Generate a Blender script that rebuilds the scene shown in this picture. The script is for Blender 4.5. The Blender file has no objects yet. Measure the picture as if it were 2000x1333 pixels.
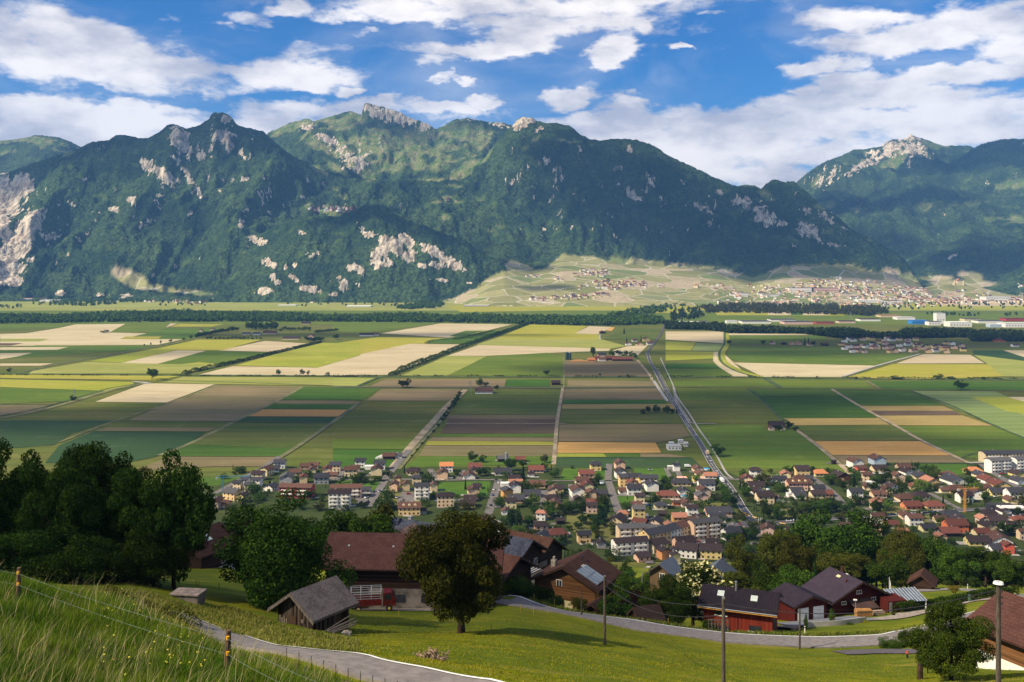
import bpy, math, random
import numpy as np
from mathutils import Vector, Matrix
random.seed(7); RNG = np.random.default_rng(7)
SC = bpy.context.scene; COL = SC.collection
# ------------------------------------------------------------------ camera
F = 1900.0; V0 = 515.0; CH = 200.0          # focal in photo pixels, horizon row, camera height above the plain
cam = bpy.data.cameras.new("camera"); camo = bpy.data.objects.new("camera", cam); COL.objects.link(camo)
camo.location = (0, 0, CH); camo.rotation_euler = (math.radians(90), 0, 0)
cam.sensor_width = 36; cam.lens = 36 * F / 2000; cam.shift_y = (V0 - 666.5) / 2000
cam.clip_start = 0.5; cam.clip_end = 60000
SC.camera = camo
# ------------------------------------------------------------------ sun, sky, exposure
SUN_AZ = math.radians(-114); SUN_EL = math.radians(42)      # azimuth from +Y (view direction) clockwise
SUND = Vector((math.sin(SUN_AZ) * math.cos(SUN_EL), math.cos(SUN_AZ) * math.cos(SUN_EL), math.sin(SUN_EL)))
sun = bpy.data.lights.new("sun", 'SUN'); suno = bpy.data.objects.new("sun", sun); COL.objects.link(suno)
sun.energy = 5.0; sun.angle = math.radians(0.5); sun.color = (1.0, 0.86, 0.64)
suno.rotation_euler = SUND.to_track_quat('Z', 'Y').to_euler(); suno.location = (0, 0, 900)
SC.view_settings.view_transform = 'Standard'; SC.view_settings.look = 'None'
SC.view_settings.exposure = 0.76; SC.view_settings.gamma = 1.0
c = SC.cycles
c.max_bounces = 6; c.diffuse_bounces = 2; c.glossy_bounces = 2; c.transmission_bounces = 3; c.volume_bounces = 0
c.transparent_max_bounces = 16; c.use_fast_gi = False; c.sample_clamp_indirect = 4

class NT:                                      # tiny node helper
    def __init__(s, tree): s.t = tree; s.n = tree.nodes; s.l = tree.links
    def new(s, typ, **kw):
        n = s.n.new(typ)
        for k, v in kw.items(): setattr(n, k, v)
        return n
    def link(s, a, b): s.l.new(a, b)
    def inp(s, sock, v):
        if isinstance(v, bpy.types.NodeSocket): s.l.new(v, sock)
        else: sock.default_value = v
    def m(s, op, a, b=None, c=None, clamp=False):
        n = s.new('ShaderNodeMath', operation=op, use_clamp=clamp)
        s.inp(n.inputs[0], a)
        if b is not None: s.inp(n.inputs[1], b)
        if c is not None: s.inp(n.inputs[2], c)
        return n.outputs[0]
    def ramp(s, x, lo, hi): # smoothstep
        n = s.new('ShaderNodeMapRange', interpolation_type='SMOOTHSTEP')
        s.inp(n.inputs[0], x); n.inputs[1].default_value = lo; n.inputs[2].default_value = hi
        return n.outputs[0]
    def mix(s, f, a, b, mode='MIX'):
        n = s.new('ShaderNodeMix', data_type='RGBA', blend_type=mode)
        s.inp(n.inputs[0], f); s.inp(n.inputs[6], a if not isinstance(a, tuple) else (*a[:3], 1)); s.inp(n.inputs[7], b if not isinstance(b, tuple) else (*b[:3], 1))
        return n.outputs[2]
    def noise(s, vec, scale, detail=3, rough=0.5, dist=0.0):
        n = s.new('ShaderNodeTexNoise'); n.inputs['Scale'].default_value = scale; n.inputs['Detail'].default_value = detail
        n.inputs['Roughness'].default_value = rough; n.inputs['Distortion'].default_value = dist
        if vec is not None: s.link(vec, n.inputs['Vector'])
        return n.outputs[0]
    def xyz(s, x, y, z=0.0):
        n = s.new('ShaderNodeCombineXYZ'); s.inp(n.inputs[0], x); s.inp(n.inputs[1], y); s.inp(n.inputs[2], z); return n.outputs[0]

world = bpy.data.worlds.new("World"); SC.world = world; world.use_nodes = True
w = NT(world.node_tree); w.n.clear()
sky = w.new('ShaderNodeTexSky', sky_type='NISHITA'); sky.sun_disc = False
sky.sun_elevation = SUN_EL; sky.sun_rotation = SUN_AZ % (2 * math.pi)
sky.altitude = 600; sky.air_density = 1.0; sky.dust_density = 0.15; sky.ozone_density = 4.0
tc = w.new('ShaderNodeTexCoord'); sp = w.new('ShaderNodeSeparateXYZ'); w.link(tc.outputs['Generated'], sp.inputs[0])
X, Y, Z = sp.outputs
az = w.m('ARCTAN2', X, Y)
el = w.m('DIVIDE', Z, w.m('SQRT', w.m('ADD', w.m('MULTIPLY', X, X), w.m('MULTIPLY', Y, Y))))
# coordinates of the sky clouds: direction projected onto a flat deck far above, softened at the horizon
zz = w.m('MAXIMUM', w.m('ADD', el, 0.06), 0.03)
q = w.xyz(w.m('DIVIDE', w.m('SINE', az), zz), w.m('DIVIDE', w.m('COSINE', az), zz), 0.0)
q2 = w.xyz(w.m('MULTIPLY', az, 1.0), w.m('MULTIPLY', el, 2.4), 0.3)
wa = w.m('MULTIPLY', w.m('SUBTRACT', w.noise(w.xyz(w.m('MULTIPLY', az, 1.0), w.m('MULTIPLY', el, 1.8), 3.1), 11.0, 5, 0.6), 0.5), 0.11)
wb = w.m('MULTIPLY', w.m('SUBTRACT', w.noise(w.xyz(w.m('MULTIPLY', az, 1.0), w.m('MULTIPLY', el, 1.8), 7.7), 13.0, 5, 0.6), 0.5), 0.045)
azw = w.m('ADD', az, wa); elw = w.m('ADD', el, wb)
n_big = w.noise(q, 0.45, 3, 0.6)
n_mid = w.noise(q2, 12.0, 7, 0.60, 0.15)
n_fin = w.noise(q2, 30.0, 6, 0.65, 0.2)
CL = [(130,95,190,60,1),(250,130,230,45,.9),(90,60,90,30,.6),(560,18,60,14,.9),(500,28,40,16,.7),(480,48,35,8,.6),(560,145,150,26,.95),(420,165,120,22,.7),(120,225,230,30,1),(320,212,90,18,.9),
 (420,245,260,30,1),(180,262,260,30,1),(620,225,200,26,.9),(740,208,130,18,.9),(870,215,100,14,.8),(942,196,34,13,1),(683,173,34,12,.95),(425,206,16,5,.6),(210,174,26,7,.6),
 (1000,10,330,30,1),(800,28,150,22,.9),(1060,45,180,28,.95),(930,95,150,18,.9),(1000,78,70,30,.9),(830,115,60,14,.7),(1198,110,50,30,1.25),(1245,50,34,14,.85),(1338,86,22,9,.9),(1395,25,26,7,.6),
 (868,150,32,15,.85),(922,157,30,10,.85),(1092,195,50,15,.95),(745,70,34,6,.55),(1240,193,24,6,.45),(600,170,60,12,.7),
 (1690,42,115,17,.95),(1930,40,150,36,1),(1780,85,120,30,1),(1640,122,80,18,.85),(1680,150,60,22,.85),(1980,90,70,60,.9),(1870,150,170,18,1),(1760,172,110,18,.8),(1590,177,38,13,.8),
 (1640,205,300,18,1),(1400,222,210,20,.95),(1240,212,70,12,.8),(1900,225,160,30,.9),(1300,255,260,36,1.0),(1650,245,260,30,1),(1850,262,260,30,1),(1450,300,260,40,.9),(1500,345,160,40,.75),(1150,240,120,22,.8),(1720,275,200,26,.9)]
mask = None
for (u, v, ru, rv, s) in CL:
    a0 = math.atan((u - 1000) / F); e0 = (515 - v) / F * math.cos(a0)
    dx = w.m('MULTIPLY', w.m('SUBTRACT', azw, a0), F / ru * math.cos(a0) ** 0)
    dy = w.m('MULTIPLY', w.m('SUBTRACT', elw, e0), F / rv)
    r2 = w.m('MULTIPLY_ADD', dx, dx, w.m('MULTIPLY', dy, dy))
    g = w.m('MULTIPLY', w.m('DIVIDE', 1.0, w.m('MULTIPLY_ADD', r2, r2, 1.0)), s)
    mask = g if mask is None else w.m('SMOOTH_MAX', mask, g, 0.15)
front = w.ramp(Y, 0.0, 0.35); front = w.m('MULTIPLY', front, w.m('SUBTRACT', 1.0, w.ramp(el, 0.27, 0.40)))
gen = w.ramp(n_big, 0.46, 0.66)
mask = w.m('ADD', w.m('MULTIPLY', mask, front), w.m('MULTIPLY', gen, w.m('SUBTRACT', 1.0, front)))
dens = w.m('ADD', mask, w.m('MULTIPLY', w.m('SUBTRACT', w.m('ADD', w.m('MULTIPLY', n_mid, 0.72), w.m('MULTIPLY', n_fin, 0.28)), 0.5), 2.9))
alpha = w.ramp(dens, 0.20, 0.78)
wisp = w.m('MULTIPLY', w.ramp(w.noise(q2, 5.0, 5, 0.6, 0.5), 0.40, 0.72), 0.30)
alpha = w.m('MAXIMUM', alpha, wisp)
shade = w.ramp(w.m('ADD', w.m('MULTIPLY', w.noise(q2, 9.0, 6, 0.58), 1.0), w.m('MULTIPLY', dens, 0.05)), 0.36, 0.68)
ccol = w.mix(shade, (7.2, 7.1, 8.0), (15.4, 14.4, 13.6))
hsv = w.new('ShaderNodeHueSaturation'); hsv.inputs['Saturation'].default_value = 1.22; hsv.inputs['Value'].default_value = 0.85
w.link(sky.outputs[0], hsv.inputs['Color'])
skyc = w.mix(1.0, hsv.outputs[0], (0.42, 1.10, 1.58), 'MULTIPLY')
colr = w.mix(alpha, skyc, ccol)
bg = w.new('ShaderNodeBackground'); bg.inputs['Strength'].default_value = 0.053
w.link(colr, bg.inputs[0]); out = w.new('ShaderNodeOutputWorld'); w.link(bg.outputs[0], out.inputs[0])
world.cycles.sampling_method = 'MANUAL'; world.cycles.sample_map_resolution = 512

# ------------------------------------------------------------------ helpers
def PX(u, v, d):                                # pixel + depth -> point
    return Vector(((u - 1000) / F * d, d, CH - (v - V0) / F * d))
def PG(u, v):                                   # pixel -> point on the flat plain
    d = CH * F / (v - V0); return ((u - 1000) / F * d, d)
def tag(o, label=None, cat=None, group=None, kind=None):
    if label: o['label'] = label
    if cat: o['category'] = cat
    if group: o['group'] = group
    if kind: o['kind'] = kind
    return o
def link(o, parent=None):
    COL.objects.link(o)
    if parent is not None: o.parent = parent
    return o
def empty(name, loc, rz=0.0, sc=None):
    o = bpy.data.objects.new(name, None); o.location = loc; o.rotation_euler = (0, 0, rz); o.empty_display_size = 0.5
    if sc is not None: o.scale = sc
    return link(o)
def np_mesh(name, V, Fq, mat=None, smooth=False):
    V = np.asarray(V, dtype=np.float32); Fq = np.asarray(Fq, dtype=np.int32)
    k = Fq.shape[1]; me = bpy.data.meshes.new(name)
    me.vertices.add(len(V)); me.vertices.foreach_set('co', V.ravel())
    me.loops.add(Fq.size); me.loops.foreach_set('vertex_index', Fq.ravel())
    me.polygons.add(len(Fq)); me.polygons.foreach_set('loop_start', np.arange(0, Fq.size, k, dtype=np.int32))
    me.polygons.foreach_set('loop_total', np.full(len(Fq), k, dtype=np.int32))
    if smooth: me.polygons.foreach_set('use_smooth', np.ones(len(Fq), dtype=bool))
    if mat: me.materials.append(mat)
    me.update(calc_edges=True); return me
def add_attr(me, name, arr):
    a = me.attributes.new(name, 'FLOAT', 'POINT'); a.data.foreach_set('value', np.asarray(arr, dtype=np.float32).ravel())
class MB:                                       # collects boxes, bars, tubes, polys -> ONE mesh
    def __init__(s): s.v = []; s.f = []
    def add(s, vs, fs):
        b = len(s.v); s.v += [tuple(x) for x in vs]; s.f += [tuple(b + i for i in f) for f in fs]; return s
    def box(s, x0, x1, y0, y1, z0, z1):
        return s.add([(x0,y0,z0),(x1,y0,z0),(x1,y1,z0),(x0,y1,z0),(x0,y0,z1),(x1,y0,z1),(x1,y1,z1),(x0,y1,z1)],
                     [(0,3,2,1),(4,5,6,7),(0,1,5,4),(1,2,6,5),(2,3,7,6),(3,0,4,7)])
    def prism(s, poly, ext):                    # polygon of 3D points extruded by vector
        n = len(poly); e = Vector(ext); vs = [Vector(p) for p in poly] + [Vector(p) + e for p in poly]
        return s.add(vs, [tuple(range(n - 1, -1, -1)), tuple(range(n, 2 * n))] + [(i, (i + 1) % n, n + (i + 1) % n, n + i) for i in range(n)])
    def bar(s, a, b, r, r2=None, n=6):
        a = Vector(a); b = Vector(b); r2 = r if r2 is None else r2; d = (b - a)
        if d.length < 1e-6: return s
        d.normalize(); p = d.orthogonal().normalized(); qv = d.cross(p); vs = []
        for (c0, rr) in ((a, r), (b, r2)):
            for i in range(n):
                t = 2 * math.pi * i / n; vs.append(c0 + (p * math.cos(t) + qv * math.sin(t)) * rr)
        return s.add(vs, [(i, (i + 1) % n, n + (i + 1) % n, n + i) for i in range(n)] + [tuple(range(n - 1, -1, -1)), tuple(range(n, 2 * n))])
    def path(s, pts, rs, n=6):
        for i in range(len(pts) - 1): s.bar(pts[i], pts[i + 1], rs[i], rs[i + 1], n)
        return s
    def mesh(s, name, mat=None, smooth=False):
        me = bpy.data.meshes.new(name); me.from_pydata(s.v, [], s.f)
        if mat: me.materials.append(mat)
        if smooth: me.polygons.foreach_set('use_smooth', [True] * len(me.polygons))
        me.update(); return me
    def build(s, name, mat, parent=None, smooth=False, label=None, cat=None, group=None, kind=None, loc=None, rz=0):
        o = bpy.data.objects.new(name, s.mesh(name, mat, smooth)); link(o, parent)
        if loc is not None: o.location = loc
        if rz: o.rotation_euler = (0, 0, rz)
        return tag(o, label, cat, group, kind)

def _h(ix, iy, seed):
    n = (ix * 374761393 + iy * 668265263 + seed * 1442695041) & 0xFFFFFFFF
    n = ((n ^ (n >> 13)) * 1274126177) & 0xFFFFFFFF
    return ((n ^ (n >> 16)) & 0xFFFF) / 65535.0
def vn(x, y, seed=0):
    ix = np.floor(x).astype(np.int64); iy = np.floor(y).astype(np.int64); fx = x - ix; fy = y - iy
    fx = fx * fx * (3 - 2 * fx); fy = fy * fy * (3 - 2 * fy)
    a = _h(ix, iy, seed); b = _h(ix + 1, iy, seed); cc = _h(ix, iy + 1, seed); dd = _h(ix + 1, iy + 1, seed)
    return (a + (b - a) * fx) * (1 - fy) + (cc + (dd - cc) * fx) * fy
def fbm(x, y, o=4, seed=0, g=0.5):
    s = 0; a = 1; t = 0
    for i in range(o): s = s + a * vn(x * 2 ** i + 17.3 * i, y * 2 ** i - 9.1 * i, seed + i); t += a; a *= g
    return s / t
def ridged(x, y, o=4, seed=0, g=0.5):
    s = 0; a = 1; t = 0
    for i in range(o): s = s + a * (1 - np.abs(2 * vn(x * 2 ** i + 7.7 * i, y * 2 ** i + 3.1 * i, seed + i) - 1)); t += a; a *= g
    return s / t
def cv(pts, u):
    p = np.array(pts, dtype=float); return np.interp(u, p[:, 0], p[:, 1])

# ------------------------------------------------------------------ materials
MATS = {}
def mat(name, col, rough=0.8, var=0.15, scale=1.0, col2=None, bump=0.0, metal=0.0, spec=0.3, obj_var=0.0, coord='Object', stretch=None, detail=4):
    if name in MATS: return MATS[name]
    m = bpy.data.materials.new(name); m.use_nodes = True; t = NT(m.node_tree); b = t.n['Principled BSDF']
    tcn = t.new('ShaderNodeTexCoord'); vec = tcn.outputs[coord]
    if stretch:
        mp = t.new('ShaderNodeMapping'); mp.inputs['Scale'].default_value = stretch; t.link(vec, mp.inputs['Vector']); vec = mp.outputs[0]
    f = t.noise(vec, scale, detail, 0.6)
    c2 = col2 or tuple(x * (1 - var * 1.6) for x in col); c1 = tuple(min(1, x * (1 + var)) for x in col) if not col2 else col
    cc = t.mix(t.ramp(f, 0.36, 0.64), c2, c1)
    if obj_var:
        oi = t.new('ShaderNodeObjectInfo'); hs = t.new('ShaderNodeHueSaturation')
        t.link(t.m('MULTIPLY_ADD', oi.outputs['Random'], obj_var * 2, 1 - obj_var), hs.inputs['Value'])
        t.link(t.m('MULTIPLY_ADD', oi.outputs['Random'], -0.05, 0.525), hs.inputs['Hue'])
        t.link(cc, hs.inputs['Color']); cc = hs.outputs[0]
    t.link(cc, b.inputs['Base Color']); b.inputs['Roughness'].default_value = rough; b.inputs['Metallic'].default_value = metal
    b.inputs['Specular IOR Level'].default_value = spec
    if bump:
        bn = t.new('ShaderNodeBump'); bn.inputs['Strength'].default_value = bump; bn.inputs['Distance'].default_value = 0.1
        t.link(f, bn.inputs['Height']); t.link(bn.outputs[0], b.inputs['Normal'])
    MATS[name] = m; return m
# ================================================================== LARGE STRUCTURE
# ------------------------------------------------------------------ near hillside (below and left of the camera)
ST = {
 -400:[(2,3200),(6,1720),(12,1430),(20,1260),(30,1170),(42,1112),(48,1108),(60,1115),(80,1130),(100,1125),(150,1110),(200,1120),(300,1150)],
 0:   [(2,3600),(6,1900),(12,1560),(20,1370),(30,1240),(42,1140),(48,1130),(60,1138),(80,1142),(100,1132),(150,1112),(200,1120),(300,1150)],
 250: [(2,3800),(6,2050),(12,1640),(20,1440),(30,1290),(40,1205),(46,1186),(60,1176),(80,1165),(100,1137),(150,1108),(200,1122),(300,1150)],
 443: [(2,4000),(6,2200),(15,1600),(22,1400),(28,1312),(34,1290),(44,1290),(58,1262),(62,1244),(80,1215),(100,1180),(150,1108),(200,1130),(300,1150)],
 700: [(2,4000),(6,2300),(10,1900),(20,1500),(28,1410),(38,1368),(46.5,1336),(51,1284),(60,1272),(85,1245),(100,1218),(140,1188),(200,1155),(300,1150)],
 850: [(2,4000),(8,2300),(20,1580),(30,1460),(40,1378),(45.0,1373),(49.8,1309),(60,1288),(90,1245),(120,1208),(140,1186),(155,1176),(200,1158),(300,1150)],
 1000:[(2,4000),(8,2300),(20,1650),(30,1500),(38,1425),(43,1418),(47.6,1331),(60,1308),(90,1246),(120,1206),(137,1183),(142,1163),(146,1165),(155,1186),(175,1184),(200,1168),(300,1150)],
 1240:[(2,4000),(8,2400),(20,1700),(40,1440),(60,1350),(90,1282),(115,1248),(127,1234),(132.5,1212),(137,1212),(150,1222),(170,1205),(200,1175),(300,1152)],
 1413:[(2,4000),(8,2500),(20,1750),(40,1480),(60,1378),(90,1308),(115,1272),(124,1258),(130,1236),(142,1236),(200,1168),(300,1152)],
 1600:[(2,4000),(8,2500),(20,1800),(40,1500),(60,1400),(90,1325),(114,1284),(122,1270),(128,1245),(140,1228),(158,1204),(200,1162),(225,1152),(300,1152)],
 1750:[(2,4000),(8,2500),(20,1800),(40,1500),(60,1400),(90,1325),(112,1285),(121,1266),(129,1236),(142,1220),(160,1192),(200,1160),(225,1150),(300,1152)],
 1850:[(2,4000),(8,2500),(20,1800),(40,1500),(60,1400),(85,1326),(105,1288),(120,1262),(137,1212),(150,1203),(170,1183),(200,1158),(225,1148),(300,1152)],
 2000:[(2,4000),(8,2500),(20,1800),(40,1490),(60,1390),(90,1314),(120,1262),(146,1188),(156,1176),(180,1165),(225,1150),(300,1152)],
 2600:[(2,4000),(8,2500),(20,1800),(40,1490),(60,1390),(90,1310),(120,1262),(140,1230),(155,1190),(180,1172),(225,1150),(300,1152)]}
TAIL = [(450, 1150), (600, 1140), (655, 1098), (700, 1066), (800, 1000)]
GD = np.concatenate([np.arange(2, 30, 0.8), np.arange(30, 160, 0.7), np.arange(160, 240, 2.0), np.arange(240, 800, 8.0)])
us = sorted(ST); ZS = []
for u in us:
    p = np.array(ST[u] + TAIL, float); zz_ = CH - (p[:, 1] - V0) / F * p[:, 0]
    ZS.append(np.interp(GD, p[:, 0], zz_))
ZS = np.array(ZS)
GU = np.arange(-1500, 3400, 12.0)
def smooth_u(u):                               # smooth blending between stations
    u = np.clip(u, us[0], us[-1]); i = np.clip(np.searchsorted(us, u) - 1, 0, len(us) - 2)
    a = np.array(us, float); t = (u - a[i]) / (a[i + 1] - a[i]); return i, t
ii, tt = smooth_u(GU)
HZ = ZS[ii] * (1 - tt)[:, None] + ZS[ii + 1] * tt[:, None]     # [u, d]
GX = (GU[:, None] - 1000) / F * GD[None, :]; GY = np.broadcast_to(GD[None, :], GX.shape)
# gentle lumps of the meadow
lump = (fbm(GX / 9.0, GY / 9.0, 3, 5) - 0.5) * 0.7
lump *= np.clip((GD[None, :] - 6) / 20, 0, 1)
LO = [(-120,62),(0,64),(100,66),(200,68),(300,68),(370,65.5),(443,60.2),(550,54),(620,51.3),(700,49.2),(780,48.2),(850,47.3),(1000,44.8),(1150,43),(1300,41)]
lump *= np.clip((np.abs(GD[None, :] - cv(LO, GU)[:, None]) - 3) / 4, 0, 1)
lump *= np.where((GD[None, :] > 110) & (GD[None, :] < 165), 0.25, 1.0)
HZ = HZ + lump
def gz(x, y):                                   # height of the near hillside at a point
    u = 1000 + x / y * F
    fi = np.clip((u - GU[0]) / 12.0, 0, len(GU) - 1.001); i = int(fi); fu = fi - i
    j = int(np.clip(np.searchsorted(GD, y) - 1, 0, len(GD) - 2)); fd = min(1, max(0, (y - GD[j]) / (GD[j + 1] - GD[j])))
    return float(HZ[i, j] * (1 - fu) * (1 - fd) + HZ[i + 1, j] * fu * (1 - fd) + HZ[i, j + 1] * (1 - fu) * fd + HZ[i + 1, j + 1] * fu * fd)
def G(u, d, dz=0.0):                            # ground point under azimuth pixel u at depth d
    x = (u - 1000) / F * d
    return Vector((x, d, max(gz(x, d), 0.0) + dz))
def grid_faces(nu, nd):
    a = np.arange(nu * nd).reshape(nu, nd)
    return np.stack([a[:-1, :-1].ravel(), a[1:, :-1].ravel(), a[1:, 1:].ravel(), a[:-1, 1:].ravel()], 1)

def grass_mat(name, c1, c2, c3, big=0.06, small=1.6):
    m = bpy.data.materials.new(name); m.use_nodes = True; t = NT(m.node_tree); b = t.n['Principled BSDF']
    g = t.new('ShaderNodeNewGeometry'); P = g.outputs['Position']
    mp = t.new('ShaderNodeMapping'); mp.inputs['Scale'].default_value = (0.35, 1.3, 1); mp.inputs['Rotation'].default_value = (0, 0, 0.35); t.link(P, mp.inputs[0])
    f1 = t.ramp(t.noise(P, big, 5, 0.6), 0.38, 0.62); f2 = t.ramp(t.noise(mp.outputs[0], small * 0.35, 6, 0.7), 0.35, 0.7); f3 = t.noise(P, 14, 3, 0.7)
    cc = t.mix(f1, c1, c2); cc = t.mix(t.m('MULTIPLY', t.ramp(t.noise(mp.outputs[0], 0.22, 6, 0.65), 0.54, 0.70), 0.75), cc, c3)
    cc = t.mix(t.m('MULTIPLY', f2, 0.55), cc, tuple(x * 0.55 for x in c1)); cc = t.mix(t.m('MULTIPLY', f3, 0.5), cc, tuple(x * 0.5 for x in c1))
    t.link(cc, b.inputs['Base Color']); b.inputs['Roughness'].default_value = 0.95; b.inputs['Specular IOR Level'].default_value = 0.1
    bn = t.new('ShaderNodeBump'); bn.inputs['Strength'].default_value = 0.6; bn.inputs['Distance'].default_value = 0.12
    t.link(t.m('ADD', f2, f3), bn.inputs['Height']); t.link(bn.outputs[0], b.inputs['Normal'])
    return m
M_MEADOW = grass_mat('meadow_grass', (0.115, 0.155, 0.006), (0.24, 0.245, 0.008), (0.38, 0.29, 0.06))
V = np.stack([GX, GY, HZ], 2).reshape(-1, 3)
me = np_mesh('hillside', V, grid_faces(len(GU), len(GD)), M_MEADOW, True)
tag(link(bpy.data.objects.new('hillside', me)), kind='structure')

# ------------------------------------------------------------------ plain
def field_mat(name, c1, c2, rows=0.0, blot=0.5, rowamp=0.3, sc=0.012):
    m = bpy.data.materials.new(name); m.use_nodes = True; t = NT(m.node_tree); b = t.n['Principled BSDF']
    g = t.new('ShaderNodeNewGeometry'); P = g.outputs['Position']
    mp = t.new('ShaderNodeMapping'); mp.inputs['Scale'].default_value = (0.35, 1.0, 1); t.link(P, mp.inputs[0])
    f1 = t.ramp(t.noise(mp.outputs[0], sc, 6, 0.62), 0.32, 0.68); f2 = t.noise(P, 0.25, 4, 0.65)
    cc = t.mix(t.m('MULTIPLY', f1, blot), c1, c2)
    mp2 = t.new('ShaderNodeMapping'); mp2.inputs['Scale'].default_value = (0.12, 1.0, 1); t.link(P, mp2.inputs[0])
    cc = t.mix(t.m('MULTIPLY', t.ramp(t.noise(mp2.outputs[0], 0.07, 5, 0.7), 0.42, 0.68), 0.42), cc, tuple(x * y for x, y in zip(c2, (0.72, 0.66, 0.62))))
    cc = t.mix(t.m('MULTIPLY', t.ramp(t.noise(P, 0.02, 5, 0.7, 0.4), 0.54, 0.70), 0.35), cc, tuple(min(1, x * 1.45 + .02) for x in c2))
    cc = t.mix(t.m('MULTIPLY', t.ramp(f2, 0.35, 0.7), 0.30), cc, tuple(x * 0.6 for x in c1))
    if rows:
        sx = t.new('ShaderNodeSeparateXYZ'); t.link(P, sx.inputs[0])
        ph = t.m('ADD', t.m('MULTIPLY', sx.outputs[1], 6.2832 / rows), t.m('MULTIPLY', t.noise(P, 0.02, 2), 2.0))
        s = t.ramp(t.m('SINE', ph), 0.2, 0.95); cc = t.mix(t.m('MULTIPLY', s, rowamp), cc, tuple(x * 0.45 for x in c1))
    oi = t.new('ShaderNodeObjectInfo'); hs = t.new('ShaderNodeHueSaturation'); t.link(t.m('MULTIPLY_ADD', oi.outputs['Random'], 0.10, 0.95), hs.inputs['Value']); t.link(t.m('MULTIPLY_ADD', oi.outputs['Random'], -0.03 if c1[1] > c1[0] else 0.012, 0.502 if c1[1] > c1[0] else 0.502), hs.inputs['Hue']); t.link(cc, hs.inputs['Color']); cc = hs.outputs[0]
    t.link(cc, b.inputs['Base Color']); b.inputs['Roughness'].default_value = 1.0; b.inputs['Specular IOR Level'].default_value = 0.05
    return m
FM = {
 'y': field_mat('field_yellow_green', (0.24,0.29,0.025), (0.36,0.35,0.06), 14, .8, .14),
 'Y': field_mat('field_mustard', (0.34,0.30,0.04), (0.24,0.24,0.05), 30, .6, .3),
 'g': field_mat('field_green', (0.072,0.140,0.016), (0.13,0.18,0.026), 26, .8, .18),
 'G': field_mat('field_deep_green', (0.045,0.115,0.012), (0.075,0.135,0.02), 34, .7, .2),
 'D': field_mat('field_blue_green', (0.032,0.075,0.026), (0.05,0.09,0.03), 16, .6, .16),
 'e': field_mat('field_olive', (0.075,0.118,0.018), (0.135,0.145,0.035), 32, .9, .25),
 't': field_mat('field_pale_soil', (0.54,0.45,0.29), (0.42,0.33,0.20), 22, .8, .15),
 'b': field_mat('field_brown_soil', (0.23,0.165,0.095), (0.14,0.13,0.05), 30, .8, .22),
 'k': field_mat('field_dark_soil', (0.10,0.066,0.045), (0.14,0.095,0.06), 10, .7, .3),
 'o': field_mat('field_ochre', (0.36,0.25,0.09), (0.28,0.21,0.08), 16, .6, .18),
 'O': field_mat('field_orange', (0.52,0.28,0.09), (0.45,0.25,0.085), 16, .6, .14),
 'p': field_mat('field_pale_green', (0.22,0.28,0.10), (0.17,0.24,0.06), 30, .6, .35),
 'l': field_mat('field_straw_green', (0.34,0.33,0.09), (0.23,0.26,0.05), 20, .9, .2),
}
_d = np.concatenate([[-1500, 100, 400], np.geomspace(600, 13500, 60)]); _x = np.linspace(-8500, 8500, 40)
XX, YY = np.meshgrid(_x, _d, indexing='ij')
me = np_mesh('plain', np.stack([XX, YY, XX * 0], 2).reshape(-1, 3), grid_faces(len(_x), len(_d)), FM['e'])
tag(link(bpy.data.objects.new('plain', me)), kind='structure')

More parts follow.
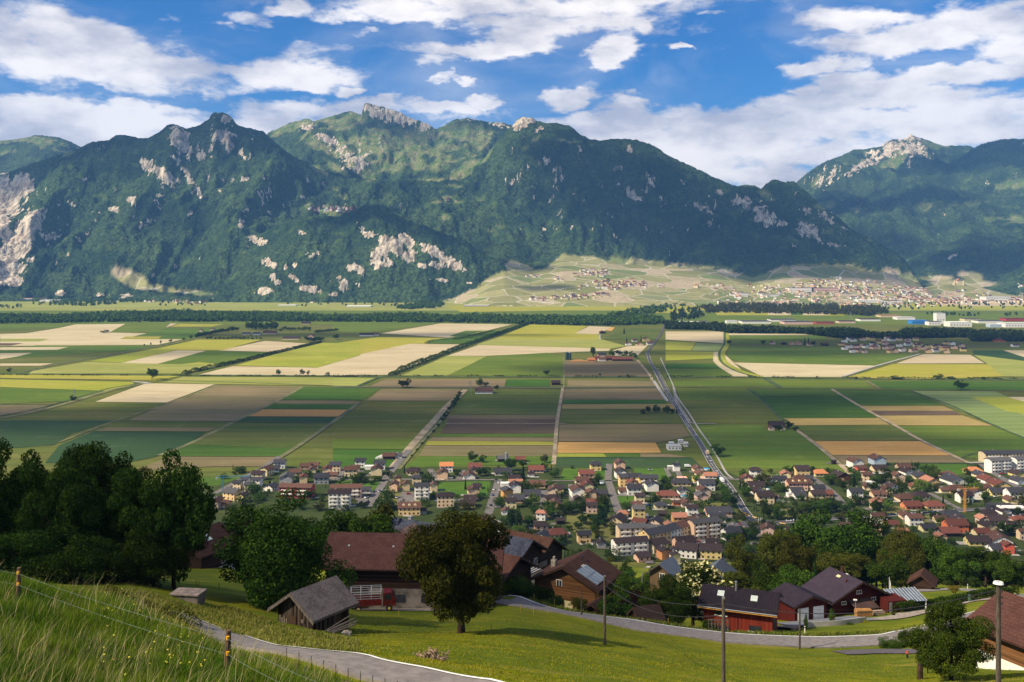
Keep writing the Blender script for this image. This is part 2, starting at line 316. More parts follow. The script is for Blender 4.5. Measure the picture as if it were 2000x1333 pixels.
def sheet(name, uvs, m, z, ox=0, oy=0, s=1.0):
    pts = [PG(ox + a * s, oy + b * s) for a, b in uvs]
    ar = sum(pts[i][0] * pts[(i + 1) % len(pts)][1] - pts[(i + 1) % len(pts)][0] * pts[i][1] for i in range(len(pts)))
    if ar < 0: pts = pts[::-1]
    me = bpy.data.meshes.new(name); me.from_pydata([(p[0], p[1], z) for p in pts], [], [tuple(range(len(pts)))]); me.materials.append(m)
    o = bpy.data.objects.new(name, me); link(o); tag(o, kind='structure'); return o
LF = """t 0,208 140,205 330,175 420,155 700,152 610,200 820,205 690,235 1020,238 880,268 0,275
g 0,150 390,150 330,175 0,183
g 710,150 950,150 900,195 610,201
l 0,235 275,235 220,250 0,250
Y 1000,152 1250,155 1180,168 950,168
g 920,177 1240,177 1100,225 1060,237 690,235 820,205
Y 700,223 900,223 880,238 670,236
t 900,170 945,150 990,150 860,195 820,195
g 200,272 870,272 730,300 50,345 0,345 0,300
t 0,283 380,281 320,297 0,298
t 0,316 180,314 100,334 0,350
k 0,260 130,260 60,273 0,273
y 870,292 1100,240 1460,240 1240,300 1020,300
y 490,362 860,291 985,299 680,369
t 660,371 985,300 1150,302 880,375
g 880,375 1150,303 1500,310 1240,380
Y 1000,380 1110,365 1235,378 1190,386
t 1220,301 1480,247 1720,262 1560,310
l 180,415 480,364 880,376 1240,380 1020,430 160,430
t 0,374 300,373 230,386 0,388
y 1310,386 1560,315 1790,258 2010,258 2010,328 1770,397
t 1110,435 1300,388 1770,397 2010,328 2010,440
y 0,430 1010,441 870,470 0,454
l 930,474 1020,448 2010,452 2010,498 1180,488 880,478
y 0,462 740,476 750,492 620,528 0,505
g 0,507 620,530 430,582 0,600
t 530,588 800,490 850,485 1200,490 930,592
b 720,692 940,592 1210,495 1680,502 1560,577 1300,697
e 60,690 530,592 925,594 700,692
b 0,602 290,605 200,640 0,667
D 0,692 620,695 400,765 300,830 0,850
e 520,752 640,696 1300,700 1230,733 1150,755
b 545,750 600,731 1215,733 1160,754
D 330,832 520,754 1150,757 1050,822 880,892 700,930 250,930
G 1560,577 1685,504 2010,508 2010,578
b 1530,596 1560,579 2010,582 1990,601
G 1470,627 1530,598 1990,603 1955,630
O 1370,668 1450,629 1952,632 1892,670
D 1310,698 1370,670 1890,672 1840,703
e 1050,826 1300,706 1850,708 1640,851
G 900,892 1050,828 1640,851 1560,893
b 740,975 950,895 1560,896 1480,950 1180,950
e 1110,978 1450,972 1400,1005 1110,1005
G 1100,1010 1360,1012 1240,1086 1060,1086
t 80,1010 300,1010 300,1040 60,1040"""
MF = """g 0,143 600,145 480,165 170,202 0,197
t 270,205 600,150 1000,155 860,190 690,232 500,220
g 650,220 740,190 860,190 700,225
G 520,262 560,243 900,190 940,190 770,265
y 0,262 250,225 680,232 530,262 430,263 160,320 0,372
t 0,370 160,320 430,263 745,267 600,325 330,436 0,440
y 905,235 1100,155 1420,165 1350,205 1480,210 1500,240
l 800,268 900,235 1500,238 1640,276 1550,290 820,270
t 1350,205 1430,165 1560,170 1480,210
O 1525,190 1550,172 1575,172 1555,192
e 1500,240 1640,176 1830,180 1815,240 1640,240
t 640,330 820,268 1550,290 1540,302 1300,310 860,330
l 385,440 640,330 860,333 640,440
g 640,440 860,334 1200,313 1290,340 1288,445
b 1292,355 1700,355 1770,445 1290,445
t 1560,302 1640,278 1760,270 1700,330 1660,330
l 0,453 250,455 140,502 0,502
b 300,461 968,462 958,504 200,502
e 320,480 600,480 620,504 210,503
G 960,504 970,462 1210,462 1212,502
b 1310,465 1790,472 1800,500 1310,503
G 0,508 270,512 160,580 0,577
b 190,582 270,515 720,517 660,583
e 0,707 190,584 660,585 480,795 0,795
g 0,797 480,796 430,855 0,850
G 0,851 430,856 340,962 0,962
e 660,657 745,525 1280,515 1265,661
k 600,764 650,685 1250,685 1240,765
b 640,661 1262,662 1250,684 630,684
g 560,785 600,766 1240,766 1240,785
b 530,807 560,786 1240,787 1236,808
Y 515,831 530,808 1236,811 1232,831
b 480,889 515,832 1230,832 1226,890
g 400,952 480,891 1224,892 1220,935
b 1290,515 1810,508 1850,575 1286,575
G 1282,600 1286,577 1845,577 1870,599
o 1278,627 1282,602 1895,600 1912,628
e 1270,706 1280,630 1920,640 1950,711
b 1260,809 1265,715 1950,713 1990,780 1830,815
O 1245,873 1260,812 1800,815 1832,871
y 1242,900 1245,876 1510,876 1530,899
G 1540,899 1535,877 1710,877 1715,899
b 1718,899 1716,877 1880,880 2000,900
D 1238,955 1242,901 2010,902 2060,958"""
RF = """t 0,195 333,195 333,262 0,240
y 0,250 170,255 140,302 0,301
p 143,302 172,258 325,265 318,306
y 0,305 310,308 270,345 0,357
G 0,373 270,373 310,402 0,400
g 0,402 315,404 360,446 0,440
t 268,308 315,308 462,446 380,446 300,395 265,360
g 350,216 880,216 900,240 350,240
g 370,243 760,243 740,262 360,262
t 350,205 870,210 880,215 350,215
g 360,280 980,280 1020,316 1400,320 1180,384 420,366 340,335
t 380,368 1170,385 975,448 540,448
t 1395,335 1440,321 1700,325 1780,372 1285,374
y 1020,450 1270,377 1800,378 1880,445 1400,465
l 1720,326 2200,375 2200,450 1880,445 1800,378
D 1710,300 1880,300 2100,372 1720,325
t 1885,300 2200,300 2200,365 2100,370
g 10,470 540,466 640,505 30,502
g 560,466 1120,470 1150,515 650,509
G 1130,471 2200,477 2200,527 1200,517
g 62,512 460,516 520,556 640,680 665,711 160,711 78,570
e 75,580 540,580 640,680 665,711 160,711
g 470,516 930,518 980,556 520,556
G 522,558 990,558 1180,676 640,676
G 935,520 1365,525 1545,608 1080,608
o 1080,610 1545,610 1610,637 1140,637
k 1140,638 1610,638 1655,663 1180,663
o 1182,665 1655,664 1830,722 1280,719
p 1375,527 1840,530 2000,600 2200,700 2200,800 2000,792 1850,722
y 1700,560 1900,560 2200,640 2200,690 1900,640
t 1905,560 2200,560 2200,610 2000,596
g 1290,722 1850,724 2010,798 1440,796
g 1440,799 2200,799 2200,870 1780,875 1740,902 1640,902
o 660,680 1190,678 1250,716 720,719
e 725,721 1260,720 1420,804 820,805
O 830,808 1418,808 1590,888 930,885
b 932,888 1592,890 1690,940 1000,938
G 1200,942 1700,942 1620,1005 1220,1005
g 160,716 530,716 560,747 730,747 860,850 1040,1005 940,960 320,960 210,830
e 320,963 930,963 990,1015 370,1018"""
nfield = 0
for txt, ox in ((LF, 0), (MF, 650), (RF, 1300)):
    for ln in txt.splitlines():
        p = ln.split(); pts = [tuple(float(q_) for q_ in a.split(',')) for a in p[1:]]
        sheet('field', pts, FM[p[0]], 0.25 + 0.05 * (nfield % 7), ox, 580, 0.35); nfield += 1
sheet('field', [(-300,582.5),(2300,582.5),(2300,607),(-300,607)], FM['l'], 0.12); sheet('field', [(-300,607),(2300,607),(2300,634),(-300,634)], FM['g'], 0.10)
# far fields beyond the river woods
for col_, pts in [('l',"0,588 300,588 640,592 640,603 300,600 0,603"),('y',"870,598 1310,585 1290,604 900,610"),('l',"700,585 1000,575 1300,575 1250,588 900,592"),
  ('t',"0,594 420,590 430,597 0,600"),('y',"1215,605 1370,588 1400,596 1345,612 1225,612"),('t',"1110,588 1240,584 1230,590 1120,592"),
  ('y',"1395,605 1650,607 1650,617 1400,616"),('t',"1500,608 1620,608 1620,616 1500,616"),('G',"1545,608 1568,608 1568,616 1545,616"),('y',"1790,590 2200,585 2200,603 1760,606"),('t',"1800,592 2100,588 2200,596 1900,599")]:
    sheet('field', [tuple(float(q_) for q_ in a.split(',')) for a in pts.split()], FM[col_], 0.3 + 0.05 * (nfield % 5)); nfield += 1
# village ground (gardens) and lawns
M_GARDEN = grass_mat('garden_grass', (0.040,0.062,0.014), (0.065,0.085,0.018), (0.11,0.10,0.06), 0.02, 0.4)
M_LAWN = grass_mat('lawn_grass', (0.06,0.14,0.012), (0.09,0.165,0.015), (0.12,0.15,0.03), 0.03, 0.4)
M_HAY = grass_mat('hay_meadow', (0.15,0.155,0.04), (0.19,0.18,0.05), (0.2,0.16,0.07), 0.03, 0.4)
sheet('village_green', [(-300,960),(424,950),(545,912),(760,918),(830,914),(1130,914),(1400,914),(1460,940),(1640,930),(1700,905),(2000,905),(2400,905),(2400,1098),(-300,1098)], M_GARDEN, 0.62)
for pts, mm in [("660,939 700,939 754,940 716,968 640,966",M_LAWN),("858,944 960,941 950,972 852,966",M_LAWN),("1101,916 1190,916 1184,941 1093,938",M_LAWN),
  ("1237,916 1300,916 1308,939 1242,939",M_LAWN),("1203,971 1240,970 1238,984 1206,984",M_LAWN),("750,966 828,964 822,990 735,992",M_HAY),("1108,1004 1190,1008 1205,1058 1150,1060 1105,1030",M_HAY),
  ("1365,984 1420,984 1425,998 1372,996",M_HAY),("1436,996 1450,1010 1452,1022 1440,1020",M_HAY),("1510,996 1600,992 1590,1008 1500,1014",M_HAY),("1718,992 1770,990 1772,1006 1700,1008",M_HAY),
  ("1790,908 1888,908 1895,928 1800,930",M_LAWN),("1530,1032 1560,1030 1562,1060 1535,1062",M_LAWN),("1760,1012 1815,1009 1818,1022 1765,1028",M_HAY),("1950,984 2100,978 2100,990 1950,996",M_HAY),("1150,1000 1172,998 1170,1010 1145,1014",M_HAY)]:
    sheet('lawn', [tuple(float(q_) for q_ in a.split(',')) for a in pts.split()], mm, 0.68)

# ------------------------------------------------------------------ roads on the plain
M_ASPH = mat('asphalt_grey', (0.145,0.13,0.12), 0.9, 0.12, 0.3, coord='Object')
M_ASPHD = mat('asphalt_dark', (0.085,0.08,0.085), 0.9, 0.12, 0.3)
M_DIRT = mat('track_dirt', (0.33,0.26,0.16), 1.0, 0.2, 0.05)
M_CONC = mat('concrete_pale', (0.36,0.34,0.31), 0.9, 0.12, 0.6)
M_PAINT = mat('road_paint', (0.78,0.78,0.74), 0.7, 0.06, 2.0)
M_YPAINT = mat('road_paint_yellow', (0.75,0.45,0.12), 0.7, 0.06, 2.0)
M_DITCH = mat('ditch_green', (0.035,0.07,0.02), 1.0, 0.3, 0.05)
def smooth_path(pts, n=8):
    out = []; P = [Vector(p) for p in pts]; P = [P[0] * 2 - P[1]] + P + [P[-1] * 2 - P[-2]]
    for i in range(1, len(P) - 2):
        for k in range(n):
            t = k / n; a, b, c_, d_ = P[i - 1], P[i], P[i + 1], P[i + 2]
            out.append(0.5 * ((2 * b) + (c_ - a) * t + (2 * a - 5 * b + 4 * c_ - d_) * t * t + (3 * b - a - 3 * c_ + d_) * t ** 3))
    out.append(P[-2]); return out
def ribbon(name, pts, w0, m, z=0.0, thick=0.0, off=0.0, zf=None, dash=None, kind='structure', bw=0):
    """flat strip along a path; off shifts it sideways; zf gives the ground height"""
    P = [Vector((p[0], p[1], 0)) for p in pts]; mb = MB(); acc = 0; L = []; R = []
    for i, p in enumerate(P):
        t = (P[min(i + 1, len(P) - 1)] - P[max(i - 1, 0)]).normalized(); nrm = Vector((t.y, -t.x, 0))
        a = p + nrm * (off - w0 / 2); b = p + nrm * (off + w0 / 2)
        za = zf(a.x, a.y) if zf else 0; zb = zf(b.x, b.y) if zf else 0
        if bw:
            e0 = p - nrm * bw / 2; e1 = p + nrm * bw / 2; z0_ = zf(e0.x, e0.y); z1_ = zf(e1.x, e1.y); za = z0_ + (z1_ - z0_) * ((off - w0 / 2) / bw + .5); zb = z0_ + (z1_ - z0_) * ((off + w0 / 2) / bw + .5)
        L.append(Vector((a.x, a.y, za + z))); R.append(Vector((b.x, b.y, zb + z)))
    for i in range(len(P) - 1):
        acc += (P[i + 1] - P[i]).length
        if dash and (acc % dash[0]) > dash[1]: continue
        if thick:
            mb.add([L[i], R[i], R[i + 1], L[i + 1]] + [v_ - Vector((0, 0, thick)) for v_ in (L[i], R[i], R[i + 1], L[i + 1])], [(0,1,2,3),(0,3,7,4),(1,5,6,2)])
        else: mb.add([L[i], R[i], R[i + 1], L[i + 1]], [(0,1,2,3)])
    return mb.build(name, m, kind=kind)
def vroad(name, uv, w0, m, z=0.9, **k):
    return ribbon(name, smooth_path([(*PG(u, v), 0) for u, v in uv]), w0, m, z, **k)
MAIN = [(1299,628),(1296,640),(1290,654),(1276,672),(1265,690),(1270,708),(1283,730),(1297,757),(1313,783),(1331,812),(1349,840),(1369,870),(1388,905),(1404,928),(1423,950),(1438,972),(1452,996),(1468,1016)]
vroad('main_road', MAIN, 6.2, M_ASPHD, 0.95)
vroad('road_line', MAIN[4:], 0.25, M_PAINT, 1.02, off=-2.9); vroad('road_line', MAIN[4:], 0.25, M_PAINT, 1.02, off=2.9)
vroad('road_line', MAIN[7:], 0.3, M_PAINT, 1.03, dash=(12, 6))
vroad('pavement', [(1290,700),(1300,722),(1313,750),(1322,775),(1345,808),(1365,840),(1385,868),(1402,896),(1418,925),(1433,938)], 2.0, M_CONC, 0.9)
vroad('farm_lane', [(1316,758),(1322,785),(1342,818),(1352,828),(1398,829)], 4.5, mat('lane_grey',(0.24,0.22,0.19),0.95,0.15,0.1), 0.86)
vroad('side_road', [(1402,930),(1430,938),(1450,938)], 6, M_ASPH, 0.9)
vroad('street', [(1484,1027),(1520,1023),(1560,1020),(1620,1016),(1690,1011),(1760,1007),(1830,1003),(1890,998),(1950,995),(2100,988)], 8.5, M_ASPHD, 0.92)
vroad('road_line', [(1500,1025),(1560,1020),(1620,1016),(1690,1011),(1760,1007),(1830,1003),(1890,998),(1950,995),(2100,988)], 0.3, M_PAINT, 0.99, off=3.6)
vroad('street', [(1484,1027),(1450,1030),(1420,1042),(1380,1053),(1350,1066),(1310,1080)], 8, M_ASPH, 0.92)
vroad('track', [(1075,1040),(870+190,1044)], 3, M_DIRT, 0.9)
for (uv, w_, mm, nm) in [([(800,880),(784,898),(768,918),(756,932),(750,944),(735,966),(718,992)], 7, M_ASPH, 'street'), ([(660,939),(700,939),(764,940),(790,938),(860,940)], 5, M_ASPH, 'street'),
  ([(640,934),(660,938),(672,916)], 5, M_ASPH, 'street'), ([(870,940),(920,939),(972,939)], 4.5, M_ASPH, 'street'),([(974,938),(970,955),(962,978),(957,996),(951,1014)], 7, M_ASPH, 'street'),([(951,1012),(965,1018),(980,1022)], 3, M_CONC, 'street'),
  ([(1190,908),(1188,938),(1193,955),(1200,978),(1208,1003)], 6.5, M_ASPH, 'street'), ([(1030,940),(1110,941),(1186,941),(1240,941)], 3.5, M_ASPH, 'street'), ([(1300,916),(1306,928),(1313,938)], 4, M_ASPH, 'street'),
  ([(1205,970),(1260,971),(1300,974),(1345,966),(1400,966)], 4, M_ASPH, 'street'), ([(1587,934),(1605,948),(1625,962),(1645,983),(1660,996),(1688,1010)], 6, M_ASPH, 'street'),
  ([(1916,908),(1932,920),(1954,934),(1978,948),(2010,964)], 7, M_ASPH, 'street'), ([(420,966),(445,952),(470,938),(492,926),(514,915),(545,893)], 5.5, M_ASPH, 'street'),
  ([(1815,965),(1840,978),(1858,988),(1880,998)], 5, M_ASPH, 'street'), ([(1330,938),(1322,918)], 5, M_ASPH, 'street'), ([(1148,920),(1149,934)], 4, M_ASPH, 'street'), ([(1680,925),(1715,926),(1740,924)], 7, M_CONC, 'yard'), ([(1740,936),(1790,942),(1830,952),(1860,955)],4,M_ASPH,'street'),
  ([(1510,990),(1480,975)],3,M_CONC,'street'),([(905,920),(895,938)],5,M_ASPH,'street'),([(840,918),(850,935)],6,M_ASPH,'street'),([(1115,948),(1118,985)],5,M_ASPH,'street'),([(1062,960),(1064,994)],7,M_ASPH,'street'),([(1160,985),(1115,987)],4,M_ASPH,'street'),([(800,963),(792,984)],14,M_ASPH,'car_park'),([(700,968),(712,985)],10,M_ASPH,'car_park'),([(1340,1060),(1390,1072)],22,M_CONC,'car_park'),([(1960,1000),(1990,1022)],26,M_ASPH,'car_park'),([(1480,1030),(1500,1066)],3,M_ASPH,'street'),([(1465,1064),(1500,1066)],7,M_ASPH,'car_park'),([(1900,1082),(2060,1076)],4,M_CONC,'street'),([(1260,1005),(1262,1020)],5,M_ASPH,'street'),([(1410,1030),(1440,1024)],9,M_ASPH,'car_park')]:
    vroad(nm, uv, w_, mm, 0.86)
# roundabout
cx_, cy_ = PG(1484, 1027); mb = MB(); n_ = 40
ring = lambda r, z: [(cx_ + r * math.cos(6.2832 * i / n_), cy_ + r * math.sin(6.2832 * i / n_), z) for i in range(n_)]
MB().add(ring(15, 0.98), [tuple(range(n_))]).build('roundabout_road', M_ASPHD, kind='structure')
mb = MB(); mb.add(ring(6.2, 1.02), [tuple(range(n_))]); mb.build('roundabout_kerb', M_CONC, kind='structure')
MB().add(ring(5.0, 1.04) + ring(5.0, 1.25), [tuple(range(n_, 2 * n_))] + [(i, (i + 1) % n_, n_ + (i + 1) % n_, n_ + i) for i in range(n_)]).build('roundabout_island', M_ASPH, kind='structure')
for uv in ([(1452,1004),(1462,1010)], [(1470,1012),(1478,1014)], [(1444,1034),(1452,1031)], [(1522,1024),(1534,1026)]):
    ribbon('road_marking', [PG(*q_) for q_ in uv], 2.2, M_YPAINT, 1.06)
# field tracks, canal, ditches
lp = lambda t, ox: [(ox + float(a.split(',')[0]) * .35, 580 + float(a.split(',')[1]) * .35) for a in t.split()]
TR = mat('grass_track', (0.155,0.155,0.06), 1.0, 0.2, 0.03); BT = mat('bank_dark', (0.05,0.085,0.025), 1.0, 0.25, 0.05)
for t, ox, w_, mm, z, nm in [("0,680 200,642 400,588 600,528 780,490 850,482", 0, 9, TR, .7, 'track'), ("0,668 200,628 400,574 600,515 770,487", 0, 4, BT, .72, 'ditch'), ("740,476 800,480 830,486", 0, 10, M_CONC, .74, 'track'),
  ("100,428 350,372 600,328 800,292 1000,255 1100,236", 0, 7, TR, .7, 'track'), ("110,426 360,368 800,289", 0, 3, BT, .72, 'ditch'), ("330,815 640,696 1000,578 1210,492", 0, 4, TR, .7, 'track'),
  ("890,888 1050,826 1300,704 1560,577 1690,502", 0, 6, TR, .7, 'track'), ("1480,945 1640,851 1850,706 2010,590", 0, 6, TR, .7, 'track'), ("0,457 1000,470 2000,503", 0, 3, BT, .7, 'ditch'),
  ("0,432 1000,440 2000,445", 0, 12, BT, .66, 'canal_bank'), ("0,446 700,448 1290,450 1780,452", 650, 14, BT, .66, 'canal_bank'), ("0,505 700,507 1290,509 1800,505", 650, 5, M_ASPH, .75, 'lane'), ("0,511 1290,514 1800,511", 650, 4, BT, .72, 'ditch'),
  ("-70,452 540,452 1000,458 2200,468", 1300, 13, BT, .66, 'canal_bank'), ("0,505 600,511 1200,519 2200,531", 1300, 5, TR, .75, 'track'), ("330,962 470,800 560,700 640,610 700,560 740,520", 650, 9, M_DIRT, .74, 'track'),
  ("370,965 500,810 600,700 680,600", 650, 4, TR, .76, 'track'), ("345,965 480,812 590,690 650,630", 650, 5, BT, .70, 'ditch'), ("320,440 600,330 800,255 1095,152", 650, 8, BT, .7, 'ditch'), ("140,500 250,455 330,440", 650, 7, BT, .7, 'ditch'),
  ("1232,940 1240,850 1252,700 1270,590 1283,510", 650, 4.5, M_DIRT, .74, 'track'), ("1288,510 1289,440 1290,340", 650, 3, TR, .74, 'track'), ("630,710 1230,710 1300,712", 650, 3, M_DIRT, .74, 'track'), ("1490,240 1490,210", 650, 4, M_CONC, .7, 'track'),
  ("1020,432 1240,386 1560,312 1790,257", 0, 8, BT, .7, 'ditch'), ("1780,470 1770,440 1700,355", 650, 5, M_DIRT, .76, 'track'), ("1790,470 1830,530 1865,580 1880,585", 650, 5, M_CONC, .77, 'track'),
  ("720,738 830,820 940,910 1040,1000", 1300, 5, M_DIRT, .76, 'track'), ("928,518 1080,610 1280,720 1430,805 1690,930", 1300, 5, M_DIRT, .74, 'track'), ("1362,524 1600,612 1830,720 2000,790 2200,880", 1300, 4, BT, .72, 'ditch'),
  ("460,515 540,575 640,680 680,690", 1300, 4, BT, .72, 'ditch'), ("550,455 640,508", 1300, 9, BT, .7, 'ditch'), ("335,205 340,262 312,315 325,365 400,410 530,450", 1300, 16, FM['y'], .7, 'stream_bank'), ("330,195 328,262 302,310 312,365 390,415 510,450", 1300, 5, BT, .73, 'stream'),
  ("980,450 1180,386 1420,320", 1300, 6, M_CONC, .74, 'track'), ("340,262 1000,275", 1300, 5, TR, .7, 'track'), ("1690,930 1800,925", 1300, 5, M_CONC, .75, 'track'), ("1120,470 1200,515", 1300, 6, TR, .7, 'track'),
  ("0,603 290,605", 0, 3, BT, .7, 'ditch'), ("60,692 700,694 1300,700 1850,706", 0, 3, BT, .7, 'ditch'), ("1240,898 2000,900", 650, 3, BT, .7, 'ditch'), ("1640,905 1780,870 2200,872", 1300, 3, BT, .7, 'ditch')]:
    vroad(nm, lp(t, ox), w_, mm, z)
# railway/highway line far beyond the woods
vroad('motorway', [(1380,607),(1600,606),(1760,609),(2300,612)], 14, M_ASPH, 0.8); vroad('road', [(560,596),(900,600),(1080,598)], 8, M_CONC, 0.6); vroad('road', [(1345,588),(1600,585)], 8, M_CONC, 0.6)

# ------------------------------------------------------------------ mountains
MU = np.arange(-420, 2460, 3.2)
MD = np.concatenate([np.arange(4350, 7400, 13.0), np.arange(7400, 11400, 26.0)])
D_ = MD[None, :]; U_ = MU[:, None]
MX = (U_ - 1000) / F * D_; MY = np.broadcast_to(D_, MX.shape)
SKY_L = [(-420,345),(-100,350),(0,345),(60,320),(110,305),(163,288),(182,280),(213,279),(224,269),(245,267),(258,270),(270,275),(290,273),(315,259),(325,249),(337,246),(346,248),(364,255),(385,250),(408,236),(412,228),(420,223),(434,222),(446,226),(455,236),(462,245),(490,255),(514,261),
         (560,300),(620,330),(680,350),(760,358),(850,350),(900,338),(940,318),(965,285),(985,262),(1000,248),(1012,236),(1021,231),(1030,234),(1038,233),(1050,240),(1063,243),(1091,243),(1119,252),(1135,264),(1147,273),(1168,276),(1196,274),(1224,272),(1245,273),(1266,281),(1297,299),(1335,319),(1370,335),(1405,352),(1440,366),(1468,368),(1485,371),(1498,358),(1510,351),(1520,352),(1531,357),(1552,355),(1566,366),(1597,397),(1632,422),(1667,450),(1720,478),(1765,506),(1800,560),(1840,600),(2460,640)]
SKY_B = [(-420,600),(440,420),(500,290),(525,259),(560,243),(598,232),(605,233),(612,238),(650,226),(686,217),(706,224),(711,204),(716,201),(725,203),(741,208),(760,213),(783,220),(804,232),(820,237),(835,242),(848,252),(867,248),(891,235),(905,233),(914,232),(930,236),(944,238),(954,241),(970,240),(986,242),(1002,247),(1040,262),(1100,300),(1200,500),(2460,700)]
SKY_R = [(-420,900),(1380,520),(1500,400),(1557,357),(1587,333),(1615,317),(1667,296),(1700,291),(1720,287),(1732,278),(1744,273),(1760,272),(1772,271),(1776,265),(1779,264),(1790,268),(1807,273),(1846,285),(1875,284),(1895,285),(1920,300),(1960,320),(2100,340),(2460,380)]
SKY_S = [(-420,900),(1560,600),(1620,455),(1700,400),(1780,360),(1850,325),(1890,300),(1905,289),(1920,282),(1937,277),(1955,274),(1972,272),(2000,273),(2080,276),(2200,290),(2460,300)]
SKY_N = [(-420,900),(1700,600),(1750,540),(1769,502),(1800,482),(1825,467),(1860,448),(1895,431),(1920,434),(1947,436),(1975,433),(2000,432),(2100,425),(2460,400)]
SKY_M = [(-420,900),(1850,600),(1900,572),(1944,552),(1970,535),(2000,520),(2060,505),(2460,470)]
SKY_H = [(-420,900),(360,610),(420,570),(450,520),(480,478),(520,452),(560,432),(600,424),(640,424),(665,420),(690,412),(712,403),(735,401),(755,406),(790,430),(850,452),(890,468),(920,480),(955,500),(985,520),(1010,560),(1040,600),(2460,900)]
SKY_F = [(-420,330),(-100,290),(0,275),(35,272),(70,265),(95,267),(120,272),(150,285),(200,312),(300,360),(500,500),(2460,900)]
SKY_K = [(-420,900),(1380,520),(1420,380),(1440,364),(1460,361),(1480,366),(1500,380),(1560,500),(2460,900)]
def layer(knots, amp, wl, seed, detail=1.0, t0=None):
    """knots: (depth curve, pixel-row curve) from foot to ridge and behind"""
    dk = np.stack([cv(a, MU) if isinstance(a, list) else np.full(len(MU), float(a)) for a, b in knots], 1)
    vk = np.stack([cv(b, MU) if isinstance(b, list) else np.full(len(MU), float(b)) for a, b in knots], 1)
    zk = CH - (vk - V0) / F * dk; H = np.empty(MX.shape)
    jag = (ridged(MU / 11.0, MU * 0 + seed, 4, seed, .6) - .55) * 0.8; zk = zk - 0; zk[:, -2] += jag * dk[:, -2] / F * np.clip((zk[:, -2] - 150) / 300, 0, 1)
    for i in range(len(MU)): H[i] = np.where(MD < dk[i, 0], zk[i, 0] - (0.5 if zk[i, 0] > 30 else 9) * (dk[i, 0] - MD), np.interp(MD, dk[i], zk[i]))
    foot = dk[:, :1]; ridge = dk[:, -2:-1]
    t = np.clip((D_ - foot) / (ridge - foot), 0, 1.6); t0_ = 0 if t0 is None else cv(t0, MU)[:, None]; env = np.clip((t - t0_) / 0.12, 0.03, 1) * np.clip(t / .03, 0, 1) * np.clip(np.abs(1 - t) / 0.10, 0.05, 1)
    env = np.minimum(env, 1)
    wx = MX / wl + 0.6 * (fbm(MX / wl * 0.7, MY / wl * 0.7, 2, seed + 40) - .5); wy = MY / (wl * 1.9)
    n1 = ridged(wx, wy, 6, seed, 0.55) ** 1.25 - 0.55; n1 = n1 + .35 * (ridged(MX / wl * 3.1 + 4, MY / wl * 1.7, 3, seed + 5, .55) - .6)
    n2 = fbm(MX / 85, MY / 85, 3, seed + 9) - 0.5
    H = H + env * (n1 * amp + n2 * 26 * detail); return np.minimum(H, CH - (vk[:, -2:-1] - 0.7 - V0) / F * D_ + 0 * H)
foot_m = [(-420,5100),(700,5080),(860,5000),(950,4560),(1250,4500),(1500,4700),(1900,4850),(2460,4900)]
H1 = layer([(foot_m, [(-420,589.5),(700,589.8),(860,591),(950,598),(1250,599.4),(1500,596),(1900,593.4),(2460,592.5)]),
            ([(-420,5300),(400,5300),(600,5400),(1000,5700),(1100,5900),(1290,5900),(1450,5800),(1550,5900),(1700,6000),(2460,6200)], [(-420,560),(0,560),(150,568),(210,548),(230,535),(290,535),(330,560),(400,570),(600,560),(900,545),(985,506),(1040,514),(1100,498),(1200,504),(1290,511),(1390,522),(1470,541),(1530,521),(1640,517),(1700,522),(1790,545),(1860,552),(2000,566),(2460,575)]),
            ([(-420,6000),(400,6000),(600,6200),(1000,6500),(1400,6400),(1700,6200),(2460,6400)], [(-420,440),(0,440),(200,430),(400,410),(600,412),(700,410),(800,405),(1000,400),(1200,400),(1400,430),(1550,440),(1700,492),(1790,538),(1850,556),(2460,590)]),
            ([(-420,6800),(346,6700),(434,6900),(700,6900),(1000,7100),(1245,7000),(1510,6700),(1790,6350),(2460,6600)], SKY_L),
            ([(-420,7300),(700,7300),(1000,7700),(1245,7500),(1510,7100),(1790,6700),(2460,6900)], [(a, b + 70) for a, b in SKY_L])], 380, 660, 11, 1.0, [(-420,0),(200,.02),(880,.02),(960,.38),(1040,.48),(1290,.48),(1500,.42),(1700,.47),(2460,.45)])
H2 = layer([(6950, [(-420,372),(1000,372),(1120,520),(1300,900),(2460,1500)]), (7800, [(-420,500),(480,330),(620,310),(700,305),(850,300),(1000,300),(1100,400),(1300,900),(2460,1400)]), (8550, [(a, b + (26 if 706 < a < 850 else 10)) for a, b in SKY_B]), ([(-420,8800),(700,8800),(706,8620),(850,8620),(860,8800),(2460,8800)], SKY_B), (9400, [(a, b + 60) for a, b in SKY_B])], 210, 480, 23)
HH = layer([([(-420,4950),(860,4950),(1000,5000),(2460,5000)], [(-420,600),(2460,593)]), ([(-420,5250),(2460,5200)], [(a, b * 0.45 + 594 * 0.55 if b < 594 else b) for a, b in SKY_H]), ([(-420,5700),(480,5700),(735,5600),(985,5350),(2460,5300)], SKY_H), ([(-420,6100),(735,6000),(985,5700),(2460,5700)], [(a, b + 60) for a, b in SKY_H])], 110, 300, 31)
HR = layer([(7600, [(-420,900),(1500,520),(1700,480),(2460,470)]), (9000, [(-420,900),(1500,440),(1600,400),(1800,385),(2460,400)]), (10500, SKY_R), (11400, [(a, b + 60) for a, b in SKY_R])], 360, 800, 43)
HS = layer([(7500, [(-420,900),(1560,620),(1700,505),(2460,480)]), (8500, [(a, b * .5 + 232) for a, b in SKY_S]), (9700, SKY_S), (11000, [(a, b + 60) for a, b in SKY_S])], 260, 800, 51)
HN = layer([(6600, [(-420,900),(1700,640),(1800,552),(2460,540)]), (7100, [(a, b * .5 + 270) for a, b in SKY_N]), (7700, SKY_N), (8300, [(a, b + 40) for a, b in SKY_N])], 100, 500, 61)
